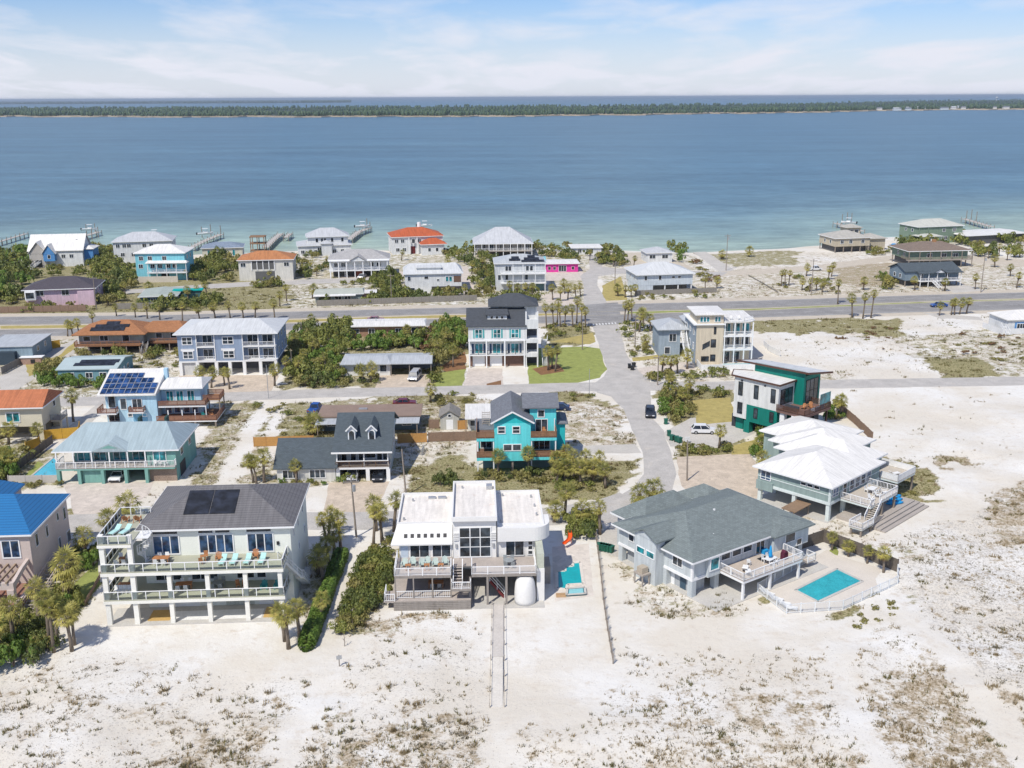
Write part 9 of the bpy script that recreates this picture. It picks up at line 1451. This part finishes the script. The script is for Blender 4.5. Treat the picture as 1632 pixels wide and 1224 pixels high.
T('dense shrub in the woods around the green bay house', [(1430, 378), (1640, 378), (1720, 395), (1720, 412), (1545, 410), (1540, 398), (1430, 395)], 44, 'bbdy', 3.0, 6.0, 0.85); T('shrub beside the tan bay house', [(1375, 398), (1440, 392), (1440, 405), (1380, 410)], 12, 'yb', 2.0, 3.8, 0.8); T('scrub patch in the sandy lot beyond the highway', [(1230, 440), (1330, 440), (1340, 468), (1240, 470)], 14, 'yyb', 1.4, 3.0, 0.6); T('shrub beside the blue grey gabled house', [(1400, 440), (1440, 438), (1440, 462), (1405, 464)], 9, 'gby', 2.0, 4.0, 0.8); T('scrub along the right end of the vacant lot', [(1500, 520), (1640, 520), (1700, 570), (1640, 590), (1520, 560)], 24, 'yyr', 0.9, 2.2, 0.45); T('brown scrub on the vacant lot', [(1300, 520), (1440, 520), (1420, 560), (1330, 550)], 16, 'ryr', 0.8, 1.6, 0.5)
place_shrubs()
# clipped hedge: one continuous mass of leaves on a low wall of stems
def hedge(label, a, b, wd, hh, key, n):
    A_ = np.array(P(*a)); B_ = np.array(P(*b)); d = B_ - A_; L = np.linalg.norm(d); t = d / L; s = np.array([-t[1], t[0], 0]); rs = np.random.default_rng(5); e = empty('clipped_hedge', tuple(A_), 0, label, 'hedge')
    u = rs.uniform(-0.5, L + 0.5, n); endf = np.sqrt(np.clip((np.minimum(u, L - u) + 0.5) / 0.9, 0, 1)); th = rs.uniform(-0.15, pi + 0.15, n); sq = np.stack([np.sign(np.cos(th)) * np.abs(np.cos(th)) ** 0.5, np.clip(np.abs(np.sin(th)) ** 0.5, 0, 1)], 1); r = rs.uniform(0.85, 1.07, n) * (0.9 + 0.2 * vnoise(u, u * 0, 2.0, 3)) * endf; p = t * u[:, None] + s * (sq[:, 0] * wd / 2 * r)[:, None] + np.array([0, 0, 1]) * (sq[:, 1] * hh * r)[:, None]
    nn = s * np.cos(th)[:, None] + np.array([0, 0, 1]) * np.sin(th)[:, None]; q = rs.normal(size=(n, 3)); uu = np.cross(nn, q); uu /= np.linalg.norm(uu, axis=1)[:, None]; ww = np.cross(nn, uu) + nn * 0.4; Lf = 0.15 * rs.uniform(0.6, 1.4, n)[:, None]
    V = np.stack([p - uu * Lf, p - ww * Lf * 0.6, p + uu * Lf, p + ww * Lf * 0.6], 1).reshape(-1, 3); link('foliage', npmesh('foliage', V, np.arange(4 * n).reshape(-1, 4), {'b': L_BUSH, 'g': L_BRT}[key]), e)
    c = MB(); c.bar(tuple(t * 0.6 + np.array([0, 0, hh * 0.4])), tuple(d - t * 0.6 + np.array([0, 0, hh * 0.4])), wd * 0.6, hh * 0.6); c.build('inner_branches', L_DARK, e)
hedge('long clipped green hedge along the sandy path by the cream house', (546, 884), (488, 1036), 1.9, 1.35, 'g', 11000)
# ---------------------------------------------------------------- dune grass, sea oats and seedlings: uncountable ground cover
def grass(name, label, channel, n, hmin, hmax, blades, spread, c1, c2, gain, wdt=0.035, near_only=False):
    rs = np.random.default_rng(40 + channel)
    def pts(m):
        y = 78 + (rs.random(m) ** (1.9 if near_only else 1.5)) * (60 if near_only else 262); return rs.uniform(-1, 1, m) * (y * 0.53 + 8), y
    # colonies: parent plants drawn by the surveyed cover, each with a ragged, elongated clump of offspring; plus loose singles
    x, y = pts(n); c = cover(x, y)[:, channel]; kp = rs.random(n) < c * gain * 0.55; x, y, c = x[kp], y[kp], c[kp]
    num = (3 + 26 * rs.random(len(x)) ** 3 * (0.4 + c)).astype(int); rad = 0.25 + 1.5 * rs.random(len(x)) ** 2; an = rs.uniform(-0.5, 0.7, len(x))
    X = np.repeat(x, num); Yv = np.repeat(y, num); rr = np.repeat(rad, num); aa = np.repeat(an, num); u = rs.normal(size=len(X)) * rr; v = rs.normal(size=len(X)) * rr * 0.5; X = X + u * np.cos(aa) - v * np.sin(aa); Yv = Yv + u * np.sin(aa) + v * np.cos(aa)
    xs, ys = pts(n); c = cover(xs, ys)[:, channel]; kp = rs.random(n) < c * gain * 0.5; x = np.concatenate([X, xs[kp]]); y = np.concatenate([Yv, ys[kp]])
    keep = (cover(x, y)[:, channel] > 0.02) & ~blocked(x, y); x, y = x[keep], y[keep]; q = rs.permutation(len(x))[:n]; x, y = x[q], y[q]; k = len(x)
    h = (hmin + (hmax - hmin) * rs.random(k) ** 2) * (0.6 + 0.8 * vnoise(x, y, 6, 33)); V = np.empty((k, blades, 3, 3)); base = gz(x, y)
    for b in range(blades):
        a = rs.uniform(0, 2 * pi, k); l = rs.uniform(0.25, 1.0, k) * spread * h; px, py = x + rs.normal(0, 0.10, k) * spread, y + rs.normal(0, 0.10, k) * spread; w = wdt * rs.uniform(0.6, 1.5, k)
        V[:, b, 0] = np.stack([px - w * np.sin(a), py + w * np.cos(a), base - 0.02], 1); V[:, b, 1] = np.stack([px + w * np.sin(a), py - w * np.cos(a), base - 0.02], 1); V[:, b, 2] = np.stack([px + np.cos(a) * l, py + np.sin(a) * l, base + h * rs.uniform(0.7, 1.1, k)], 1)
    V = V.reshape(-1, 3); tag(link(name, npmesh(name, V, np.arange(len(V)).reshape(-1, 3), leafmat(name + '_blade', c1, c2, 0.2, 0.8))), label, 'grass', kind='stuff'); return k
_dg = bpy.context.evaluated_depsgraph_get
GXY = None
def gz(x, y):
    """height of the ground sheet under each plant"""
    global GXY
    if GXY is None:
        co = np.empty(len(gm.vertices) * 3); gm.vertices.foreach_get('co', co); co = co.reshape(-1, 3); xs = np.unique(co[:, 0]); ys = np.unique(co[:, 1]); GXY = (xs, ys, co[:, 2].reshape(len(ys), len(xs)))
    xs, ys, Zg = GXY; i = np.clip(np.searchsorted(xs, x) - 1, 0, len(xs) - 2); j = np.clip(np.searchsorted(ys, y) - 1, 0, len(ys) - 2); fx = (x - xs[i]) / (xs[i + 1] - xs[i]); fy = (y - ys[j]) / (ys[j + 1] - ys[j])
    return (Zg[j, i] * (1 - fx) + Zg[j, i + 1] * fx) * (1 - fy) + (Zg[j + 1, i] * (1 - fx) + Zg[j + 1, i + 1] * fx) * fy
grass('olive_grass', 'olive green grass growing on the plots and verges', 0, 36000, 0.2, 0.6, 6, 0.8, (0.085, 0.085, 0.025), (0.24, 0.20, 0.075), 0.75)
grass('dry_dune_grass', 'dry brown dune grass scattered over the white sand', 1, 42000, 0.12, 0.55, 6, 0.9, (0.12, 0.095, 0.045), (0.38, 0.29, 0.16), 0.42)
grass('dune_seedlings', 'small dark seedlings speckling the white dune sand', 2, 12000, 0.10, 0.34, 6, 1.2, (0.09, 0.08, 0.05), (0.26, 0.22, 0.14), 0.25, 0.04, True)
# prototypes are not part of the place
def drop(o):
    for c in list(o.children): drop(c)
    bpy.data.objects.remove(o)
for o in list(PROTO.values()) + [p[1] for p in PALMS] + sum(BUSH.values(), []): drop(o)
# ---------------------------------------------------------------- sea air: pale even haze over the whole place
def haze():
    m = bpy.data.materials.new('sea_haze'); m.use_nodes = True; nt = m.node_tree; nt.nodes.remove(nt.nodes['Principled BSDF']); v = nt.nodes.new('ShaderNodeVolumePrincipled')
    v.inputs['Color'].default_value = (0.80, 0.91, 1.0, 1); v.inputs['Density'].default_value = 0.00005; v.inputs['Anisotropy'].default_value = 0.3
    nt.links.new(v.outputs[0], nt.nodes['Material Output'].inputs['Volume'])
    o = MB().box(-45000, 45000, -1500, 75000, -8, 75).build('haze', m); tag(o, kind='stuff'); return o
haze()
